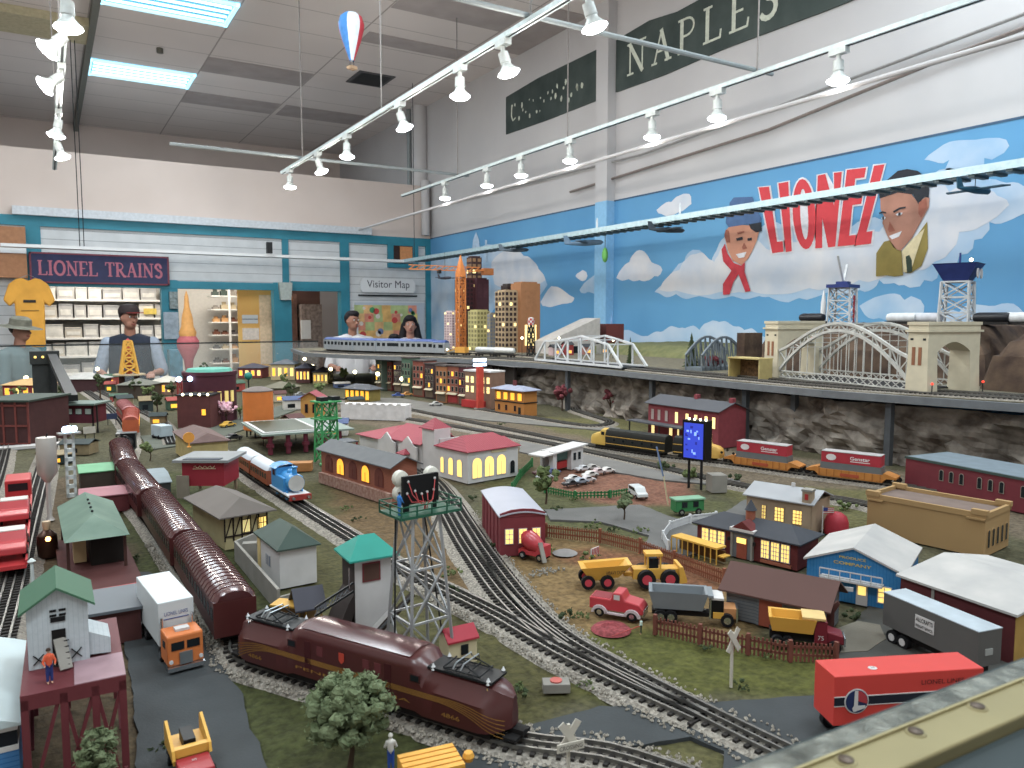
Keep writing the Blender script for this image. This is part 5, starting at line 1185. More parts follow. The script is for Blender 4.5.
for k, yy in enumerate((.40, .60)):
    o = MB(); y0 = D*yy; o.prism([(y0, .03), (y0+.12, .03), (y0+.12, H*.8), (y0+.10, H*.84), (y0+.085, H*.95), (y0+.060, H*1.12), (y0+.035, H*.95), (y0+.02, H*.84), (y0, H*.8)], -.014, -.008, m_wht, 'yz'); o.build('curved_gable', None, t)
    window(t, 'l', L, D, D-(y0+.045), .012, .018, .03, m_wht, m_glow2 if k else m_glow, 1, 1, arch=True)
walls(t, .26, D*.3, H*.8, m_wht, name='rear_hall', y0=D*.7); roof(t, 'hip', .28, D*.32, H*.8, .035, .01, mr_, y0=D*.69, name='rear_roof')
MB().box(L*.9, L*1.3, D*.15, D*.26, 0, H*.9, m_wht).build('side_annex', None, t); roof(t, 'gable', L*.35, D*.14, H*.92, .014, .004, mr_, x0=L*.92, y0=D*.14, name='annex_roof')
roof(t, 'hip', .05, .05, H*.55, .016, .002, mr_, x0=-.04, y0=D*.46, name='porch_roof'); MB().box(-.035, 0, D*.47, D*.53, 0, H*.55, m_wht).build('porch', None, t)
# red arched gate canopy left of the villa
t = thing('model_canopy', 'small dark canopy with red posts at left end of the white villa', 'canopy', W(352, 455), .1)
MB().box(-.06, .03, 0, .1, .05, .055, m_graywood).build('roof', None, t)
for x in (-.055, .02): MB().box(x, x+.006, 0, .006, 0, .05, m_red).build('post', None, t)
# --- brick depot with dark hip roof
t, L, D, H = house('brick_depot', 'dark red brick depot with black hipped roof, lit windows and pointed cupola', 'building', (697, 547), (797, 571), .105, topy=521)
H = ZT(W(697, 547).x, W(697, 547).y, 522)-GZ; bm2 = mat('dark red brick', '6A2A28', .7, var=.12, scale=60)
walls(t, L, D, H, bm2); rm = mat('charcoal roof', '3C3F46', .7, var=.1, scale=20); roof(t, 'hip', L, D, H, .024, .01, rm, inset=.05)
for i in range(3): window(t, 'f', L, D, L*(.09+.085*i), H*.22, L*.062, H*.6, m_wht, m_glow, 2, 4)
for i in range(3): window(t, 'f', L, D, L*(.70+.095*i), H*.22, L*.068, H*.62, m_wht, m_glow, 3, 4)
o = MB(); o.box(L*.37, L*.39, -.008, .02, 0, H*1.05, m_conc); o.box(L*.57, L*.59, -.008, .02, 0, H*1.05, m_conc); o.box(L*.36, L*.60, -.009, .02, H*1.02, H*1.12, m_wht); o.box(L*.39, L*.57, -.004, .01, 0, H*1.02, mat('grey entrance', '6E7074', .7)); o.build('entrance_bay', None, t)
MB().prism([(L*.38, H*1.12), (L*.58, H*1.12), (L*.48, H*1.12+.018)], -.008, .03, bm2, 'xz').build('entrance_gable', None, t)
door(t, 'f', L, D, L*.48, L*.10, H*.78, mat('terracotta door', '9A4A34', .6)).location.y = -.004
p = MB(); 
for k in range(3): p.box(L*(.445+.03*k)-.003, L*(.445+.03*k)+.005, -.0078, -.0068, H*.58, H*.78, m_glow)
p.build('fan_light', None, t)
MB().box(L*.66, L*.95, -.004, 0, .002, H*.14, mat('terracotta', 'A05A40', .7)).build('plinth', None, t)
c = MB(); c.cyl((L*.45, D*.45, H+.012), .011, .03, 10, mat('terracotta', 'A05A40')); c.lathe([(.015, 0), (.012, .004), (.001, .024)], 10, rm, c=(L*.45, D*.45, H+.042)); c.build('cupola', None, t)
for i in range(2): MB().box(L*(.35+.255*i), L*(.35+.255*i)+.004, -.014, -.008, H*.62, H*.74, m_dark).build('wall_lantern', None, t)
# --- tan building with grey roof
t, L, D, H = house('stone_house', 'tan stone house with pale grey roof and square chimney tower behind the brick depot', 'building', (746, 524), (811, 536), .13, topy=494)
walls(t, L, D, H, m_tan); roof(t, 'gable', L, D, H, .022, .008, mat('pale slate', 'A0A2A6', .6, var=.06, scale=15))
for u, w in ((.28, .05), (.52, .13), (.80, .14)): window(t, 'f', L, D, L*u, H*.3, L*w, H*.42, m_tan, m_glow, 3, 4)
c = MB(); c.box(L*.86, L*.99, -.004, .022, 0, H*1.38, m_tan); c.box(L*.85, L*1.0, -.006, .024, H*1.38, H*1.44, m_conc); c.box(L*.90, L*.95, -.005, -.004, H*1.12, H*1.3, m_red); c.build('chimney_tower', None, t)
MB().box(L*.55, L*.60, D*.48, D*.52, H+.015, H+.034, m_wht).build('roof_vent', None, t)
# --- sky blue gabled store
t, L, D, H = house('blue_store', 'bright blue gabled store with yellow lettering, white porch railing and pale roof', 'building', (806, 594), (901, 613), .2, topy=557)
a = W(806, 594); H = ZT(a.x, a.y, 558)-GZ; mb_ = lines_mat('blue boards', '2A82BE', '1F6EA6', 'X', .006, .12)
rise = .034; walls(t, L, D, H, mb_, gable='y', rise=rise); mw = mat('weathered white roof', 'A8A6A4', .8, scale=14, var=.2, col2='BDB9B4')
roof(t, 'gable', L, D, H, rise, .006, mw, axis='y', th=.004)
MB().box(L*.17, L*.82, -.022, 0, H*.62, H*.66, m_wht).build('porch_floor', None, t)
o = MB()
for x in [.17, .27, .385, .495, .605, .71, .82]: o.box(L*x-.0008, L*x+.0008, -.022, -.0204, H*.66, H*.9, m_wht)
o.box(L*.17, L*.82, -.022, -.0204, H*.88, H*.91, m_wht); o.box(L*.17, L*.82, -.022, -.0204, H*.70, H*.72, m_wht); o.build('porch_railing', None, t)
ylw = mat('yellow letters', 'C9B24A', .6)
text('PRODUCE', t, (L*.49, -.0012, H*1.20), (1, 0, 0), (0, 0, 1), .005, ylw, w=L*.28, bold=.02); text('COMPANY', t, (L*.49, -.0012, H*1.04), (1, 0, 0), (0, 0, 1), .006, ylw, w=L*.40, bold=.02)
window(t, 'f', L, D, L*.29, H*.12, L*.10, H*.42, m_wht, m_glow, 1, 2); window(t, 'f', L, D, L*.83, H*.18, L*.12, H*.40, m_wht, m_glow, 2, 3)
door(t, 'f', L, D, L*.60, L*.12, H*.56, m_wht, lit=m_glow); door(t, 'f', L, D, L*.22, L*.08, H*.2, m_wht)
MB().box(0, L*.2, -.012, 0, H*.02, H*.05, m_wht).build('loading_step', None, t)
tag(MB().box(0, .03, 0, .002, 0, .008, m_wht).build('small_sign', None, None, W(836, 590, 1.035), -.9), 'small white sign on a bracket in front of the blue store', 'sign')
# --- long white roofed shed at right
a = W(901, 575, 1.085); b_ = W(1016, 614, 1.085); d = b_-a; rz = math.atan2(d.y, d.x); L = d.length
t = thing('long_shed', 'long maroon walled shed with broad weathered white roof at right edge', 'building', (a.x, a.y, GZ), rz)
mwall = mat('deep maroon wall', '5A2428', .7, var=.08); L = L+.0; D = .25
walls(t, L, D, .083, mwall, gable='x', rise=.022); roof(t, 'gable', L, D, .083, .022, .006, mw, axis='x', th=.004)
MB().box(L, L+.0015, 0, D, 0, .08, mat('ochre end wall', 'B08A3A', .7)).build('end_wall', None, t)
MB().box(L*.3, L*.31+.003, -.0015, 0, 0, .083, mat('dull grey stripe', '8A8680', .7)).build('downpipe', None, t)
# --- tan parapet warehouse
a = W(868, 492, 1.105); b_ = W(986, 513, 1.105); d = b_-a; L = d.length; rz = math.atan2(d.y, d.x)
t = thing('parapet_warehouse', 'ochre plaster warehouse with stepped parapet and flat brown roof', 'building', (a.x, a.y, GZ), rz); D = .15; mo = mat('ochre plaster', 'A88654', .8, var=.08, scale=5)
walls(t, L, D, .092, mo); o = MB(); 
for q in ((-.002, L+.002, -.002, .006), (-.002, L+.002, D-.006, D+.002), (-.002, .006, 0, D), (L-.006, L+.002, 0, D)): o.box(q[0], q[1], q[2], q[3], .090, .103, mo)
for q in ((-.004, .03, -.004, .010), (L-.03, L+.004, -.004, .010), (L-.03, L+.004, D-.010, D+.004), (-.004, .03, D-.01, D+.004)): o.box(q[0], q[1], q[2], q[3], .098, .110, mo)
for x in (0, L-.04): o.box(x, x+.04, -.005, 0, .086, .090, mo)
o.build('parapet', None, t); MB().box(.006, L-.006, .006, D-.006, .092, .0935, mat('brown felt roof', '75645C', .9)).build('roof', None, t)
for i in range(5): window(t, 'r', L, D, D*(.14+.18*i), .02, .011, .035, mo, m_dwin, 1, 1, arch=True)
# --- big dark red hall with arched windows
a = W(906, 456, 1.10); b_ = W(1060, 485, 1.10); d = b_-a; L = d.length; rz = math.atan2(d.y, d.x)
t = thing('arched_hall', 'big dark red hall with pale arched windows against the rock face at right', 'building', (a.x, a.y, GZ), rz); D = .2; md_ = mat('oxblood wall', '6E2630', .7, var=.08)
walls(t, L, D, .093, md_); MB().box(-.003, L, -.003, D, .093, .10, mat('green trim', '3A4A46', .6)).build('cornice', None, t); MB().box(.004, L-.004, .004, D-.004, .10, .1008, mat('blue grey roof', '6E7C86', .7, var=.1)).build('roof', None, t)
for u in (.27, .34, .41, .53, .60, .67, .8, .87): window(t, 'f', L, D, L*u, .045, .011, .026, mat('aged stone', '8E857A', .8), m_dwin, 1, 1, arch=True)
# --- grey barn beside the fence
t, L, D, H = house('grey_barn', 'long grey clapboard barn with wide brown roof and terracotta doors', 'building', (726, 617), (824, 640), .10, H=.05)
a = W(726, 617); H = ZT(a.x, a.y, 586)-GZ
walls(t, L, D, H, m_graywood, gable='x', rise=.03); roof(t, 'gable', L, D, H, .03, .012, mat('brown roof', '5E423C', .8, var=.05, scale=8), th=.003)
door(t, 'f', L, D, L*.47, L*.24, H*.9, mat('terracotta door')); o = MB(); [o.box(L*x-.002, L*x+.002, -.003, 0, 0, H, m_graywood) for x in (.34, .60)]; o.build('door_frame', None, t)
MB().box(L*.73, L*.80, -.004, -.001, H*.2, H*.7, mat('terracotta door')).build('hatch', None, t)
tag(MB().prism([(0, 0), (.012, 0), (.012, .05), (.02, .065), (.016, .07), (0, .055)], 0, .006, mat('dark brown timber', '4E2E28', .8), 'xz').build('timber_gallows', None, None, W(826, 640), -.9), 'dark brown timber post standing at right end of the grey barn', 'post')
# --- gabled small grey-roof gas station / diner
t, L, D, H = house('filling_station', 'small white open fronted filling station with red interior beside the parked cars', 'building', (553, 474), (583, 467), .06, topy=452)
o = MB(); o.box(0, L*.12, 0, .02, 0, H, m_wht); o.box(L*.6, L, 0, .02, 0, H, m_wht); o.box(0, L, .05, .06, 0, H, m_wht); o.build('walls', None, t)
MB().add([(-.06, -.008, H*.86), (L+.02, -.008, H*1.04), (L+.02, .064, H*1.04), (-.06, .064, H*.86), (-.06, -.008, H*.92), (L+.02, -.008, H*1.1), (L+.02, .064, H*1.1), (-.06, .064, H*.92)], [(0,3,2,1),(4,5,6,7),(0,1,5,4),(1,2,6,5),(2,3,7,6),(3,0,4,7)], m_wht).build('slanted_roof', None, t)
MB().box(L*.12, L*.6, .02, .024, H*.1, H*.42, m_red).build('red_counter', None, t); MB().box(L*.12, L*.6, .018, .022, H*.5, H*.85, mat('teal grey board', '4E6E68', .7)).build('menu_board', None, t)
for u in (.7, .86): window(t, 'f', L, .06, L*u, H*.42, L*.09, H*.35, m_wht, m_dwin, 1, 1)
MB().box(-.03, -.028, -.03, -.028, 0, H*.82, m_wht).build('post', None, t)
# --- row of town buildings under the shelf
town = [(376,390,382,360,'4A5A52','dark green shopfront at left end of the town row'),(386,390,392,362,'7A3A34','narrow red brown town building'),(394,392,402,361,'3E3236','dark violet brown town building with a white stripe'),
 (402,394,411,358,'4E6A58','green painted town building beside the rust brick one'),(413,396,424,361,'8A4A3C','rust brick town building beside the green one'),(425,398,434,364,'4A3A3A','dark brown town building with cream awnings'),
 (436,402,447,366,'A0683E','orange tan town building with tall window'),(447,403,459,366,'8A4E3E','brick town building with red ground floor'),(459,405,467,367,'5E2C36','deep maroon narrow town building')]
t0 = None
for i, (x0, yb, x1, yt, c, lb) in enumerate(town):
    t, L, D, H = house('town_building', lb, 'building', (x0, yb), (x1, yb+.9*(x1-x0)/8), .12, topy=yt, group='row of town buildings')
    L *= .97; walls(t, L, D, H, mat('town '+c, c, .8, var=.1, scale=30)); MB().box(-.003, L+.003, -.006, D, H, H+.008, mat('town cornice', '4E4644', .7)).build('cornice', None, t)
    for r_ in range(3):
        for k in range(2 if L < .07 else 3):
            n_ = 2 if L < .07 else 3; window(t, 'f', L, D, L*(k+.5)/n_, H*(.34+.2*r_), L*.5/n_, H*.12, mat('stone trim', '9A9080', .8), (m_glow3 if (i*5+r_*2+k*3) % 7 == 0 else m_dwin), 1, 1)
    MB().box(L*.1, L*.9, -.003, 0, H*.04, H*.24, mat('shop '+('A03030' if i in (7,) else '6A5A4A'), 'A03030' if i == 7 else '6A5A4A', .6)).build('shopfront', None, t)
    MB().prism([(-.02, H*.25), (0, H*.30), (0, H*.28)], L*.08, L*.92, mat('awning', 'B0A488', .8), 'yz').build('awning', None, t)
t, L, D, H = house('town_building', 'cream windowed red fronted corner building behind the red beacon pylon', 'building', (465, 406), (491, 409), .12, topy=371, group='row of town buildings')
walls(t, L, D, H, mat('town cream', '8A6A58', .8)); MB().box(-.004, L+.004, -.008, D, H, H+.01, m_wht).build('cornice', None, t)
for r_ in range(2):
    for k in range(5): window(t, 'f', L, D, L*(k+.5)/5, H*(.42+.27*r_), L*.1, H*.17, m_cream, m_glow2, 1, 2)
MB().box(0, L*.8, -.03, 0, 0, H*.2, m_red).build('red_shopfront', None, t)
# orange two storey signal house
t, L, D, H = house('signal_house', 'orange two storey house with pale blue hipped roof below the upper shelf', 'building', (495, 413), (524, 417), .1, topy=388)
walls(t, L, D, H, mat('orange clapboard', 'B5742A', .7, var=.06)); MB().box(-.004, L+.004, -.004, D+.004, H*.5, H*.54, m_dark).build('band', None, t)
roof(t, 'hip', L, D, H, .022, .02, mat('pale blue roof', '8A90A6', .6)); MB().box(L*.45, L*.55, D*.4, D*.5, H, H+.05, mat('maroon chimney', '6A3034', .7)).build('chimney', None, t)
for k in range(4): window(t, 'f', L, D, L*(.14+.24*k), H*.6, L*.13, H*.28, mat('rust trim', '8A3E20', .6), m_glow3, 1, 1)
for u in (.15, .4, .7): window(t, 'f', L, D, L*u, H*.18, L*.06, H*.2, mat('rust trim'), m_dwin, 1, 1)
door(t, 'f', L, D, L*.85, L*.08, H*.35, m_dark)
# red beacon pylon with lights
p_ = W(480, 409); h = ZT(p_.x, p_.y, 367)-GZ
t = thing('beacon_pylon', 'bright red slab pylon topped by two bars of blue white lights', 'pylon', p_, .2)
MB().box(-.022, .022, -.01, .01, 0, h, mat('signal red', 'C8402E', .5)).build('pylon', None, t); MB().box(-.03, .03, -.02, .02, 0, .008, m_conc).build('base', None, t)
mlw = mat('led white blue', 'BFDCFF', emit=7, var=0)
for k in (0, 1): MB().box(-.045, .045, -.008, .008, h+.006+k*.028, h+.022+k*.028, mlw).build('light_bar', None, t)
MB().tube([(0, 0, h), (0, 0, h+.05)], .004, 6, m_dark).build('mast', None, t)
# brick works under the shelf with lit tall windows
t, L, D, H = house('brick_works', 'long red brick works with dark roof and pale lit windows below the rock shelf', 'building', (648, 436), (718, 449), .17, topy=403)
a = W(648, 436); H = ZT(a.x, a.y, 402)-GZ; mbk = mat('rose brick', '8A3A42', .7, var=.1, scale=50)
walls(t, L, D, H, mbk, gable='x', rise=.03); roof(t, 'gable', L, D, H, .03, .014, mat('dark slate roof', '4E5056', .7, var=.06, scale=10))
for k, u in enumerate((.07, .17, .28, .43, .58, .70, .84, .94)): window(t, 'f', L, D, L*u, H*.52, L*.04, H*.3, mbk, m_glow2 if k in (3, 4, 5, 6, 7) else mat('pale pane', 'A89A94', .5), 1, 1)
for u in (.08, .35, .47, .9): window(t, 'f', L, D, L*u, H*.05, L*.045, H*.32, mbk, m_glow2, 1, 1)
MB().box(-.08, L*.62, -.06, 0, H*.42, H*.46, mat('dark slate roof')).build('canopy', None, t)
for x in (-.07, L*.3, L*.6): MB().box(x, x+.005, -.058, -.053, 0, H*.42, m_dark).build('post', None, t)
for x in (.5, .97): MB().box(L*x, L*x+.02, D*.5-.01, D*.5+.01, H+.02, H+.05, mbk).build('chimney', None, t)
# ================= left hand cluster
# --- brick freight building with grey roof
a, rz, L, D = F3((356, 455), (399, 464), (313, 447), 1.055)
t = thing('freight_house', 'long brick freight house with grey roof and lit arched openings behind the steel tower', 'building', W(390, 507), 0)
A_ = W(392, 505); B__ = W(404, 488); C_ = W(322, 482); d = C_-A_; rz = math.atan2(d.y, d.x)
t.location = C_; t.rotation_euler.z = math.atan2(-d.y, -d.x); L = d.length; D = .09; H = ZT(A_.x, A_.y, 466)-GZ
walls(t, L, D, H, m_brick2, gable='x', rise=.022); roof(t, 'gable', L, D, H, .022, .014, mat('dull slate roof', '686A6C', .8, var=.07))
for k in range(5): window(t, 'f', L, D, L*(.12+.18*k), H*.40, L*.10, H*.25, m_brick, m_glow3 if k in (1, 3) else mat('shade brick', '6E3A30', .7), 2, 1, arch=True)
MB().box(0, L, -.012, 0, 0, H*.3, mat('rubble skirt', '8A5A4C', .9, scale=80, var=.4, col2='B09080')).build('loading_platform', None, t)
# --- yellow white house with dark green hip roof
a, rz, L, D = F3((277, 550), (322, 543), (253, 531), 1.085)
t = thing('white_bungalow', 'white bungalow with dark green pyramid roof behind the maroon coach', 'building', (a.x, a.y, GZ), rz); ov = .008
walls(t, L-2*ov, D-2*ov, .083, m_wht, x0=ov, y0=ov); roof(t, 'hip', L, D, .083, .034, 0, mat('bottle green roof', '3E5048', .6, var=.12, scale=20), inset=min(L, D)/2-.002, axis='y' if D > L else 'x')
MB().box(ov-.001, ov, ov, D-ov, 0, .083, m_wht).build('side_wall', None, t); MB().box(ov-.002, ov-.001, D-.03, D-ov, 0, .08, mat('cream yellow panel', 'D9BE7A', .6)).build('side_panel', None, t)
window(t, 'l', L, D, D*.5, .03, .03, .022, m_wht, mat('grey pane', '7A8494', .4), 3, 1).location.x = ov
# concrete walls yard
for (A_, B__, hh, lb) in (((236, 560), (279, 612), .045, 'grey concrete yard wall in front of the white bungalow'), ((279, 612), (300, 606), .03, 'short grey concrete wall by the yellow crane cab'), ((236, 560), (262, 548), .045, 'grey concrete wall behind the timbered house')):
    a = W(*A_); b_ = W(*B__); tag(MB().bar((a.x, a.y, GZ+hh/2-.001), (b_.x, b_.y, GZ+hh/2-.001), .006, hh, m_conc).build('yard_wall'), lb, 'wall')
# --- dark slate lean-to shed
t, L, D, H = house('slate_kiosk', 'small kiosk with steep dark slate roof on tan posts left of the teal tower', 'building', (300, 640), (322, 636), .05, H=.062)
roof(t, 'gable', L, .05, .058, .022, .008, mat('purple slate', '4A4A54', .7, var=.06), axis='x')
for x in (0, L): MB().box(x-.0015, x+.0015, 0, .003, 0, .058, mat('tan post', 'B08A4A', .6)).build('post', None, t)
MB().box(0, L, .042, .05, 0, .058, mat('tan panel', 'A58458', .7)).build('rear_wall', None, t)
t = thing('crane_cab', 'small yellow crane cab between the maroon locomotive and the yard wall', 'cab', W(272, 634), -.75)
my = mat('cab yellow', 'D9A428', .5)
MB().box(0, .05, 0, .03, .03, .05, mat('cab dark', '5A4020', .6)).box(-.002, .052, -.002, .032, .05, .053, my).build('roof', None, t)
for x, y in ((0, 0), (.047, 0), (0, .027), (.047, .027)): MB().box(x, x+.004, y, y+.004, 0, .05, my).build('post', None, t)
MB().box(0, .05, 0, .03, 0, .022, my).build('body', None, t)
# --- coal tower white/dark with teal roof
fp = W(356, 648); rp = W(392, 640); d = rp-fp; rz = math.atan2(d.y, d.x); L = d.length; D = .062; H = ZT(fp.x, fp.y, 559)-GZ
t = thing('teal_roof_tower', 'white and dark walled tower with bright teal pyramid roof beside the maroon locomotive', 'tower', fp, rz)
walls(t, L, D, H, m_wht); roof(t, 'hip', L, D, H, .030, .012, mat('teal roof', '1F9A8A', .35, var=.05), inset=.03)
MB().box(-.0015, 0, 0, D, H*.12, H, mat('dark brown side', '38302E', .7)).build('dark_side', None, t)
window(t, 'f', L, D, L*.45, H*.74, L*.42, H*.18, mat('maroon trim', '7A2C34', .6), mat('brown shutter', '5A3E34', .6), 1, 1)
o = MB(); o.prism([(-.045, 0), (-.02, 0), (0, H*.45), (0, H*.62), (-.012, H*.5)], 0, D, mat('dark brown side'), 'xz'); o.build('chute', None, t)
o = MB(); o.prism([(L, 0), (L+.02, 0), (L*.45, 0), (-.01, 0), (L, H*.4)], -.02, -.001, m_wht, 'xz'); o.build('ramp_wall', None, t)
sc_ = MB(); sc_.bar((L*.1, -.028, .012), (L+.028, -.028, H*.56), .012, .006, mat('conveyor brown', '3E342E', .8)); sc_.bar((L*.1-.001, -.034, .018), (L+.027, -.034, H*.58), .001, .004, m_graywood); sc_.build('conveyor', None, t)
g_ = MB()
for k in range(7):
    z0 = H*.66; g_.bar((-.012-k*.008, -.006, z0-.004*k), (-.020-k*.008, -.006, z0+.012-.004*(k+1)), .0015, .0015, m_graywood); g_.bar((-.012-k*.008, -.006, z0+.012-.004*k), (-.020-k*.008, -.006, z0-.004*(k+1)), .0015, .0015, m_graywood)
g_.bar((-.004, -.006, z0), (-.07, -.006, z0-.03), .003, .003, m_dark); g_.bar((-.004, -.006, z0+.014), (-.07, -.006, z0-.016), .003, .003, m_dark); g_.build('truss_arm', None, t)
MB().tube([(-.012, -.008, H*.70), (-.012, -.008, H*.93)], .0012, 6, m_chrome).build('handrail', None, t)
# --- steel lattice floodlight tower
c0 = W(420, 664); s0, s1 = .040, .0235; hT = ZT(c0.x, c0.y, 512)-GZ
rz = .12; t = thing('floodlight_tower', 'tall silver lattice tower with green platform and black lamp board with red wires', 'tower', c0, rz)
base = [(-s0, -s0), (s0, -s0), (s0, s0), (-s0, s0)]; top = [(-s1, -s1), (s1, -s1), (s1, s1), (-s1, s1)]
ms = mat('silver lattice', 'A4A6A8', .4, .3, var=.05)
lt = MB(); lattice(lt, base, 0, hT, top, 3, .0032, ms); lt.build('lattice_legs', None, t)
mgp = mat('platform green', '1F5A44', .5); KX = 1.25
o = MB(); o.box(-.05, .058, -.034, .034, hT, hT+.004, mgp)
for q in [(a_*KX, b_) for a_, b_ in ((-.04, -.034), (.003, -.034), (.046, -.034), (.046, .034), (.003, .034), (-.04, .034), (-.04, 0), (.046, 0), (-.018, -.034), (.025, -.034))]: o.bar((q[0], q[1], hT), (q[0], q[1], hT+.02), .0018, .0018, mgp)
for zz in (.012, .02):
    P4 = [(-.05, -.034), (.0575, -.034), (.0575, .034), (-.05, .034)]
    for k in range(4): o.bar((*P4[k], hT+zz), (*P4[(k+1) % 4], hT+zz), .0018, .0018, mgp)
o.build('platform', None, t)
MB().box(-.030, .034, -.006, 0, hT+.016, hT+.060, m_black).box(-.028, -.020, -.006, 0, hT, hT+.02, m_black).box(.026, .030, -.006, 0, hT, hT+.02, m_black).build('lamp_board', None, t)
for x, zz in ((-.026, .055), (.030, .055), (-.026, .032), (.030, .032)): MB().lathe([(.002, 0), (.012, .004), (.013, .014), (.001, .014)], 12, mat('lamp globe', 'D5D2C4', .3), T=Matrix.Translation((x, 0, hT+zz)) @ Matrix.Rotation(-PI/2, 4, 'X')).build('floodlight', None, t)
mrw = mat('red wire', 'D04848', .4, var=0); wr = MB()
rr = random.Random(4)
for k, (x, zz) in enumerate(((-.022, .052), (.026, .052), (-.024, .034), (.024, .034), (.002, .030), (-.01, .036), (.012, .032))):
    wr.sph((x, -.0075, hT+zz), .0022, 6, m_wht); e = (.007+rr.uniform(-.003, .003), -.012, hT+.012); wr.tube([(x, -.008, hT+zz), (x*.8, -.013, hT+zz*.62), ((x+e[0])/2, -.016, hT+.02), e, (e[0], -.010, hT+.006)], .0007, 5, mrw)
wr.build('red_wires', None, t)
fig(c0+V((-.040, -.020, hT+.004)), .3, 'blue overalled worker standing at left edge of the floodlight tower platform', '2F7FD0', '2F7FD0', .036, skin='2F7FD0')
MB().bar((s1, s1, hT), (s0+.004, -s0*.2, 0), .002, .002, m_dark).bar((-s1-.004, s1, hT), (-s0-.006, 0, 0), .0025, .0025, m_dark).build('ladder', None, t)
# little white hut red roof
t, L, D, H = house('lineside_hut', 'tiny cream hut with bright red roof right of the floodlight tower', 'building', (449, 668), (477, 661), .036, topy=643)
walls(t, L, D, H, m_cream, gable='x', rise=.012); roof(t, 'gable', L, D, H, .014, .003, mat('red hut roof', 'B02438', .5, var=.05)); window(t, 'f', L, D, L*.55, H*.45, L*.18, H*.3, m_dark, m_dwin, 1, 1)
# grey transformer box with red top
t = thing('lineside_box', 'small grey lineside box with a pink red top beside the switch', 'box', W(556, 690), -.5)
MB().box(-.02, .02, -.012, .012, 0, .014, m_conc).build('box', None, t, bevel=.001); MB().cyl((0, 0, .014), .009, .002, 14, mat('pink red cap', 'C05A50', .6)).build('cap', None, t)
# --- timbered house, grey brown roof
a, rz, L, D = F3((219, 518), (275, 508), (183, 497), 1.085)
t = thing('timbered_cottage', 'cream timber framed cottage with wide grey brown roof beside the second maroon coach', 'building', (a.x, a.y, GZ), rz)
ov = .018; mcr = mat('cream plaster', 'B8A878', .8, var=.08); mbr = mat('grey brown roof', '6E6660', .8, var=.07, scale=10); mtb = mat('dark timber', '2E2420', .8)
walls(t, L-2*ov, D-2*ov, .083, mcr, x0=ov, y0=ov); roof(t, 'hip', L, D, .083, .032, 0, mbr, inset=.05, axis='y' if D > L else 'x')
o = MB()
for k in range(6): x = ov+(L-2*ov)*k/5; o.box(x-.0015, x+.0015, ov-.0025, ov, .02, .083, mtb)
for k in range(4): x = ov+(L-2*ov)*k/5; o.bar((x+.003, ov-.002, .034), (x+(L-2*ov)/5-.003, ov-.002, .078), .002, .002, mtb)
o.box(ov, L-ov, ov-.0025, ov, .030, .033, mtb); o.box(ov, L-ov, ov-.0025, ov, .078, .083, mtb); o.build('timber_frame', None, t)
q = window(t, 'f', L, D, L*.78, .04, L*.14, .026, mtb, m_glow, 3, 2); q.location.y = ov
q = window(t, 'f', L, D, L*.5, .036, L*.14, .03, mtb, mat('cream lit pane', 'E0CC8A', emit=.6, var=0), 1, 1); q.location.y = ov
tag(MB().box(0, .03, 0, .02, 0, .05, m_conc).build('concrete_block', None, None, W(243, 566), -.3), 'small concrete block beside the timbered cottage', 'block')
# --- red eatery tower with grey octagonal roof, yellow ball sign
a = W(176, 461, 1.115); b_ = W(237, 461, 1.115); d = b_-a; L = d.length*.82; rz = math.atan2(d.y, d.x); D = .15
t = thing('red_eatery', 'crimson walled eatery on posts with grey overhanging roof and pale script sign', 'building', (a.x, a.y, GZ), rz)
MB().prism([(.012, .012), (L-.012, .012), (L-.012, D-.01), (.012, D-.01)], .035, .11, mat('crimson wall', '9C2434', .6, var=.04)).build('walls', None, t)
MB().box(-.01, L+.008, -.006, D+.01, .110, .118, mat('grey flat roof', '8A8C8C', .6, var=.06)).box(.02, L-.02, .0, .03, .118, .120, mat('blue black strip', '2C3440', .5)).build('roof', None, t)
for x in (.018, L-.02): 
    for y in (.018, D-.02): MB().box(x-.004, x+.004, y-.004, y+.004, 0, .036, m_tan).build('post', None, t)
sc_ = MB(); rr = random.Random(8); pts = [(L*.32+i*L*.42/14, .0112, .094+.004*math.sin(i*1.9)) for i in range(15)]; sc_.tube(pts, .0013, 5, m_cream); sc_.tube([(L*.3, .0112, .088), (L*.76, .0112, .089)], .0012, 5, m_cream); sc_.build('script_sign', None, t)
MB().box(0, L*.25, -.004, .0, .0, .07, mat('side screen', '8A8070', .7)).build('side_screen', None, t)
q = W(189, 447, 1.12); t = thing('disc_sign', 'round orange yellow disc sign on the eatery roof', 'sign', q, 0)
MB().cyl((0, -.003, .032), .018, .006, 20, mat('orange disc', 'E89A1E', .5), 'y').build('disc', None, t); MB().lathe([(.008, 0), (.003, .004), (.003, .016)], 8, mat('orange disc')).build('stand', None, t)
# brown roofed house behind
a, rz, L, D = F3((189, 443), (232, 441), (172, 431), 1.09)
t = thing('brown_roof_house', 'cream house with low purple brown roof behind the crimson eatery', 'building', (a.x, a.y, GZ), rz); walls(t, L-.02, D-.02, .088, mat('dull yellow wall', 'B8A468', .7), x0=.01, y0=.01); roof(t, 'hip', L, D, .088, .028, 0, mat('purple brown roof', '6A5450', .8), inset=.04, axis='y' if D > L else 'x')
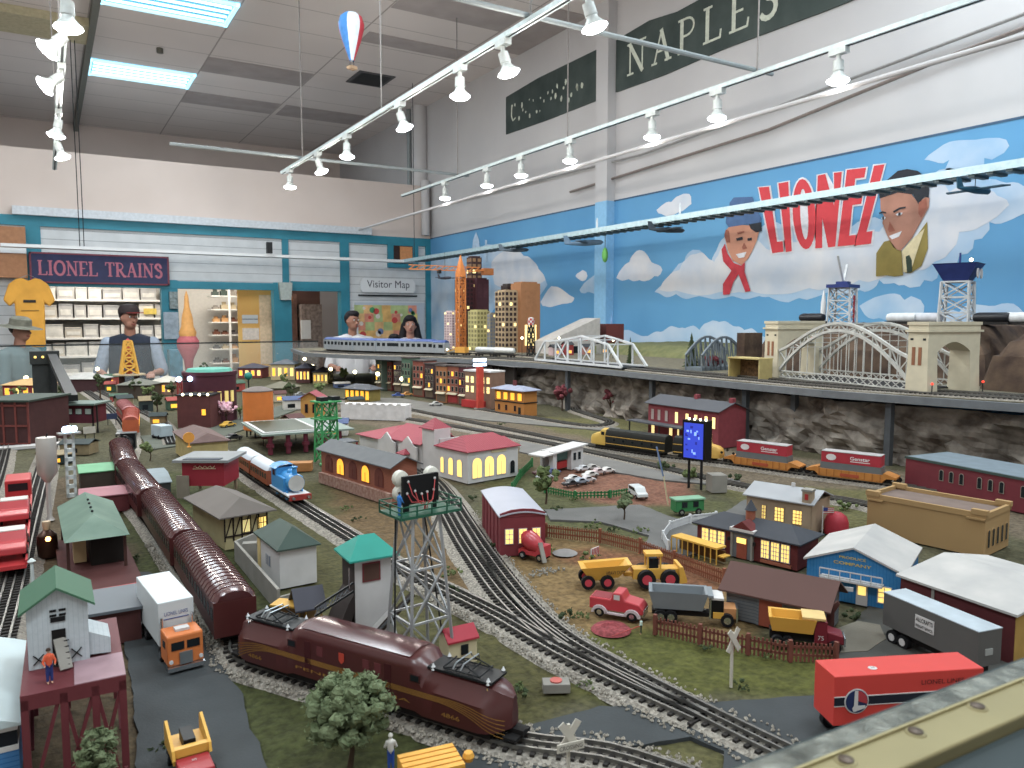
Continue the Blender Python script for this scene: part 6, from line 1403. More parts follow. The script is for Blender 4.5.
# small shed roofs
for (F_, R_, L_, zz, c, nm_, lb, wc) in (((146, 484), (170, 481), (140, 470), 1.05, '7C8A90', 'low_shed', 'low shed with pale blue grey flat roof between third coach and the eatery', '3A3C3A'),
    ((80, 498), (126, 497), (80, 489), 1.05, 'A0606A', 'pink_roof_shed', 'low shed with dusty pink roof beside the third maroon coach', '6A3034'),
    ((80, 473), (106, 478), (78, 465), 1.06, '5AA070', 'green_roof_shed', 'small bright green roofed shed left of the third maroon coach', '4A4038')):
    a, rz, L, D = F3(F_, R_, L_, zz); t = thing(nm_, lb, 'building', (a.x, a.y, GZ), rz); walls(t, L, D, zz-GZ-.002, mat('shed wall '+wc, wc, .8)); roof(t, 'gable', L, D, zz-GZ-.002, .008, .004, mat('shed roof '+c, c, .6, var=.06))
# round maroon building with teal top
p_ = W(211, 420); h = ZT(p_.x, p_.y, 371)-GZ
t = thing('round_tower_building', 'round dark maroon building with flat teal green top in the far town', 'building', p_, 0); mrm = mat('plum wall', '4E2430', .7, var=.08)
MB().lathe([(.135, 0), (.135, h*.92), (.14, h*.93), (.14, h)], 24, mrm).build('wall', None, t); MB().lathe([(.12, h), (.11, h+.015), (.001, h+.02)], 24, mat('pale teal top', '4FA08E', .6)).build('roof', None, t)
for k in range(6): a = -2.3+.3*k; MB().box(-.01, .01, -.003, .003, h*.4, h*.62, mat('cream lit pane 2', 'D9C27A', emit=.5, var=0), Matrix.Rotation(a+PI/2, 4, 'Z') @ Matrix.Translation((0, -.136, 0))).build('window', None, t)
t, L, D, H = house('brick_chimney_house', 'square brown brick building with pale string lights before the round maroon building', 'building', (178, 428), (211, 428), .14, topy=396); walls(t, L, D, H, mat('ribbed brown', '5E3434', .8, var=.1)); MB().box(-.005, L+.005, -.005, D, H, H+.006, m_dark).build('roof', None, t)
for k in range(4): MB().sph((L*(.2+.25*k), -.008, H+.008), .007, 8, m_lampg).build('string_light', None, t)
window(t, 'f', L, D, L*.8, H*.4, .02, .03, m_dark, m_glow3, 1, 1)
# blue-white lamp pair mast
p_ = W(181, 424); h = ZT(p_.x, p_.y, 381)-GZ
t = thing('twin_floodlight_mast', 'red white mast with two blue white floodlights in the far town', 'lamp', p_, 0); o = MB(); lattice(o, [(-.012, -.012), (.012, -.012), (.012, .012), (-.012, .012)], 0, h, [(-.01, -.01), (.01, -.01), (.01, .01), (-.01, .01)], 4, .003, mat('mast red', '9A3A38', .6)); o.build('mast', None, t)
for x in (-.004, .05): MB().sph((x, -.01, h+.01), .014, 10, mlw).build('floodlight', None, t)
MB().box(-.02, .07, -.004, .004, h-.006, h, m_dark).build('crossbar', None, t)
# orange cylinder tank
p_ = W(259, 436); h = ZT(p_.x, p_.y, 391)-GZ; r_ = .068
t = thing('orange_tank', 'large glowing orange cylindrical tank with dark lid', 'tank', p_, 0)
MB().lathe([(r_*.9, .03), (r_, .035), (r_, h), (r_*.98, h)], 28, mat('tank orange', 'D8741A', .5, var=.05)).build('drum', None, t); MB().lathe([(r_*1.03, h), (r_*1.03, h+.004), (r_*.4, h+.02), (.001, h+.022)], 28, mat('lid taupe', '6A605C', .7)).build('lid', None, t)
for k in range(6): a = k*PI/3; MB().tube([(r_*.8*math.cos(a), r_*.8*math.sin(a), 0), (r_*.8*math.cos(a), r_*.8*math.sin(a), .033)], .004, 6, m_dark).build('leg', None, t)
# green canopy platform with skylight and maroon columns
a, rz, L, D = F3((263, 434), (315, 427), (243, 422), 1.085)
t = thing('canopy_station', 'grey green canopy with framed dark skylight over maroon columns', 'canopy', (a.x, a.y, GZ), rz)
mgg = mat('grey green canopy', '7E8C84', .6, var=.05); MB().box(-.01, L*1.45, -.03, D, .078, .085, mgg).build('canopy', None, t)
MB().box(.0, L*.9, .0, D*.92, .085, .090, m_wht).box(.012, L*.9-.012, .012, D*.92-.012, .088, .0905, mat('dark skylight', '33402F', .4)).build('skylight', None, t)
for k in range(5):
    c = MB().cyl((L*.1+k*L*.28, -.01, 0), .010, .078, 10, mat('maroon column', '6E2838', .5)); c.cyl((L*.1+k*L*.28, -.01, .03), .016, .014, 10, mat('maroon column')); c.build('column', None, t)
tag(MB().box(0, .10, 0, .05, 0, .03, mat('ochre yard', 'B0763A', .7)).build('crate_stack', None, None, W(283, 472), -.4), 'ochre crate stack in front of the maroon columns', 'crate')
# green lattice gantry
p_ = W(327, 462); h = ZT(p_.x, p_.y, 402)-GZ
t = thing('green_gantry', 'bright green lattice gantry tower left of the white villa', 'tower', p_, .2); mgl = mat('gantry green', '3A9A58', .5)
o = MB(); lattice(o, [(-.035, -.03), (.035, -.03), (.035, .03), (-.035, .03)], 0, h, [(-.03, -.025), (.03, -.025), (.03, .025), (-.03, .025)], 4, .005, mgl); o.box(-.045, .045, -.04, .04, h, h+.005, mgl); o.box(-.045, .045, -.04, .04, h*.72, h*.74, mgl); o.build('lattice', None, t)
for x in (-.03, .02): MB().box(x, x+.03, -.02, .02, h+.005, h+.02, m_dark).build('winch_box', None, t)
MB().cyl((-.02, -.05, 0), .035, .005, 16, mgl).build('base_plate', None, t)
# small yellow house red roof, long white flat building
t, L, D, H = house('yellow_cottage', 'little orange yellow cottage with dusty red roof behind the green gantry', 'building', (301, 419), (320, 419), .12, topy=398); walls(t, L, D, H, mat('yellow ochre wall', 'C08A3A', .7), gable='y', rise=.03); roof(t, 'gable', L, D, H, .03, .012, mat('dusty red roof', '94434E', .7), axis='y')
for u in (.3, .7): window(t, 'f', L, D, L*u, H*.3, L*.14, H*.4, mat('rust trim'), m_dwin, 1, 1)
t, L, D, H = house('white_flat_building', 'long low white building behind the red tiled roofs of the villa', 'building', (341, 419), (405, 421), .1, topy=404); walls(t, L, D, H, mat('bright white wall', 'D5D2D2', .7)); o = MB(); [o.box(L*k/8, L*(k+.5)/8, -.002, .004, H, H+.008, m_wht) for k in range(8)]; o.build('crenellation', None, t)
t, L, D, H = house('lit_pavilion', 'dark roofed pavilion glowing yellow beyond the white flat building', 'building', (345, 400), (370, 402), .1, topy=388); walls(t, L, D, H, mat('ochre pavilion', '8A7A3A', .7)); roof(t, 'hip', L, D, H, .03, .02, mat('dark slate roof'))
for k in range(5): window(t, 'f', L, D, L*(k+.5)/5, H*.15, L*.12, H*.7, m_dark, m_glow3, 1, 1)
for (x0, yb, x1, yt, wc, rc, lb, lit) in ((271, 380, 295, 364, 'B0A078', '5A6068', 'cream lit house with blue grey roofs in the far left town', 1), (296, 383, 310, 368, '5A3A38', '4A4A58', 'brown house with slate roof beside the cream lit house', 1), (313, 384, 328, 372, 'C0AC70', '2E2A34', 'yellow lit house with black roof left of the shelf train', 1), (238, 378, 262, 368, '7A3A34', '4A4650', 'low red shop with lit windows by the teal ball sign', 1), (3, 398, 40, 385, '8A3034', 'C09A60', 'red and yellow lit diner at far left', 1), (62, 392, 98, 379, '4A3034', 'A9A8A4', 'low maroon shed with white roof behind the signal bridge', 0), (150, 395, 172, 382, '8A6A5A', 'B5AFA2', 'cream roofed shop with a lit window near the yellow cone tower', 1), (118, 398, 148, 385, '4A4038', '6A6A60', 'grey market stalls building left of the far town', 0), (262, 396, 292, 388, '5A5A44', '6E6A58', 'olive shed behind the orange tank', 0)):
    t, L, D, H = house('town_house', lb, 'building', (x0, yb), (x1, yb), .2, topy=yt); walls(t, L, D, H, mat('town '+wc, wc, .8, var=.1)); roof(t, 'hip', L, D, H, .04, .012, mat('town roof '+rc, rc, .7))
    for k in range(4):
        if lit: window(t, 'f', L, D, L*(k+.5)/4, H*.25, L*.12, H*.5, m_wht, m_glow if k % 2 else m_glow3, 1, 1)
# --- far-left red brown frame building
t, L, D, H = house('timber_warehouse', 'dark red framed warehouse with white base strip at left edge', 'building', (-20, 447), (30, 447), .3, topy=402); walls(t, L, D, H, mat('dull maroon', '4A2C2C', .8)); roof(t, 'flat', L, D, H, .008, .01, mat('dark green flat', '3A463E', .7))
o = MB(); [o.box(L*k/4-.004, L*k/4+.004, -.004, 0, 0, H, mat('red brown frame', '7A3A34', .7)) for k in range(5)]; [o.box(0, L, -.004, 0, H*z_, H*z_+.008, mat('red brown frame')) for z_ in (.05, .45, .9)]; o.build('frame', None, t)
tag(MB().box(0, .26, 0, .06, 0, .012, m_wht).build('white_slab', None, None, W(-12, 452), .05), 'pale slab in front of the dark red warehouse at left edge', 'slab')
# signal bridge and gantry dark
t, L, D, H = house('signal_bridge', 'dark green roofed signal cabin bridge spanning the far left tracks', 'building', (56, 433), (94, 433), .12, topy=405)
MB().box(0, L, 0, D, H*.35, H, mat('maroon cabin', '5A2430', .7)).build('cabin', None, t); MB().box(-L*.18, L*1.1, -.02, D+.02, H, H+.008, mat('grey green roof', '5E7068', .6)).build('roof', None, t)
for k in range(4): window(t, 'f', L, D, L*(k+.5)/4, H*.68, L*.15, H*.18, m_dark, mat('grey lit pane', 'A9B8B0', .4), 1, 1)
for x in (0, L-.006, L*1.08): MB().box(x, x+.006, 0, .006, 0, H*.99, m_dark).build('post', None, t)
# coal conveyor
a = W(50, 372, 1.2); t = thing('coal_conveyor', 'long black sloping coal conveyor at far left behind the signal cabin', 'conveyor', (0, 0, 0)); a = W(53, 395); a2 = V((a.x, a.y+1.2, 0))
p0 = WY(52, 356, 5.6); p1 = WY(72, 398, 4.2); MB().bar(p0, p1, .05, .03, m_dark).build('belt', None, t); MB().bar((p0.x, p0.y, GZ), p0, .03, .03, m_dark).build('leg', None, t); MB().box(p0.x-.12, p0.x+.04, p0.y, p0.y+.1, p0.z-.05, p0.z+.03, mat('dark hopper', '2C3030', .7)).build('hopper', None, t); MB().box(p0.x-.11, p0.x+.02, p0.y+.01, p0.y+.09, GZ, p0.z-.04, mat('dark hopper')).build('hopper_tower', None, t)
for k in range(3): MB().sph((p0.x-.09+.04*k, p0.y-.003, p0.z-.005), .008, 6, m_glow).build('lamp', None, t)
# --- silver standpipe tank on a pole
p_ = W(50, 520); h = ZT(p_.x, p_.y, 438)-GZ
t = thing('silver_water_tank', 'pale silver cylindrical tank on a single slim pole at left', 'tank', p_, 0); r_ = .0245
MB().lathe([(.006, h*.46), (.010, h*.49), (r_, h*.58), (r_, h), (r_*.95, h+.002)], 24, mat('tank silver', 'B5AFA8', .4, .3, var=.05)).build('tank', None, t); MB().lathe([(.012, 0), (.006, .01), (.006, h*.48)], 12, mat('tank silver')).build('pole', None, t); MB().tube([(0, 0, h), (.004, 0, h+.012)], .002, 6, m_dark).build('finial', None, t)
p_ = W(72, 497); h = ZT(p_.x, p_.y, 434)-GZ
t = thing('white_signal_mast', 'white perforated signal mast with blue white lamps on top at left', 'mast', p_, .2); w = .014; mwm = mat('mast white', 'C9D2D0', .5)
o = MB(); o.box(-w, -w*.5, -.004, .004, 0, h, mwm); o.box(w*.5, w, -.004, .004, 0, h, mwm)
for k in range(7): o.box(-w, w, -.004, .004, h*k/7, h*k/7+.012, mwm)
o.build('perforated_mast', None, t); MB().box(-.03, .03, -.02, .02, h, h+.005, m_conc).build('platform', None, t)
for x, y in ((-.012, 0), (.012, .0), (.0, .01)): MB().sph((x, y-.01, h+.016), .010, 10, mlw).build('lamp', None, t)
# copper dome lamp
p_ = W(48, 556); t = thing('copper_floodlight', 'glowing copper coloured floodlight housing at left', 'lamp', p_, .3)
MB().lathe([(.02, 0), (.022, .03), (.02, .05), (.008, .062), (.001, .064)], 16, mat('copper dark', '4E3428', .35, .6)).build('housing', None, t); MB().sph((-.004, -.02, .045), .006, 8, mat('orange lamp', 'FFB060', emit=10, var=0)).build('bulb', None, t); MB().lathe([(.007, 0), (.009, .012), (.009, .02)], 10, mat('cream cap', 'B59A78', .6), c=(0, 0, .062)).build('cap', None, t)
p_ = W(58, 600); t = thing('crossing_gate_block', 'red track bumper with lamp beside the green roofed station', 'bumper', p_, .2)
MB().box(-.012, .012, -.03, .03, 0, .016, mat('painted red')).build('base', None, t); MB().cyl((0, 0, .016), .004, .012, 10, mat('tan cap', 'B0A088', .6)).build('lamp', None, t)
tag(MB().lathe([(.01, 0), (.004, .004), (.003, .05), (.008, .056), (.002, .062)], 10, mwm, c=W(33, 588)).build('white_signal_post'), 'small white signal post beside the fire engine', 'signal')
# --- green roofed station
a, rz, L, D = F3((64, 541), (130, 534), (57, 505), 1.095)
t = thing('green_roof_station', 'open dark station hall with large faded green hipped roof at left', 'building', (a.x, a.y, GZ), rz)
o = MB(); H = .09; L_, D_ = L, D
o.add([(0,0,H),(L,0,H),(L,D,H),(0,D,H),(L/2,D*.28,H+.030),(L/2,D,H+.030)], [(0,1,4),(1,2,5,4),(3,0,4,5),(2,3,5),(3,2,1,0)], m_greenroof); o.build('roof', None, t)
walls(t, L*.52, D*.75, .088, mat('dark hall interior', '26221F', .8), x0=L*.42, y0=D*.18, name='hall'); MB().box(L*.16, L*.36, D*.25, D*.35, .02, .075, mat('cream ticket booth', 'B09468', .7)).build('ticket_booth', None, t)
for x, y in ((.06, .1), (.94, .08), (.06, .9), (.94, .9)): MB().box(L*x-.003, L*x+.003, D*y-.003, D*y+.003, 0, .088, mat('brown post', '4A2E28', .7)).build('post', None, t)
MB().box(-.01, L+.012, -.12, D*.9, 0, .016, mat('maroon platform', '5A3230', .8)).box(-.002, L+.016, -.124, -.116, 0, .02, m_red).build('platform', None, t)
o = MB(); [o.sph((L*.5, D*(.35+.12*k), H+.032), .003, 6, m_dark) for k in range(4)]; o.build('roof_knobs', None, t)
# --- slate roof shed + maroon trestle with white gabled loader
t = thing('slate_roof_store', 'store with blue grey slate roof and maroon brown wall behind the white loader', 'building', (.028, 1.425, GZ), -.03); L = .09; D = .105
MB().box(0, L, 0, D, 0, .056, mat('maroon brown wall', '55302E', .7)).build('walls', None, t); MB().add([(-.006, -.006, .056), (L+.004, -.006, .056), (L+.002, D, .062), (-.006, D, .062), (-.006, -.006, .061), (L+.004, -.006, .061), (L+.002, D, .067), (-.006, D, .067)], [(0,3,2,1),(4,5,6,7),(0,1,5,4),(1,2,6,5),(2,3,7,6),(3,0,4,7)], mat('blue slate', '62686E', .6, var=.05, scale=8)).build('roof', None, t)
t = thing('loading_trestle', 'maroon trestle deck with open diagonal legs at bottom left', 'trestle', (-.044, 1.015, GZ), -.02); L = .109; D = .21; mtr = mat('trestle maroon', '6A2C32', .6, var=.06); z1 = .118
MB().box(0, L, 0, D, z1-.007, z1, mtr).box(L*.5, L, 0.001, D*.35, z1, z1+.001, mat('dusty pink deck', 'A08088', .7)).build('deck', None, t)
for x in (0, L*.36, L*.66, L-.008):
    MB().box(x, x+.008, 0, .008, 0, z1-.006, mtr).build('post', None, t); MB().box(x, x+.008, D-.008, D, 0, z1-.006, mtr).build('post', None, t)
o = MB(); 
for (xa, xb) in ((.01, L*.36), (L*.40, L*.66+.004), (L*.7, L-.004)): o.bar((xa, .004, 0), (xb, .004, z1-.008), .005, .004, mtr); 
o.bar((L*.40+.02, .004, 0), (L*.36+.004, .004, z1-.01), .005, .004, mtr); o.bar((L-.012, .004, 0), (L*.7, .004, z1-.01), .005, .004, mtr)
for (ya, yb) in ((0, D*.5), (D*.5, D)): o.bar((L-.004, ya, 0), (L-.004, yb, z1-.008), .004, .005, mtr); o.bar((.004, ya, 0), (.004, yb, z1-.008), .004, .005, mtr)
o.box(0, L, 0, .006, z1-.018, z1-.007, mtr); o.build('diagonal_braces', None, t)
t = thing('white_loader_house', 'tall white gabled loader house with green roof standing on the maroon trestle', 'building', (-.036, 1.085, GZ+z1+.0005), 0); L = .066; D = .085; mwl = lines_mat('white planks', 'B9C2C6', 'A0AAB0', 'X', .0055, .1)
pk = pr_ = 0
H = ZT(-.03, 1.085, 610)-(GZ+z1); Hr = ZT(0, 1.085, 588)-(GZ+z1)-H
walls(t, L, D, H, mwl, gable='y', rise=Hr); roof(t, 'gable', L, D, H, Hr, .008, mat('loader green roof', '3F6A50', .6, var=.05, scale=10), axis='y', th=.003)
o = MB()
for i in range(2):
    for j in range(2): o.box(L*.37+i*.010, L*.37+i*.010+.0075, -.001, 0, H*.90-j*.006, H*.90-j*.006+.0028, m_black)
o.box(L*.38, L*.38+.016, -.001, 0, H*.73, H*.73+.006, m_black); o.build('louvre_window', None, t)
MB().box(L*.39, L*.39+.015, -.0012, 0, 0, H*.60, m_black).build('doorway', None, t)
o = MB(); o.bar((L*.39+.008, -.001, H*.45), (L*.39+.014, -.022, 0.002), .014, .003, m_conc); [o.box(L*.39+.002, L*.39+.018, -.004-k*.004, -.002-k*.004, H*(.4-.08*k), H*(.4-.08*k)+.001, m_dark) for k in range(5)]; o.build('chute', None, t)
for x in (L*.08, L*.70):
    o = MB(); 
    for s in ((0, 0, .011, .012), (.011, 0, 0, .012)): o.bar((x+s[0], -.001, .006+s[1]), (x+s[2], -.001, .006+s[3]), .0015, .001, m_black)
    o.build('vent_cross', None, t)
MB().add([(L, .004, .004), (L+.024, .004, .002), (L+.024, .055, .002), (L, .055, .004), (L, .004, .034), (L+.024, .004, .022), (L+.024, .055, .022), (L, .055, .034)], [(0,3,2,1),(4,5,6,7),(0,1,5,4),(1,2,6,5),(2,3,7,6),(3,0,4,7)], mwl).build('side_lean_to', None, t)
# blue white carriage building bottom left
t = thing('blue_white_carriage', 'pale roofed blue ribbed carriage cut by the bottom left corner', 'railway coach', (-.155, 1.03, GZ), 0); L = .107; D = .26; mbb = lines_mat('blue ribs', '3A78B0', '2A5C90', 'Z', .006, .2)
MB().box(0, L, 0, D, 0, .052, mbb).build('lower_body', None, t); MB().box(.001, L-.001, .001, D-.001, .052, .078, mat('dark band', '1A1E26', .3)).box(0, L, -.0005, D, .074, .082, m_wht).box(0, L, -.0005, D, .050, .056, m_wht).build('window_band', None, t)
MB().loft([[V((x, yy, .082+.016*math.sin(PI*(x+.004)/(L+.008)))) for x in [(-.004+(L+.008)*k/8) for k in range(9)]]+[V((L+.004, yy, .08)), V((-.004, yy, .08))] for yy in (-.004, D+.004)], mat('carriage white roof', 'B5C4C6', .5, var=.04)).build('roof', None, t)
# ================================================================= ROAD VEHICLES, FIGURES, FENCES, PLANTS
mo_ = mat('truck orange', 'D9752A', .4, var=.03); mwt = mat('trailer white', 'C9D0D2', .4, var=.03)
# orange cab-over truck with white trailer
t = thing('semi_truck', 'orange cab-over truck with a white box trailer on the asphalt road at lower left', 'toy truck', W(187, 672), -PI/2+.10); t.scale = (1.05,)*3
c = MB().box(-.046, -.002, -.0255, .0255, .012, .058, mo_).build('cab', None, t, bevel=.003)
MB().box(-.0025, -.0012, -.020, -.002, .036, .048, m_dwin).box(-.0025, -.0012, .002, .020, .036, .048, m_dwin).build('windscreen', None, c)
MB().box(-.0024, .0004, -.009, .009, .014, .032, mat('grille', '9AA0A4', .3, .7)).build('grille', None, c); MB().box(-.004, .003, -.026, .026, .006, .012, m_chrome).build('bumper', None, c)
MB().box(-.03, -.016, -.010, .010, .058, .062, m_wht).build('roof_fairing', None, c)
for y in (-1, 1): MB().cyl((-.048, y*.022, .02), .002, .052, 8, m_chrome).build('exhaust_stack', None, t); MB().box(-.030, -.014, y*.0257-.0003, y*.0257+.0003, .036, .047, m_dwin).build('side_window', None, c); MB().cyl((-.0015, y*.021, .020), .003, .002, 8, m_white, 'x').build('headlight', None, c)
tr = MB().box(-.205, -.053, -.026, .026, .026, .094, mwt).build('trailer_body', None, t, bevel=.0015)
text('LIONEL LINES', tr, (-.0527, 0, .075), (0, 1, 0), (0, 0, 1), .006, mat('blue letters', '4A5E9A', .5), w=.034)
MB().box(-.0528, -.0524, -.018, .018, .066, .0675, mat('blue letters')).build('rule', None, tr)
for x in (-.016, -.06, -.16, -.18):
    for y in (-1, 1): wheel(t, x, y*.02, .0105, .008)
MB().box(-.2, -.01, -.01, .01, .012, .018, m_under).build('chassis', None, t)
# low front of yellow loader with red body at the bottom
my2 = mat('loader yellow', 'DDA528', .45, var=.04); mrd = mat('truck red', 'A3242C', .4, var=.04)
t = thing('front_loader', 'yellow and dark red tipper truck at the bottom edge of the asphalt road', 'toy truck', W(199, 792), -PI/2+.02); t.scale = (.86,)*3
MB().box(-.045, .0, -.022, .022, .012, .030, mrd).build('cab', None, t, bevel=.002)
MB().box(-.115, -.05, -.024, .024, .018, .030, my2).build('bed', None, t)
for y in (-1, 1): MB().prism([(-.115, .02), (-.115, .052), (-.108, .058), (-.045, .042), (-.040, .030)], y*.024-.002, y*.024+.002, my2, 'xz').build('side_plate', None, t)
MB().box(-.056, -.046, -.024, .024, .030, .042, my2).build('headboard', None, t); MB().box(-.100, -.060, -.008, .008, .030, .046, m_black).build('hydraulic_ram', None, t)
MB().box(-.0005, .0006, -.018, .018, .022, .028, m_dwin).build('windscreen', None, t)
text('20', t, (-.03, 0, .0305), (0, 1, 0), (-1, 0, 0), .005, m_wht)
for x in (-.02, -.09):
    for y in (-1, 1): wheel(t, x, y*.022, .011, .008)
# red trailer with emblem
a = W(833, 722, 1.02); b_ = W(975, 691, 1.02)
tl = W(835, 677, 1.092); tr_ = W(984, 668, 1.092); d = tr_-tl; L = d.length; rz = math.atan2(d.y, d.x); q = W(812, 660, 1.105); D = .05
t = thing('red_semi_trailer', 'bright orange red box trailer with dark stripe and round emblem at lower right', 'toy trailer', (tl.x, tl.y, GZ), rz)
mrt = mat('trailer red', 'D0342A', .38, var=.03)
bd = MB().box(0, L, 0, D, .026, .092, mrt).build('box_body', None, t, bevel=.001)
MB().box(.0, L, -.0006, 0, .053, .064, mat('navy stripe', '1E2230', .4)).box(0, L, -.0007, 0, .0518, .053, m_wht).box(0, L, -.0007, 0, .064, .0652, m_wht).build('stripe', None, bd)
def disc(cx, cz, r, y0, y1, m, n=24, r2=None): return [(cx+r*math.cos(2*PI*i/n), cz+(r2 or r)*math.sin(2*PI*i/n)) for i in range(n)]
e = MB(); e.prism(disc(.030, .061, .0165, 0, 0, None), -.0016, -.0008, m_wht, 'xz'); e.prism(disc(.030, .061, .0150, 0, 0, None), -.0022, -.0016, mat('emblem navy', '23305A', .4), 'xz')
e.prism([(.032, .0615)]+[(.030+.0142*math.cos(a), .061+.0142*math.sin(a)) for a in [k*PI/16-.25 for k in range(11)]], -.0026, -.0022, mat('emblem red', 'B0303A', .4), 'xz')
e.prism([(.0255, .0475), (.0415, .052), (.0415, .0555), (.031, .0555), (.031, .0755), (.0265, .0755)], -.0030, -.0026, m_wht, 'xz')
e.prism([(.0255, .0475), (.0235, .052), (.0262, .056), (.0265, .0755), (.031, .0755), (.031, .0555)], -.0029, -.0026, m_wht, 'xz'); e.build('round_emblem', None, bd).location.z = -.0025
text('LIONEL LINES', bd, (L*.72, -.0004, .078), (1, 0, 0), (0, 0, 1), .006, mat('dark letters', '2A1E1E', .5), w=.06)
MB().prism([(L*.30+.006*math.cos(a), D*.35+.005*math.sin(a)) for a in [k*PI/6 for k in range(12)]], .092, .0926, m_wht).build('roof_number_plate', None, bd); text('14', bd, (L*.30, D*.35, .0926), (1, 0, 0), (0, 1, 0), .004, m_black)
for x in (.02, .042):
    for y in (.006, D-.006): wheel(t, x, y, .012, .009)
MB().box(.01, L-.02, .012, D-.012, .014, .024, m_under).build('chassis', None, t); MB().box(L*.72, L*.73, .01, .014, 0, .024, m_under).build('landing_leg', None, t)
# grey trailer
tl = W(884, 592, 1.084); tr_ = W(979, 632, 1.084); d = tr_-tl; L = d.length; rz = math.atan2(d.y, d.x); D = .048
t = thing('grey_semi_trailer', 'dark grey box trailer with pale roof and white label parked by the maroon shed', 'toy trailer', (tl.x, tl.y, GZ), rz)
bd = MB().box(0, L, 0, D, .028, .083, mat('trailer grey', '5C5A58', .5, var=.04)).box(-.0005, L+.0005, -.0005, D+.0005, .083, .0845, mat('trailer roof pale', 'A9B4BC', .4)).build('box_body', None, t)
MB().box(L*.37, L*.57, -.001, 0, .048, .070, m_wht).build('label_panel', None, bd); md = mat('label dark', '3A3A38', .5)
text('ALLCRAFTS', bd, (L*.47, -.001, .0635), (1, 0, 0), (0, 0, 1), .007, md, w=L*.18, bold=.02); text('FREIGHT SERVICE', bd, (L*.47, -.001, .053), (1, 0, 0), (0, 0, 1), .005, md, w=L*.18, bold=.02)
MB().box(L, L+.001, D*.3, D*.62, .045, .055, mat('pale number', '9A9C98', .5)).build('rear_number', None, bd)
for x in (.018, .040):
    for y in (.006, D-.006): wheel(t, x, y, .0115, .009, m_wht)
MB().box(.01, L-.01, .012, D-.012, .014, .026, m_under).build('chassis', None, t); MB().box(L*.75, L*.76, .008, .012, 0, .026, m_under).build('landing_leg', None, t)
def veh(name, label, A, B_, cat='toy truck'):
    a, rz, L = edge(A, B_); return thing(name, label, cat, a, rz), L
# red vintage pickup
t, L = veh('pickup_truck', 'glossy red vintage pickup with pale running boards in front of the yellow dumper', (589, 614), (643, 623)); w = L*.38; mp = mat('pickup red', 'C02C38', .3, var=0, spec=.6); s = L
MB().prism([(0, .12*s), (0, .33*s), (.40*s, .33*s), (.41*s, .36*s), (.44*s, .46*s), (.60*s, .46*s), (.66*s, .34*s), (.92*s, .30*s), (.99*s, .22*s), (.99*s, .12*s)], .0, w, mp, 'xz').build('body', None, t, bevel=.0022)
MB().box(.03*s, .38*s, .1*w, .9*w, .30*s, .334*s, mat('bed floor', '8A2630', .6)).build('bed_floor', None, t); MB().box(.46*s, .57*s, -.0004, w+.0004, .34*s, .43*s, m_wht).build('side_window', None, t)
MB().add([(.605*s, .1*w, .44*s), (.605*s, .9*w, .44*s), (.655*s, .9*w, .345*s), (.655*s, .1*w, .345*s)], [(0,1,2,3)], m_dwin).build('windscreen', None, t)
mfd = mat('pale fender', 'C9BCC0', .4)
for x in (.2, .8):
    for y in (0, w): MB().prism([(x*s+.15*s*math.cos(a), .07*s+.14*s*math.sin(a)) for a in [PI*k/8 for k in range(9)]]+[(x*s-.1*s*math.cos(a), .07*s+.09*s*math.sin(a)) for a in [PI*k/8 for k in range(9)]], y-.004, y+.004, mfd, 'xz').build('fender', None, t); wheel(t, x*s, y, .085*s, .006)
MB().box(.3*s, .68*s, -.004, .002, .07*s, .1*s, mfd).box(.3*s, .68*s, w-.002, w+.004, .07*s, .1*s, mfd).build('running_board', None, t); MB().box(.99*s, 1.0*s, .1*w, .9*w, .08*s, .2*s, m_chrome).build('grille', None, t)
# yellow tractor scraper
t, L = veh('wheel_loader', 'yellow articulated dumper with open tray, cab and red hubbed wheels', (581, 590), (687, 588)); s = L; w = .052; mr3 = mat('hub red', 'C8384A', .4, var=0)
MB().add([(0, 0, .2*s), (.48*s, 0, .23*s), (.48*s, w, .23*s), (0, w, .2*s), (.1*s, .008, .07*s), (.36*s, .008, .10*s), (.36*s, w-.008, .10*s), (.1*s, w-.008, .07*s), (.05*s, .006, .19*s), (.45*s, .006, .22*s), (.45*s, w-.006, .22*s), (.05*s, w-.006, .19*s), (.12*s, .012, .1*s), (.35*s, .012, .12*s), (.35*s, w-.012, .12*s), (.12*s, w-.012, .1*s)],
    [(0,1,5,4),(1,2,6,5),(2,3,7,6),(3,0,4,7),(4,5,6,7),(0,8,9,1),(1,9,10,2),(2,10,11,3),(3,11,8,0),(8,12,13,9),(9,13,14,10),(10,14,15,11),(11,15,12,8),(12,15,14,13)], my2).build('tray', None, t)
text('HEAVY DUTY', t, (.33*s, .0022, .155*s), (1, 0, .02), (0, .3, 1), .03*s, m_dark, w=.18*s)
MB().box(.50*s, .95*s, .012, w-.012, .07*s, .17*s, my2).box(.42*s, .52*s, .02, w-.02, .09*s, .13*s, my2).build('engine_body', None, t, bevel=.001)
cb = MB()
for x in (.64, .76):
    for y in (.014, w-.014): cb.box(x*s-.0015, x*s+.0015, y-.0015, y+.0015, .17*s, .29*s, my2)
cb.box(.62*s, .78*s, .011, w-.011, .29*s, .315*s, my2); cb.build('cab', None, t); MB().box(.655*s, .745*s, .016, w-.016, .17*s, .26*s, m_dwin).build('cab_glass', None, t)
MB().prism([(.93*s, .04*s), (1.0*s, .05*s), (1.0*s, .08*s), (.96*s, .2*s), (.93*s, .2*s)], 0, w, my2, 'xz').build('bucket', None, t); MB().box(.80*s, .90*s, .010, .012, .10*s, .16*s, m_chrome).build('engine_grille', None, t)
for x in (.62, .84):
    for y in (.004, w-.004): wheel(t, x*s, y, .085*s, .012, mr3)
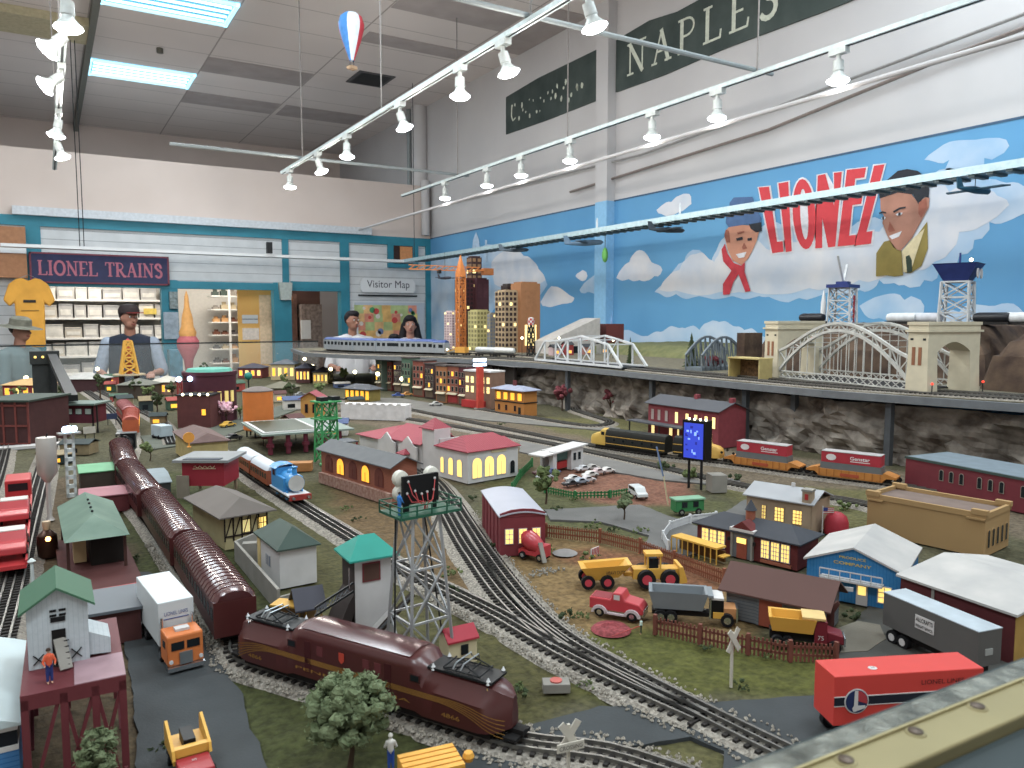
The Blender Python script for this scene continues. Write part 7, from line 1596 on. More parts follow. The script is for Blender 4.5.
for x in (.07, .25):
    for y in (.004, w-.004): wheel(t, x*s, y, .065*s, .010, mr3)
# grey dump truck with black yellow cab
t, L = veh('dump_truck', 'grey bodied dump truck with black and yellow cab behind the brown fence', (650, 622), (738, 628)); s = L; w = .05; mgd = mat('dump grey', '7E858A', .5, var=.05)
MB().add([(-.02*s, 0, .37*s), (.66*s, 0, .37*s), (.66*s, w, .37*s), (-.02*s, w, .37*s), (.04*s, .004, .16*s), (.60*s, .004, .16*s), (.60*s, w-.004, .16*s), (.04*s, w-.004, .16*s), (.02*s, .003, .36*s), (.63*s, .003, .36*s), (.63*s, w-.003, .36*s), (.02*s, w-.003, .36*s), (.06*s, .007, .19*s), (.59*s, .007, .19*s), (.59*s, w-.007, .19*s), (.06*s, w-.007, .19*s)],
    [(0,1,5,4),(1,2,6,5),(2,3,7,6),(3,0,4,7),(4,5,6,7),(0,8,9,1),(1,9,10,2),(2,10,11,3),(3,11,8,0),(8,12,13,9),(9,13,14,10),(10,14,15,11),(11,15,12,8),(12,15,14,13)], mgd).build('dump_body', None, t)
MB().box(.66*s, .72*s, 0, w, .33*s, .36*s, mgd).build('cab_protector', None, t); MB().box(.70*s, .84*s, .004, w-.004, .08*s, .30*s, m_black).box(.70*s, .84*s, .003, w-.003, .30*s, .33*s, m_wht).build('cab', None, t, bevel=.001)
MB().box(.84*s, .98*s, .008, w-.008, .08*s, .20*s, mat('bonnet tan', 'C98A50', .5)).box(.72*s, .84*s, .002, .004, .09*s, .16*s, my2).build('bonnet', None, t); MB().box(.98*s, 1.0*s, .004, w-.004, .06*s, .22*s, m_chrome).build('grille', None, t)
for x in (.12, .24, .88):
    for y in (.004, w-.004): wheel(t, x*s, y, .075*s, .010)
MB().box(.02*s, .95*s, .014, w-.014, .07*s, .12*s, m_under).build('chassis', None, t); MB().cyl((.685*s, .002, .08*s), .0022, .26*s, 8, m_chrome).build('exhaust_stack', None, t)
# yellow dump truck with maroon bonnet
t, L = veh('dump_truck', 'yellow dump truck with dark red bonnet in front of the grey barn', (768, 646), (846, 655)); s = L; w = .048
MB().add([(0, 0, .42*s), (.62*s, 0, .42*s), (.62*s, w, .42*s), (0, w, .42*s), (.05*s, .003, .22*s), (.58*s, .003, .22*s), (.58*s, w-.003, .22*s), (.05*s, w-.003, .22*s), (.04*s, .003, .41*s), (.6*s, .003, .41*s), (.6*s, w-.003, .41*s), (.04*s, w-.003, .41*s), (.08*s, .006, .3*s), (.56*s, .006, .3*s), (.56*s, w-.006, .3*s), (.08*s, w-.006, .3*s)],
    [(0,1,5,4),(1,2,6,5),(2,3,7,6),(3,0,4,7),(4,5,6,7),(0,8,9,1),(1,9,10,2),(2,10,11,3),(3,11,8,0),(8,12,13,9),(9,13,14,10),(10,14,15,11),(11,15,12,8),(12,15,14,13)], my2).build('dump_body', None, t)
MB().box(.44*s, .74*s, .004, w-.004, .42*s, .45*s, mat('pale yellow shield', 'D9B870', .5)).build('cab_protector', None, t); mb2 = mat('bonnet maroon', '7A2430', .35, var=0)
MB().box(.60*s, .76*s, .005, w-.005, .1*s, .40*s, mb2).build('cab', None, t); MB().prism([(.76*s, .1*s), (.98*s, .1*s), (.97*s, .22*s), (.76*s, .27*s)], .007, w-.007, mb2, 'xz').build('bonnet', None, t, bevel=.002)
text('75', t, (.68*s, .0045, .18*s), (1, 0, 0), (0, 0, 1), .06*s, m_wht); MB().box(.98*s, 1.0*s, .008, w-.008, .08*s, .2*s, m_chrome).build('grille', None, t)
for x in (.12, .26, .86):
    for y in (.004, w-.004): wheel(t, x*s, y, .08*s, .010)
MB().box(.02*s, .95*s, .014, w-.014, .08*s, .2*s, m_under).build('chassis', None, t)
# red cement mixer
t, L = veh('cement_mixer', 'red cement mixer truck with grey chute beside the maroon workshop', (517, 558), (546, 564)); s = .075
MB().lathe([(.008, -.03), (.020, -.018), (.021, 0), (.013, .028), (.010, .032)], 16, mp, T=Matrix.Translation((.03, .02, .038)) @ Matrix.Rotation(2.1, 4, 'Y')).build('drum', None, t)
MB().box(0, .07, .006, .034, .010, .020, mp).box(.048, .07, .006, .034, .020, .036, mp).build('chassis', None, t); MB().bar((.06, .004, .045), (.078, -.006, .004), .010, .004, m_conc).build('chute', None, t)
for x in (.012, .058):
    for y in (.006, .034): wheel(t, x, y, .0085, .007)
p_ = W(546, 572); o = MB(); rr = random.Random(3)
for k in range(60): a = rr.uniform(0, 6.3); q = rr.random()**.6; o.sph((p_.x+math.cos(a)*q*.05, p_.y+math.sin(a)*q*.022, GZ+.001), rr.uniform(.0012, .003), 5)
tag(o.build('rubble', m_conc), 'scatter of pale grey rubble below the cement mixer', 'rubble', kind='stuff')
tag(MB().lathe([(.03, 0), (.022, .004), (.001, .008)], 12, mat('sand grey', '8E8A88', .9), c=W(565, 553)).build('gravel_heap'), 'low grey gravel heap right of the cement mixer', 'gravel')
tag(MB().lathe([(.036, -.001), (.030, .004), (.018, .005), (.012, .001), (.006, .003), (.001, .003)], 16, mat('red clay', '8A3A3E', .9, scale=150, var=.4, bump=1), c=W(611, 629)).build('clay_mound'), 'ring of red clay around a hole below the red pickup', 'mound')
# striped sign board
q = W(595, 558); t = thing('striped_barricade', 'red and white striped barricade board above the yellow dumper', 'barricade', q, .35)
MB().box(-.016, .018, 0, .002, .006, .024, m_wht).build('board', None, t); o = MB(); [o.prism([(-.014+.0065*k, .006), (-.011+.0065*k, .006), (-.008+.0065*k, .024), (-.011+.0065*k, .024)], -.0006, 0, m_red, 'xz') for k in range(5)]; o.build('stripes', None, t)
MB().box(-.026, .0, -.002, 0, .004, .008, my2).box(-.014, -.012, 0, .002, 0, .006, m_dark).box(.014, .016, 0, .002, 0, .006, m_dark).build('legs', None, t)
# fire engine / car carrier at far left
t = thing('car_carrier', 'long bright red car carrier truck loaded with red and white cars at far left', 'toy truck', (-.088, 2.3, GZ), PI/2); mfr = mat('carrier red', 'BE2A2E', .35, var=.03)
MB().box(-.42, .28, -.032, .032, .026, .034, mfr).box(-.42, .28, -.034, -.030, .034, .044, mfr).box(-.42, .28, .030, .034, .034, .044, mfr).build('deck', None, t); MB().box(.30, .42, -.032, .032, .02, .085, mfr).box(.42, .50, -.03, .03, .02, .06, mfr).build('cab', None, t, bevel=.003)
MB().box(.298, .30, -.024, .024, .055, .076, m_dwin).build('rear_window', None, t)
for x in (-.36, -.3, .2, .36, .46):
    for y in (-.026, .026): wheel(t, x, y, .014, .01)
for k, (y, lb) in enumerate(((1.99, 'red car with oval marked white roof on the red carrier, nearest the viewer'), (2.32, 'red car with white roof on the red carrier, nearer its cab'))):
    car(V((-.088, y, GZ+.034)), PI/2, 'C03A40', lb, .16, 'cars on the red carrier', roofc='D2D0C8')
# car lot
lot = [((546, 471), 'B9BCC4', 'silver car, far left of the car lot'), ((552, 474), '5A6AA0', 'blue car in the left cluster of the car lot'), ((545, 479), 'C4C8CE', 'white car at the left front of the lot'), ((541, 475), '6A4048', 'dark maroon car at the left edge of the lot'), ((573, 481), 'C9C4C0', 'cream car in the front row of the lot'), ((580, 484), '8E9AA8', 'grey blue car at the front row middle'), ((587, 482), 'D0C8C8', 'pale pink car at right of the front row'), ((571, 486), '2E3038', 'black car at the front left of the right cluster'), ((590, 477), 'D4D2CC', 'white car in the middle row of the lot'), ((598, 474), 'CDB8B8', 'blush car in the back row of the lot'), ((607, 473), 'D8D4D0', 'ivory car at the right end of the back row'), ((583, 471), 'D5D5D8', 'bright white car in the back row nearest the filling station'), ((592, 470), 'B8B4B0', 'light grey car in the back row')]
for k, (p, c, lb) in enumerate(lot): car(W(*p), -.1+.05*(k % 3), c, lb+' beside the filling station', .062, 'cars on the lot')
car(W(638, 497), -1.9, 'C9CCCC', 'white estate car with black windows alone on the red ground', .085, None, kind='van')
# green wagon
t, L = veh('delivery_wagon', 'green enclosed wagon with pale green top beside the white curved fence', (676, 516), (704, 514)); mgw = mat('wagon green', '2E7A44', .5)
MB().box(0, L, 0, .035, .010, .042, mgw).build('body', None, t, bevel=.001); MB().box(-.003, L+.003, -.003, .038, .042, .046, mat('pale green top', '7AA888', .6)).build('roof', None, t)
for x in (.2, .8):
    for y in (0, .035): wheel(t, x*L, y, .009, .004)
window(t, 'f', L, .035, L*.3, .024, .012, .012, m_dark, m_dwin, 1, 1); window(t, 'f', L, .035, L*.7, .024, .012, .012, m_dark, m_dwin, 1, 1)
# yellow open sided trolley shelter
a = W(671, 551); b_ = W(716, 565); d = b_-a; L = d.length; t = thing('open_shelter', 'long yellow roofed open shelter along the brown fence left of the brick depot', 'shelter', a, math.atan2(d.y, d.x))
MB().box(0, L, 0, .035, .034, .038, my).build('roof', None, t); MB().box(L, L*1.12, .004, .03, .018, .021, my).build('step_roof', None, t)
for k in range(9): MB().box(L*k/8-.001, L*k/8+.001, 0, .002, 0, .034, my).build('post', None, t)
MB().box(0, L, .03, .034, 0, .026, mat('shelter back', '6A4A24', .7)).build('rear_panel', None, t)
# fences
mfb = mat('fence brown', '7A4538', .7, var=.1); mfr2 = mat('fence rust', '8E5238', .8, var=.1)
fence([(655, 633), (700, 643), (748, 653), (790, 660), (836, 662)], .030, mfb, 'red brown picket fence in front of the grey barn and dump trucks', gap=.0065, pw_=.0032)
fence([(546, 536), (600, 542), (640, 552), (674, 565), (724, 584)], .030, mfr2, 'long rust brown picket fence above the yellow dumper', gap=.006, pw_=.003)
fence([(716, 520), (690, 523), (670, 530), (663, 540), (668, 550)], .022, m_white, 'white curved fence around the green wagon', gap=.006, pw_=.006)
fence([(545, 492), (575, 498), (610, 497), (640, 492)], .020, mgw, 'green picket fence along the front of the car lot', gap=.010)
fence([(512, 492), (520, 478), (532, 466)], .028, mgw, 'green fence between the white villa and the car lot', gap=.008)
# crossbucks
def crossbuck(px, py, ty, label, txt=False, rz=0, s=1):
    p = W(px, py); h = ZT(p.x, p.y, ty)-GZ; t = thing('crossing_sign', label, 'sign', p, rz, None); mw_ = mat('crossbuck cream', 'C9C2B4', .6, var=.08)
    MB().bar((0, 0, -.002), (0, 0, h), .0034*s, .0034*s, mw_, up=V((0, 1, 0))).build('post', None, t)
    for sg_ in (-1, 1): MB().cbox((0, -.003-.001*sg_, h*.86), (.040*s, .0014, .0085*s), mw_, ry=sg_*.95).build('cross_arm', None, t)
    if txt:
        b = MB().box(-.017*s, .017*s, -.0065, -.005, h*.74-.005*s, h*.74+.005*s, mw_).build('plate', None, t); text('CROSSING', b, (0, -.0065, h*.74), (1, 0, 0), (0, 0, 1), .005*s, md, w=.029*s)
    return t
crossbuck(731, 686, 632, 'cream crossbuck sign on the grass in front of the brown fence', rz=.05)
crossbuck(568, 800, 724, 'cream crossbuck sign with lettered plate at the bottom edge', True, rz=-.15, s=1)
# lineside figures
fig(W(50, 683, GZ+.1185), -1.4, 'worker in orange shirt and blue trousers on the maroon trestle deck', 'E0582A', '2A3878', .042)
fig(W(641, 634), 2.4, 'figure in pale shirt and dark green trousers digging by the red clay ring', 'B8D0C4', '2E4038', .028)
tag(MB().bar(W(612, 636, GZ+.002), W(640, 626, GZ+.016), .001, .001, m_red).build('shovel'), 'red handled shovel lying by the clay ring', 'shovel')
fig(W(379, 652, GZ+.035), 2.6, 'tiny figure in white shirt and red and blue trousers by the teal tower conveyor', 'C9B8A8', '3A3F80', .026)
fig(W(391, 770), 1.2, 'white headed figure in blue trousers standing at the bottom edge', 'D9D5CC', '2A50A8', .046, skin='D9D5CC', hat='D9D5CC')
t = thing('yellow_handcar', 'yellow ribbed toy vehicle top cut by the bottom edge below the maroon locomotive', 'toy vehicle', W(434, 793), -.15); t.scale = (1.25,)*3
o = MB(); [o.box(-.030, .024, -.02+.008*k, -.014+.008*k, .030, .034, mat('bright yellow', 'E8A41C', .45)) for k in range(5)]; o.box(-.03, .024, -.02, .018, .02, .031, mat('bright yellow')); o.build('body', None, t); MB().sph((.034, 0, .028), .006, 8, mat('bright yellow')).build('knob', None, t)
for x in (-.02, .014):
    for y in (-.016, .014): wheel(t, x, y, .01, .006)
MB().box(-.024, .02, -.012, .012, .010, .022, m_under).build('chassis', None, t)
# video billboard
a = W(683, 488); p0 = WX(695, 445, a.x+.06)
t = thing('video_billboard', 'black framed video billboard with glowing blue screen on dark legs', 'screen', a, -1.3)
zt_ = ZT(a.x, a.y, 421)-GZ; zb_ = ZT(a.x, a.y, 457)-GZ; wb_ = .075
fr = MB().box(-.006, wb_, 0, .045, zb_-.006, zt_+.004, m_black).build('frame', None, t); msc = mat('screen blue', '3444B8', emit=.9, var=0); m_s2 = mat('screen light', '7FA0F0', emit=1.3, var=0)
o = MB(); o.box(.0, wb_-.006, -.001, 0, zb_, zt_-.004, msc); rr = random.Random(6)
for k in range(16): x = rr.uniform(.005, wb_-.02); z_ = rr.uniform(zb_+.004, zt_-.014); o.box(x, x+rr.uniform(.002, .01), -.0014-.00001*k, -.001, z_, z_+rr.uniform(.002, .012), [m_s2, mat('screen dark', '2A2E90', emit=.6, var=0)][k % 2])
o.build('screen', None, fr)
for x in (.01, wb_-.02): MB().box(x, x+.006, .01, .016, 0, zb_, m_dark).build('leg', None, t)
for k in range(4): MB().sph((.012+.02*k, .01, zt_+.008), .004, 6, m_lampg).build('top_light', None, t)
tag(MB().box(0, .05, 0, .05, 0, .055, m_conc).build('concrete_hut', None, None, W(712, 493), -.4), 'grey concrete hut behind the video billboard', 'hut')
p_ = W(668, 505); h = ZT(p_.x, p_.y, 447)-GZ; t = thing('leaning_boom', 'tall leaning cream and blue pole left of the video billboard', 'pole', p_, 0)
MB().bar((0, 0, 0), (-.012, .01, h*.55), .004, .004, m_cream).bar((-.012, .01, h*.5), (-.03, .02, h), .006, .004, mat('boom blue grey', '6A80A8', .5)).build('boom', None, t)
# flag, red dome, arch post
p_ = W(822, 534); h = ZT(p_.x, p_.y, 506)-GZ; t = thing('flag_pole', 'small stars and stripes flag on a white pole behind the blue store', 'flag', p_, -.6)
MB().cyl((0, 0, 0), .0014, h, 8, m_wht).build('pole', None, t); f = MB(); [f.box(.001, .028, -.0004, .0004, h-.006-.0022*k, h-.004-.0022*k, [m_red, m_wht][k % 2]) for k in range(7)]; f.box(.001, .012, -.0008, .0008, h-.0125, h-.004, mat('flag blue', '2F3F80', .6)); f.build('flag', None, t)
tag(MB().lathe([(.03, 0), (.03, .03), (.024, .045), (.012, .054), (.001, .056)], 16, mat('red dome', 'A82434', .5), c=W(836, 533)).build('red_dome_kiosk'), 'small red domed kiosk behind the flag', 'kiosk')
# trailers & cars in town
t = thing('caravan_trailer', 'small pale blue box trailer on the far grey road', 'toy trailer', W(161, 440), .35); MB().box(0, .055, 0, .09, .012, .062, mat('pale blue box', 'A9BAC2', .5)).box(-.001, .056, -.001, .091, .008, .014, m_dark).build('body', None, t)
for y in (.02, .07): wheel(t, .004, y, .01, .006); wheel(t, .051, y, .01, .006)
for (px, py, c, lb, rz) in ((233, 440, '3A3A3C', 'dark car on the far road by the pink tree', .3), (152, 403, 'C9C9C4', 'white car parked near the cream roofed shop', .2), (228, 427, 'D2A428', 'yellow digger-like car by the pink blossom tree', .6), (398, 397, '3A58A0', 'blue car on the far street', -.3), (407, 396, 'D08A30', 'orange van on the far street', -.2), (300, 396, '8A8A88', 'grey car in the far left street', .1), (352, 470, 'A03030', 'red car by the freight house', .8), (122, 436, '5A5A55', 'grey car beside the black steam locomotive', 1.2), (372, 398, 'B8B8B4', 'pale car before the lit pavilion', 0), (436, 406, 'A8A8A4', 'silver car parked at the town row', -.1)):
    car(W(px, py), rz, c, lb, .085, 'cars in the far streets')
# teal ball sign, yellow cone tower, ice cream cone
p_ = W(249, 398); h = ZT(p_.x, p_.y, 376)-GZ; t = thing('ball_sign', 'dark teal ball sign above the orange tank', 'sign', p_, 0); MB().tube([(0, 0, 0), (0, 0, h)], .005, 6, m_dark).build('pole', None, t); MB().sph((0, 0, h), .028, 14, mat('teal ball', '0F7A6E', .3)).build('ball', None, t)
p_ = W(130, 392); h = ZT(p_.x, p_.y, 341)-GZ; t = thing('yellow_cone_tower', 'tall tapering yellow lattice tower with red tip on a round deck', 'tower', p_, 0); o = MB(); hb = h*.36
lattice(o, [(-.055, -.055), (.055, -.055), (.055, .055), (-.055, .055)], hb, h, [(-.02, -.02), (.02, -.02), (.02, .02), (-.02, .02)], 4, .012, mat('tower yellow', 'D9A22A', .5)); o.build('lattice', None, t); MB().lathe([(.11, hb-.01), (.11, hb)], 16, mat('deck cream', 'B9A888', .6)).build('deck', None, t); MB().lathe([(.022, h), (.001, h+.02)], 8, m_red).build('tip', None, t)
for x in (-.05, .05): MB().cyl((x, 0, 0), .02, hb, 8, mat('brown post')).build('leg', None, t)
MB().box(-.018, .018, -.03, .03, hb, h-.04, mat('red orange core', 'B04A20', .6)).build('core', None, t)
p_ = W(189, 378); t = thing('ice_cream_cone_sign', 'tall pink and orange ice cream cone ornament in front of the second shop opening', 'ornament', WY(189, 370, 7.9), 0); zc = t.location.z; t.location.z = .0
MB().lathe([(.03, 0), (.02, zc)], 10, mat('pole tan', 'B08A50', .6)).build('post', None, t); MB().lathe([(.02, zc-.1), (.045, zc+.1), (.10, zc+.22), (.10, zc+.28), (.07, zc+.33)], 16, mat('pink swirl', 'B85A62', .6)).build('lower_scoop', None, t); MB().lathe([(.07, zc+.3), (.08, zc+.36), (.055, zc+.42), (.05, zc+.5), (.025, zc+.6), (.018, zc+.7), (.001, zc+.76)], 14, mat('amber swirl', 'D89A4A', .6)).build('upper_swirl', None, t)
# street lamps
for (px, py, ty, lb) in ((331, 383, 369, 'street lamp left of the town row'), (355, 384, 372, 'street lamp before the dark violet building'), (402, 394, 379, 'street lamp in front of the rust brick building'), (313, 380, 366, 'street lamp above the yellow lit house'), (305, 378, 359, 'tall street lamp by the blue grey roofs'), (378, 392, 374, 'street lamp left of the green shopfront'), (27, 395, 378, 'street lamp by the dark hopper'), (98, 385, 369, 'street lamp near the yellow cone tower')): street_lamp(px, py, ty, lb, r=.016)
# plants
tree(350, 764, 672, .125, 'big sage green shrub tree in front of the maroon locomotive', m_leafg, 150, leaves=16, trunk=.22, sz=.24)
tree(98, 800, 724, .055, 'sage green bush tree at the foot of the maroon trestle', m_leafg, 90, leaves=12, trunk=.12, sz=.26)
tree(546, 503, 466, .10, 'dark green tree right of the maroon workshop', m_leaf, 22); tree(624, 520, 491, .06, 'yellow green tree below the white estate car', m_leafg, 16)
for k, (px, py, w, h, lb) in enumerate(((492, 548, .05, .02, 'bush at the base of the maroon workshop'), (548, 552, .04, .02, 'bush behind the cement mixer'), (566, 618, .035, .02, 'bush left of the red pickup'), (581, 618, .035, .014, 'low bush under the red pickup tail'), (512, 700, .05, .018, 'olive bush right of the maroon locomotive nose'), (516, 690, .03, .014, 'second olive bush by the maroon locomotive nose'), (707, 650, .03, .01, 'small bush below the brown fence'), (765, 655, .035, .01, 'dark bush in front of the yellow dump truck'), (742, 688, .04, .010, 'dark low bush at the foot of the crossbuck'), (585, 688, .035, .009, 'low bush beside the main line switch'), (852, 618, .035, .02, 'bush at the door of the blue store'), (450, 575, .06, .022, 'dark bush right of the floodlight tower'), (455, 592, .04, .018, 'smaller bush below the one right of floodlight tower'), (458, 470, .02, .02, 'bush at the villa corner'), (472, 500, .03, .02, 'bush along the track left of the workshop'), (592, 526, .06, .02, 'bush on the green verge below the car lot'), (612, 530, .04, .015, 'small bush near the yellow green tree'), (640, 532, .05, .015, 'bush right of the yellow green tree'), (556, 510, .04, .018, 'bush at the foot of the dark green tree'), (345, 510, .05, .015, 'bush between the tank engine and freight house'), (358, 520, .05, .015, 'bush at the near end of the freight house'), (590, 560, .05, .02, 'bush behind the striped barricade'), (665, 470, .07, .05, 'dark shrub at the billboard legs'), (690, 478, .07, .05, 'dark green shrub under the video billboard'), (735, 480, .05, .03, 'shrub right of the concrete hut'), (300, 640, .03, .01, 'weed beside the slate kiosk'), (135, 560, .03, .012, 'dark shrub between the station and the maroon coaches'), (845, 508, .08, .03, 'green shrub behind the stone house'), (500, 425, .06, .02, 'shrub in front of the orange signal house'), (575, 500, .04, .012, 'weed by the green picket fence'), (160, 748, .03, .008, 'weed at the road edge'))):
    bush(px, py, w, h, lb, [m_leafd, m_leaf][k % 2])
tree(226, 424, 399, .16, 'pink blossom tree beside the orange tank', m_leafp, 22, trunk=.3); tree(157, 415, 390, .08, 'dark green conifer like tree in the far left town', m_leafd, 14); tree(66, 405, 384, .10, 'dark tree behind the signal bridge', m_leafd, 14); tree(135, 398, 376, .08, 'dark tree by the yellow cone tower', m_leafd, 12)
tree(562, 410, 383, .12, 'maroon tree against the rock face', m_leafr, 16); tree(40, 385, 365, .14, 'dark tree by the lit diner', m_leafd, 14); tree(285, 388, 372, .12, 'brown green tree by the cream lit house', m_leaf, 12); tree(610, 415, 388, .10, 'russet scrub tree under the shelf', m_leafr, 12)
# clutter in the far town: small stalls and kiosks
cl = ['C9C4BC', '3E5A48', '9A4038', '4A5A80', '8A7A5A', 'B5A890', '5A3A38', '2E3A3A']; cn = dict(zip(cl, ['off-white', 'dark green', 'brick red', 'blue', 'khaki', 'sand', 'brown', 'blackish green']))
spots_ = [(105, 392), (118, 408), (140, 412), (105, 372), (88, 374), (160, 380), (170, 374), (196, 372), (222, 374), (150, 425), (70, 372), (230, 392), (275, 402), (284, 410), (335, 388), (15, 410), (46, 418), (60, 455), (40, 466), (110, 402), (290, 430), (322, 436), (246, 404), (20, 376), (168, 410), (350, 408)]
plc = ['by the yellow cone tower', 'left of the orange railcar', 'right of the orange railcar', 'before the shop counter', 'below the white shelves', 'right of the cone tower', 'near the ice cream ornament', 'left of the round building', 'over the round building', 'on the far grey road', 'by the coal conveyor', 'next to the orange tank', 'behind the orange tank', 'in front of the yellow cottage', 'at the lit pavilion', 'below the diner', 'beside the maroon warehouse', 'at the white signal mast', 'left of the silver tank', 'by the signal cabin', 'under the green canopy', 'under the green gantry', 'left of the orange tank', 'above the diner', 'behind the blossom', 'behind the white flat building']
for k, (px, py) in enumerate(spots_):
    c = cl[(k*3+1) % 8]; t = thing('market_stall', 'small %s model stall %s' % (cn[c], plc[k]), 'stall', W(px, max(py, 385)), R.uniform(-.5, .5), 'little stalls of the far town'); w = R.uniform(.06, .12); h = R.uniform(.03, .07)
    MB().box(0, w, 0, w*.7, 0, h, mat('stall '+c, c, .7, var=.2)).build('body', None, t); roof(t, 'gable', w, w*.7, h, h*.3, .006, mat('stall roof '+cl[(k*5+2) % 8], cl[(k*5+2) % 8], .7)); MB().box(w*.2, w*.6, -.002, 0, h*.2, h*.6, m_glow3 if k % 3 == 0 else m_dwin).build('hatch', None, t)
for k, (px, py, ty, w, lb) in enumerate(((100, 400, 372, .09, 'dark tree left of the orange railcar'), (148, 402, 384, .10, 'bushy tree between railcar and the blossom tree'), (172, 400, 380, .09, 'dark tree by the brown brick building'), (20, 402, 386, .14, 'dark tree over the maroon warehouse'), (290, 400, 382, .11, 'dark tree behind the canopy station'), (320, 398, 378, .09, 'slim dark tree by the yellow cottage'), (75, 420, 398, .08, 'scrubby tree under the signal cabin'), (240, 420, 404, .08, 'small dark tree at the orange tank foot'), (205, 378, 362, .12, 'far dark tree over the round building'), (345, 384, 366, .10, 'far dark tree by the shelf end'), (38, 440, 418, .07, 'olive tree beside the maroon warehouse'), (150, 460, 440, .07, 'olive shrub tree behind the low shed'))): tree(px, py, ty, w, lb, [m_leafd, m_leaf][k % 2], 12, leaves=2)
for k, (px, py, c, lb) in enumerate(((112, 425, '3E4A6A', 'blue sign board by the black steam locomotive'), (168, 392, 'B04A3A', 'red sign board at the cream roofed shop'), (90, 440, 'B9B4A8', 'pale sign board beside the white signal mast'), (268, 446, '8A3038', 'maroon pipe stack sign under the canopy'), (300, 440, 'B07A30', 'ochre sign board behind the tank engine'), (222, 452, '4A6A4A', 'green sign board right of the brown roof house'))):
    t = thing('sign_board', lb, 'sign', W(px, py), .2*(k % 3)-.2, 'small boards'); MB().box(-.025, .025, 0, .003, .03, .06, mat('board '+c, c, .6)).build('panel', None, t); MB().box(-.02, -.017, 0, .003, 0, .03, m_dark).box(.017, .02, 0, .003, 0, .03, m_dark).build('posts', None, t)
# ================================================================= UPPER SHELF SCENERY
def tower_b(x0, x1, yt, Y_, c, label, gl, nx_, nz_, D=.16, lit='pane', fcol='stone trim'):
    b0 = WY(x0, 340, Y_); b1 = WY(x1, 340, Y_); L = b1.x-b0.x; H = WY(x0, yt, Y_).z-UZ
    t = thing('tall_building', label, 'building', (b0.x, Y_, UZ), 0, 'tall buildings on the shelf'); walls(t, L, D, H, mat('tower '+c, c, .7, var=.06)); MB().box(L*.1, L*.9, D*.1, D*.9, H, H+.012, mat('tower '+c)).build('parapet', None, t)
    for f_, W_, n_ in (('f', L, nx_), ('l', D, 3)):
        o = MB(); o2 = MB(); T = face_T(f_, L, D)
        for i in range(n_):
            for j in range(nz_):
                u = W_*(i+.5)/n_; v = H*(j+.5)/nz_; [o, o2][(i*7+j*5) % 13 == 0].box(u-W_/n_*.3, u+W_/n_*.3, -.0015, 0, v-H/nz_*.3, v+H/nz_*.3, None, T)
        o.build('window_grid', gl, t); o2.build('window_grid', m_glow2, t)
    return t, L, D, H
pg = mat('grey pane', '6E6A68', .3); pb = mat('brown pane', '2E2022', .3)
tower_b(452, 463, 312, 6.3, 'C9B4B4', 'slim pinkish white tower at left of the shelf skyline', mat('pink pane', '8E7A80', .4), 4, 14)
tower_b(463, 477, 279, 6.25, '4E2A30', 'tall dark maroon tower with lit stripe windows', pb, 4, 16)
t, L, D, H = tower_b(477, 489, 279, 6.2, '45242C', 'plain dark maroon slab tower beside the striped one', mat('maroon slab', '4A2830', .7), 2, 3)
tower_b(472, 482, 257, 6.35, '3E2A2A', 'narrow brown top tower rising highest over the skyline', mat('amber dull pane', '8A6A4A', .4), 2, 16, D=.1)
tower_b(477, 490, 311, 5.7, 'B5AC70', 'yellowish apartment tower in the shelf skyline', mat('yellow dull pane', '7A7448', .4), 4, 9)
tower_b(490, 505, 314, 5.65, '9A9488', 'grey beige apartment tower in the shelf skyline', pg, 5, 10)
tower_b(505, 521, 291, 5.35, 'A08A6A', 'tan gridded tower with lit windows', pb, 4, 12)
t, L, D, H = tower_b(521, 540, 283, 5.3, '9A6840', 'plain orange brown block tower at right of the skyline', mat('orange brown slab', '966640', .8), 1, 2)
t, L, D, H = tower_b(507, 517, 285, 5.5, '3A3230', 'dark cap tower behind the tan gridded tower', pb, 2, 8, D=.1)
# orange crane
q = WY(461, 345, 6.1); zt_ = WY(461, 262, 6.1).z; t = thing('tower_crane', 'orange tower crane with long jib left of the tall towers', 'crane', (q.x, 6.1, UZ), 0); mcn = mat('crane orange', 'D07A2C', .5); h = zt_-UZ
o = MB(); lattice(o, [(-.03, -.03), (.03, -.03), (.03, .03), (-.03, .03)], 0, h*.88, [(-.03, -.03), (.03, -.03), (.03, .03), (-.03, .03)], 8, .008, mcn); o.lathe([(.05, h*.83), (.05, h*.88), (.004, h*1.08)], 6, mcn); o.build('mast', None, t)
o = MB(); zj = h*.90; x0 = WY(409, 270, 6.1).x-q.x; x1 = WY(492, 270, 6.1).x-q.x
for zz in (zj, zj+.035): o.bar((x0, 0, zz), (x1*.6, 0, zz), .012, .008, mcn)
for k in range(12): a = x0+(x1*.6-x0)*k/12; b = x0+(x1*.6-x0)*(k+1)/12; o.bar((a, 0, zj), (b, 0, zj+.035), .006, .006, mcn)
o.bar((x1*.5, 0, zj+.01), (x1, 0, zj+.01), .03, .01, mcn); o.build('jib', None, t); MB().box(x1*.7, x1, -.03, .03, zj-.03, zj+.03, mat('crane weight', 'A5622C', .6)).build('counterweight', None, t); MB().box(x0*.45, x0*.4, -.02, .02, zj-.03, zj, m_dark).build('trolley', None, t)
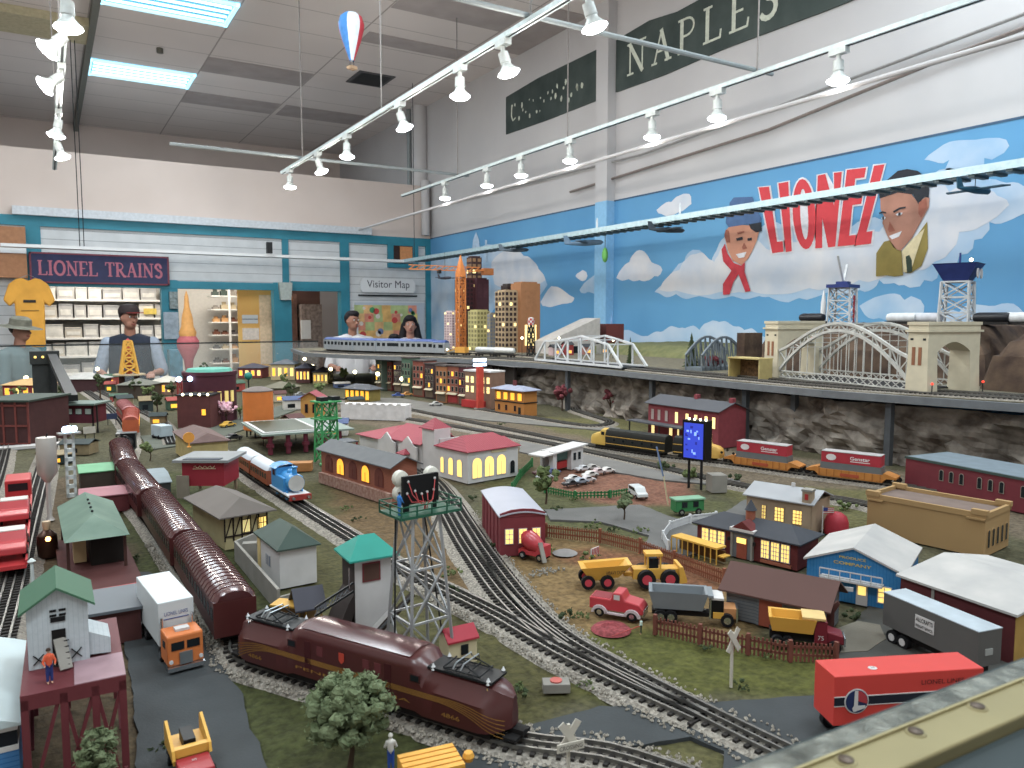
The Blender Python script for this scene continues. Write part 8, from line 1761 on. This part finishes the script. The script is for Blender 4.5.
# chequered water tower
p_ = W(531, 357, UZ); h = ZT(p_.x, p_.y, 325)-UZ; t = thing('water_tower', 'red and white chequered water tower on dark legs', 'tower', p_, 0)
c_ = MB(); n = 10
for i in range(n):
    for j in range(3):
        a0, a1 = 2*PI*i/n, 2*PI*(i+1)/n; r_ = .024; c_.add([(r_*math.cos(a0), r_*math.sin(a0), h+.016*j), (r_*math.cos(a1), r_*math.sin(a1), h+.016*j), (r_*math.cos(a1), r_*math.sin(a1), h+.016*(j+1)), (r_*math.cos(a0), r_*math.sin(a0), h+.016*(j+1))], [(0,1,2,3)], [m_red, m_wht][(i+j) % 2])
c_.lathe([(.024, h+.048), (.001, h+.056)], 10, m_wht); c_.build('tank', None, t); o = MB(); lattice(o, [(-.022, -.022), (.022, -.022), (.022, .022), (-.022, .022)], 0, h, [(-.016, -.016), (.016, -.016), (.016, .016), (-.016, .016)], 3, .005, m_dark); o.build('legs', None, t)
for (px, py, ty) in ((522, 358, 338), (559, 354, 338), (613, 358, 340)): street_lamp(px, py, ty, 'shelf street lamp, %s' % {522: 'left of the chequered water tower', 559: 'inside left of the truss bridge', 613: 'inside right of the truss bridge'}[px], z=UZ, r=.009)
# truss bridge
a = W(535, 360, UZ+.012); b_ = W(622, 368, UZ+.012); d = b_-a; L = d.length; t = thing('truss_bridge', 'white through truss railway bridge on the upper shelf', 'bridge', (a.x, a.y, UZ), math.atan2(d.y, d.x)); H = ZT(a.x, a.y, 340)-UZ; mtw = mat('truss white', 'C5C8CA', .5); Wd = .17
for y in (0, Wd):
    o = MB(); X_ = [0, .13, .27, .42, .57, .71, .86, 1]; Z_ = [0, .86, .9, 1.0, 1.14, 1.0, .84, 0]
    for k in range(7): o.bar((L*X_[k], y, .016+H*Z_[k]), (L*X_[k+1], y, .016+H*Z_[k+1]), .011, .011, mtw)
    for k in range(1, 7): o.bar((L*X_[k], y, .016), (L*X_[k], y, .016+H*Z_[k]), .008, .008, mtw)
    for k in (2, 5): o.bar((L*X_[k], y, .016+H*Z_[k]), (L*X_[k+(1 if k < 4 else -1)], y, .016), .005, .005, mtw)
    o.bar((0, y, .016), (L, y, .016), .01, .012, mtw); o.build('side_truss', None, t)
o = MB()
for k in range(1, 7): o.bar((L*X_[k], 0, .016+H*Z_[k]), (L*X_[k], Wd, .016+H*Z_[k]), .007, .007, mtw)
o.box(0, L, 0, Wd, .0, .014, m_dark); o.build('cross_bracing', None, t)
for (px, w_, yt, c, lb, Yd) in ((549, .34, 318, 'B9B4AE', 'pale stone pyramid roofed hall behind the truss bridge', 5.0),):
    q = WY(px, 350, Yd); H = WY(600, yt, Yd).z-UZ; L = WY(600, 340, Yd).x-q.x; t = thing('wedge_hall', lb, 'building', (q.x, Yd, UZ), 0)
    MB().prism([(0, 0), (L, 0), (L, H), (L*.9, H*.98), (0, H*.45)], 0, .2, mat('pale stone', c, .7)).build('walls', None, t) if False else MB().prism([(0, 0), (L, 0), (L, H), (L*.9, H*.97), (0, H*.35)], 0, .2, mat('pale stone', c, .7), 'xz').build('walls', None, t)
    MB().box(L*.35, L*.75, -.002, 0, H*.35, H*.43, m_red).build('red_band', None, t); MB().box(L*.1, L*.9, -.003, 0, 0, H*.2, m_dwin).build('shop_windows', None, t)
q = WY(603, 350, 5.05); t = thing('brick_block', 'dark red brick block with a blue spire behind the truss bridge', 'building', (q.x+.03, 5.05, UZ), 0); L = WY(621, 340, 5.05).x-q.x; H = WY(603, 324, 5.05).z-UZ; walls(t, L, .12, H, m_brick); MB().lathe([(.008, H), (.004, H+.05), (.001, H+.09)], 8, mat('spire blue', '7FA8D8', .4), c=(L/2, .05, 0)).build('spire', None, t)
for k, (px, c, lb) in enumerate(((553, 'B9A0A0', 'pinkish shop seen through left part of the truss bridge'), (566, 'A03A3A', 'red shop seen through the truss bridge'), (585, '9A6A60', 'rosy brick house seen through the truss bridge'), (601, '8A8A84', 'grey shed seen through right part of the truss bridge'))):
    q = WY(px, 350, 4.75); t = thing('shelf_shop', lb, 'building', (q.x, 4.75, UZ), 0); walls(t, .07, .06, .06+.02*(k % 2), mat('shop '+c, c, .7)); roof(t, 'gable', .07, .06, .06+.02*(k % 2), .02, .005, m_slate2); window(t, 'f', .07, .06, .035, .015, .03, .02, m_wht, m_glow3, 2, 1)
conifer(691, 369, 334, .11, 'tall dark conifer right of the truss bridge', m_leafd, UZ)
tree(713, 370, 352, .13, 'low maroon leaved tree left of the yellow framed shed', m_leafr, 14, UZ, trunk=.1); conifer(630, 366, 338, .06, 'slim dark conifer inside right end of the truss bridge', m_leafd, UZ)
# small dark arch bridge
q0 = WY(702, 356, 2.95); q1 = WY(744, 357, 2.95); L = q1.x-q0.x; zt_ = WY(722, 337, 2.95).z; t = thing('small_arch_bridge', 'small grey steel arch bridge against the mural', 'bridge', (q0.x, 2.95, UZ), 0); H = zt_-UZ; mgs = mat('bridge steel', '6E7880', .5, .2)
for y in (0, .12):
    o = MB(); n = 9; P = [(L*k/n, H*(.45+.55*math.sin(PI*k/n))) for k in range(n+1)]
    for k in range(n): o.bar((P[k][0], y, P[k][1]), (P[k+1][0], y, P[k+1][1]), .012, .012, mgs); o.bar((P[k][0], y, P[k][1]), (P[k+1][0], y, .0), .006, .006, mgs); o.bar((P[k][0], y, 0), (P[k][0], y, P[k][1]), .006, .006, mgs)
    o.build('arch_truss', None, t)
MB().box(0, L, 0, .12, H*.0, H*.1, mgs).build('deck', None, t)
q = WY(744, 360, 2.7); tag(MB().box(0, .13, 0, .05, 0, WY(744, 333, 2.7).z-UZ, m_rock2).build('stone_pier', None, None, (q.x, 2.7, UZ)), 'brown stone pier left of the cream bridge tower', 'pier')
# yellow framed shed
a = W(728, 378, UZ); b_ = W(759, 381, UZ); d = b_-a; L = d.length; H = ZT(a.x, a.y, 358)-UZ; t = thing('open_shed', 'yellow framed open shed with dark interior left of the arch bridge', 'shed', a, math.atan2(d.y, d.x)); myf = mat('shed yellow', 'B5A264', .6)
for x in (0, L-.006): MB().box(x, x+.006, 0, .08, 0, H, myf).build('side_frame', None, t)
MB().box(0, L, -.004, .084, H, H+.006, myf).build('roof', None, t); MB().box(.006, L-.006, .07, .078, 0, H, mat('shed interior', '5E4428', .7, scale=90, var=.6)).box(0, L, -.02, .08, 0, .004, myf).build('back_panel', None, t)
# great arch bridge
mcr2 = mat('cream tower stone', 'C9BFA4', .8, var=.06); mst = mat('arch steel', 'BEBEB8', .5, .1)
a = W(764, 378, UZ); b_ = W(906, 393, UZ); d = b_-a; L0 = d.length; t = thing('arch_bridge', 'large grey steel arch railway bridge between two cream stone portal towers', 'bridge', a, math.atan2(d.y, d.x)); H = ZT(b_.x, b_.y, 325)-UZ; Wd = .27; pl = .085; L = L0+pl
for i, x in enumerate((0, L-pl)):
    o = MB()
    for y in (0, Wd-.05):
        o.prism([(x-.006, 0), (x+pl+.006, 0), (x+pl, H*.5), (x+pl, H), (x, H), (x, H*.5)], y, y+.05, mcr2, 'xz')
    n = 10; P = [(.05+(Wd-.1)*k/n, H*.62+.035*math.sin(PI*k/n)) for k in range(n+1)]
    o.prism([(.05, H)]+P+[(Wd-.05, H)], x, x+pl, mcr2, 'yz'); o.box(x-.008, x+pl+.008, -.008, Wd+.008, H*.90, H*.93, mcr2); o.box(x-.004, x+pl+.004, -.004, Wd+.004, H, H+.012, mcr2); o.build('portal_tower', None, t)
    for k in (0, 1): MB().box(x+pl*(.22+.32*k), x+pl*(.38+.32*k), -.0015, 0, H*.42, H*.68, mat('rust slot', '8E5A3C', .7)).build('slot_window', None, t)
    MB().box(x+.01, x+.022, -.001, 0, H*.78, H*.81, m_dark).box(x+pl-.022, x+pl-.01, -.001, 0, H*.78, H*.81, m_dark).build('plaque', None, t)
xa, xb = pl, L-pl; n = 16
for y in (.012, Wd-.02):
    o = MB(); lo = lambda k: (xa+(xb-xa)*k/n, H*(.16+.74*math.sin(PI*k/n)**.9)); hi = lambda k: (xa+(xb-xa)*k/n, H*(.52+.5*math.sin(PI*k/n)**1.3))
    for k in range(n):
        A, Bq, C_, Dq = lo(k), lo(k+1), hi(k), hi(k+1); f = lambda p: (p[0], y, p[1])
        o.bar(f(A), f(Bq), .012, .011, mst); o.bar(f(C_), f(Dq), .012, .011, mst); o.bar(f(A) if k % 2 else f(C_), f(Dq) if k % 2 else f(Bq), .004, .004, mst); o.bar(f(A), f(C_), .004, .004, mst)
        if A[1] > H*.2: o.bar(f(A), (A[0], y, H*.14), .003, .003, mst)
    o.build('steel_arch', None, t)
    o = MB(); o.bar((xa, y, H*.16), (xb, y, H*.16), .006, .006, mst); o.bar((xa, y, H*.05), (xb, y, H*.05), .006, .006, mst)
    for k in range(18): u = xa+(xb-xa)*k/18; v = xa+(xb-xa)*(k+1)/18; o.bar((u, y, H*.05), (v, y, H*.16), .003, .003, mst); o.bar((u, y, H*.16), (v, y, H*.05), .003, .003, mst)
    for k in range(5): u = xa+(xb-xa)*(k+.5)/5; o.bar((u, y, 0), (u, y, H*.05), .004, .004, mst)
    o.build('deck_girder', None, t)
MB().box(xa, xb, .012, Wd-.02, H*.04, H*.06, m_dark).build('deck', None, t); o = MB()
for k in range(1, n): P = (xa+(xb-xa)*k/n, H*(.52+.5*math.sin(PI*k/n)**1.3)); o.bar((P[0], .012, P[1]), (P[0], Wd-.02, P[1]), .003, .003, mst)
o.build('top_bracing', None, t)
for k, y in enumerate((.005, Wd)): MB().cyl((L-.01+.03, y, 0), .002, .04, 6, m_dark).sph((L+.02, y, .042), .005, 8, mat('signal red glow', 'E04030', emit=2, var=0)).build('signal_lamp', None, t)
# platforms with lattice legs on the plateau
mbt = mat('tower blue', '2A3A7A', .5)
for (px, yb, yt, x_, lb, k) in ((842, 318, 288, 3.75, 'blue topped lattice tower with white jib arms above the arch bridge', 0), (956, 322, 282, 3.5, 'blue cupped lattice tower with white emblems above the right cream tower', 1)):
    q = WX(px, yb, x_); h = WX(px, yt, x_).z-1.505; t = thing('lattice_tower', lb, 'tower', (q.x, q.y, 1.505), .3); w = .06
    o = MB(); lattice(o, [(-w, -w), (w, -w), (w, w), (-w, w)], 0, h, [(-w*.9, -w*.9), (w*.9, -w*.9), (w*.9, w*.9), (-w*.9, w*.9)], 3, .007, mtw); o.build('lattice', None, t)
    if k == 0:
        MB().box(-w*1.5, w*1.5, -w, w, h, h+.018, mbt).box(-.03, .03, -.03, .03, h+.018, h+.035, mbt).build('platform', None, t); MB().bar((0, 0, h+.03), (-.10, 0, h+.17), .010, .006, mtw).bar((0, 0, h+.03), (.05, 0, h+.13), .010, .006, mtw).build('jib_arms', None, t); MB().box(-.008, .008, -w-.004, -w+.002, h*.1, h*.8, m_red).build('red_ladder', None, t)
    else:
        MB().lathe([(w*1.1, h), (w*2.0, h+.075), (w*2.1, h+.080), (.01, h+.085)], 4, mbt, a0=PI/4, smooth=False).build('platform', None, t)
        for s in (-1, 1): MB().cyl((s*.035, -w*1.42, h+.035), .022, .004, 14, m_wht, 'y').build('emblem', None, t)
        MB().sph((-.01, -.05, h+.095), .008, 8, m_lampg).build('lamp', None, t); MB().tube([(.02, 0, h+.08), (.02, 0, h+.13)], .004, 6, mbt).build('mast', None, t)
q = WX(823, 318, 3.7); tag(MB().lathe([(.014, 0), (.014, .13), (.008, .17), (.001, .20)], 12, m_white, c=(q.x, q.y, 1.505)).build('rocket'), 'slim white rocket standing left of the blue topped tower', 'rocket')
for k, (px, c, lb) in enumerate(((902, 'D0D4D8', 'white tank wagon above the right part of the arch bridge'), (925, 'C9CCD4', 'white streamlined wagon left of the blue cupped tower'), (1016, 'D4D6D8', 'white tank wagon on the plateau at right edge'), (992, '22242A', 'black wagon on the plateau right of the blue cupped tower'), (812, '22242A', 'black wagon at left end above the arch bridge'), (985, 'C9CCD0', 'grey wagon partly hidden behind the black one'))):
    q = WX(px, 322, 3.45); t = thing('plateau_wagon', lb, 'railway wagon', (q.x+(.12 if k == 5 else 0), q.y, 1.522), PI/2-.1, 'wagons on the plateau'); MB().lathe([(.001, -.08), (.018, -.075), (.022, -.06), (.022, .06), (.018, .075), (.001, .08)], 12, mat('plateau '+c, c, .4), T=Matrix.Translation((0, 0, .03)) @ Matrix.Rotation(PI/2, 4, 'Y')).build('body', None, t); MB().box(-.08, .08, -.02, .02, .0, .012, m_under).build('frame', None, t)
# ================================================================= PEOPLE beyond the barrier
def person(px, py, Y_, label, shirt, hairc, rz, hl='short', hat=None, skin='B98468', hh=1.7, sleeve=None, trou='3A3E4A', reach=.3, vest=None, head=0):
    p = WY(px, py, Y_); zt_ = WY(px, py, Y_).z; s = zt_/hh*1.0; s = max(.55, zt_/1.78); t = thing('person', label, 'person', (p.x, Y_, 0), rz); q = lambda *a: V(a)*s
    # x forward, z up; unit figure 1.78 tall
    body = [(q(0,-.10,.08), q(.01,-.10,.50), .045*s, .062*s), (q(.01,-.10,.50), q(0,-.09,.92), .068*s, .09*s), (q(0,.10,.08), q(.01,.10,.50), .045*s, .062*s), (q(.01,.10,.50), q(0,.09,.92), .068*s, .09*s), (q(-.02,-.10,.05), q(.15,-.10,.035), .045*s, .035*s), (q(-.02,.10,.05), q(.15,.10,.035), .045*s, .035*s),
        (q(0,-.05,1.0), q(0,-.07,1.36), .13*s, .12*s), (q(0,.05,1.0), q(0,.07,1.36), .13*s, .12*s), (q(0,-.14,1.42), q(0,.14,1.42), .065*s, .065*s), (q(-.01,0,1.44), q(.01,0,1.56), .056*s, .052*s)]
    Th = Matrix.Translation(q(.02,0,1.66)) @ Matrix.Rotation(head, 4, 'Z'); hp = lambda *a: Th @ q(*a)
    body += [(hp(0,0,.01), (.092*s,.076*s,.108*s)), (hp(.02,0,-.055), (.07*s,.055*s,.06*s)), (hp(.088,0,-.01), hp(.102,0,-.03), .010*s, .016*s), (hp(-.0,-.076,-.005), (.018*s,.01*s,.03*s)), (hp(0,.076,-.005), (.018*s,.01*s,.03*s))]
    ar = []
    for y in (-1, 1):
        sh_ = q(0, y*.20, 1.41); e = q(.04, y*.28, 1.13); hd = q(.05+reach*.8, y*.20, 1.08+reach*.12); ar.append((sh_, e, hd)); body += [(sh_, e, .052*s, .043*s), (e, hd, .042*s, .027*s), (hd, hd+q(.06,0,0), .026*s, .034*s)]
        f0 = hd+q(.08, 0, 0)
        for k in range(4):
            r0 = f0+q(0, (k-1.5)*.021, 0); m_ = r0+q(.035+.004*(k in (1, 2)), 0, -.006); body += [(r0, m_, .0095*s, .009*s), (m_, m_+q(.025, 0, -.022), .009*s, .008*s)]
        body += [(hd+q(.03, -y*.03, 0), hd+q(.065, -y*.055, -.004), .011*s, .009*s)]
    merged('body', body, mat('skin '+skin, skin, .55, var=.04), t, .0095*s, smooth_it=2)
    sm = mat('shirt '+shirt, shirt, .85, var=.08, scale=5); tm = mat('trousers '+trou, trou, .85)
    cl_ = [(q(0,-.05,.94), q(0,-.07,1.37), .152*s, .142*s), (q(0,.05,.94), q(0,.07,1.37), .152*s, .142*s), (q(0,-.15,1.41), q(0,.15,1.41), .078*s, .078*s)]
    sl = [x for a, e, h_ in ar for x in ((a, e, .072*s, .062*s),)]
    if sleeve: merged('sleeves', sl, mat('shirt '+sleeve, sleeve, .85), t, .013*s, smooth_it=3); merged('vest', cl_, sm, t, .013*s, smooth_it=3)
    else: merged('shirt', cl_+sl, sm, t, .013*s, smooth_it=3)
    merged('trousers', [(q(0,-.10,.12), q(.01,-.10,.5), .07*s, .082*s), (q(.01,-.10,.5), q(0,-.08,.95), .085*s, .115*s), (q(0,.10,.12), q(.01,.10,.5), .07*s, .082*s), (q(.01,.10,.5), q(0,.08,.95), .085*s, .115*s)], tm, t, .014*s, smooth_it=3)
    for y in (-1, 1): e_ = MB().sph(hp(.082, y*.030, .012), .011*s, 8, m_wht); e_.sph(hp(.092, y*.030, .012), .006*s, 6, m_black); e_.bar(hp(.088, y*.016, .034), hp(.082, y*.046, .034), .006*s, .004*s, mat('hair '+hairc, hairc, .7)); e_.build('eye', None, t)
    MB().tube([hp(.083, -.022, -.058), hp(.092, 0, -.062), hp(.083, .022, -.058)], .006*s, 6, mat('lips', '8E4A44', .5)).build('mouth', None, t)
    hm = mat('hair '+hairc, hairc, .7, var=.3, scale=30)
    if hl == 'long': merged('hair', [(hp(-.02,0,.035), (.10*s,.098*s,.105*s)), (hp(.025,0,.085), (.078*s,.08*s,.045*s)), (hp(-.05,-.075,0), hp(-.04,-.11,-.22), .045*s, .055*s), (hp(-.05,.075,0), hp(-.04,.11,-.22), .045*s, .055*s), (hp(-.07,0,0), hp(-.08,0,-.2), .07*s, .08*s)], hm, t, .011*s)
    else: merged('hair', [(hp(-.022,0,.035), (.094*s,.088*s,.094*s)), (hp(.02,0,.085), (.075*s,.075*s,.045*s))], hm, t, .010*s)
    if hat == 'cap': MB().lathe([(.098*s, .0), (.098*s, .04*s), (.07*s, .085*s), (.001, .1*s)], 16, mat('cap black', '2A2224', .7), T=Matrix.Translation(hp(-.005,0,.045)) @ Matrix.Rotation(head, 4, 'Z')).cbox(hp(.12,0,.052), (.11*s, .12*s, .010*s), mat('cap red peak', '8A2E2E', .7), rz=head).build('cap', None, t)
    if hat == 'sun': MB().lathe([(.20*s, -.012*s), (.10*s, .01*s), (.095*s, .07*s), (.06*s, .095*s), (.001, .1*s)], 20, mat('sun hat', '6E6E62', .85, var=.3, scale=20), T=Matrix.Translation(hp(0,0,.04)) @ Matrix.Rotation(.15, 4, 'Y')).build('sun_hat', None, t)
person(129, 306, 7.95, 'person in dark vest over grey sleeves and red peaked cap working behind the barrier', '222A3A', '2A2020', -1.75, head=.55, hat='cap', skin='A0705C', sleeve='8A97A8')
person(18, 318, 7.95, 'person in floppy sun hat and grey green shirt at the far left of the barrier', '5E7276', '3A3430', -PI/2+.9, hat='sun', skin='A87864')
person(352, 311, 8.1, 'person with short dark hair and white shirt behind the silver train', 'C9C9CC', '1C1A20', -1.8, head=.5, skin='9A6C58')
person(410, 316, 8.1, 'person with long black hair and pale top leaning behind the silver train', 'C2C0C8', '18161C', -1.95, hl='long', skin='B07F6C')
person(394, 334, 7.72, 'small dark haired person in a pale top just left of the long haired one', 'B9B4B8', '1C1A1C', -1.9, skin='A87864')
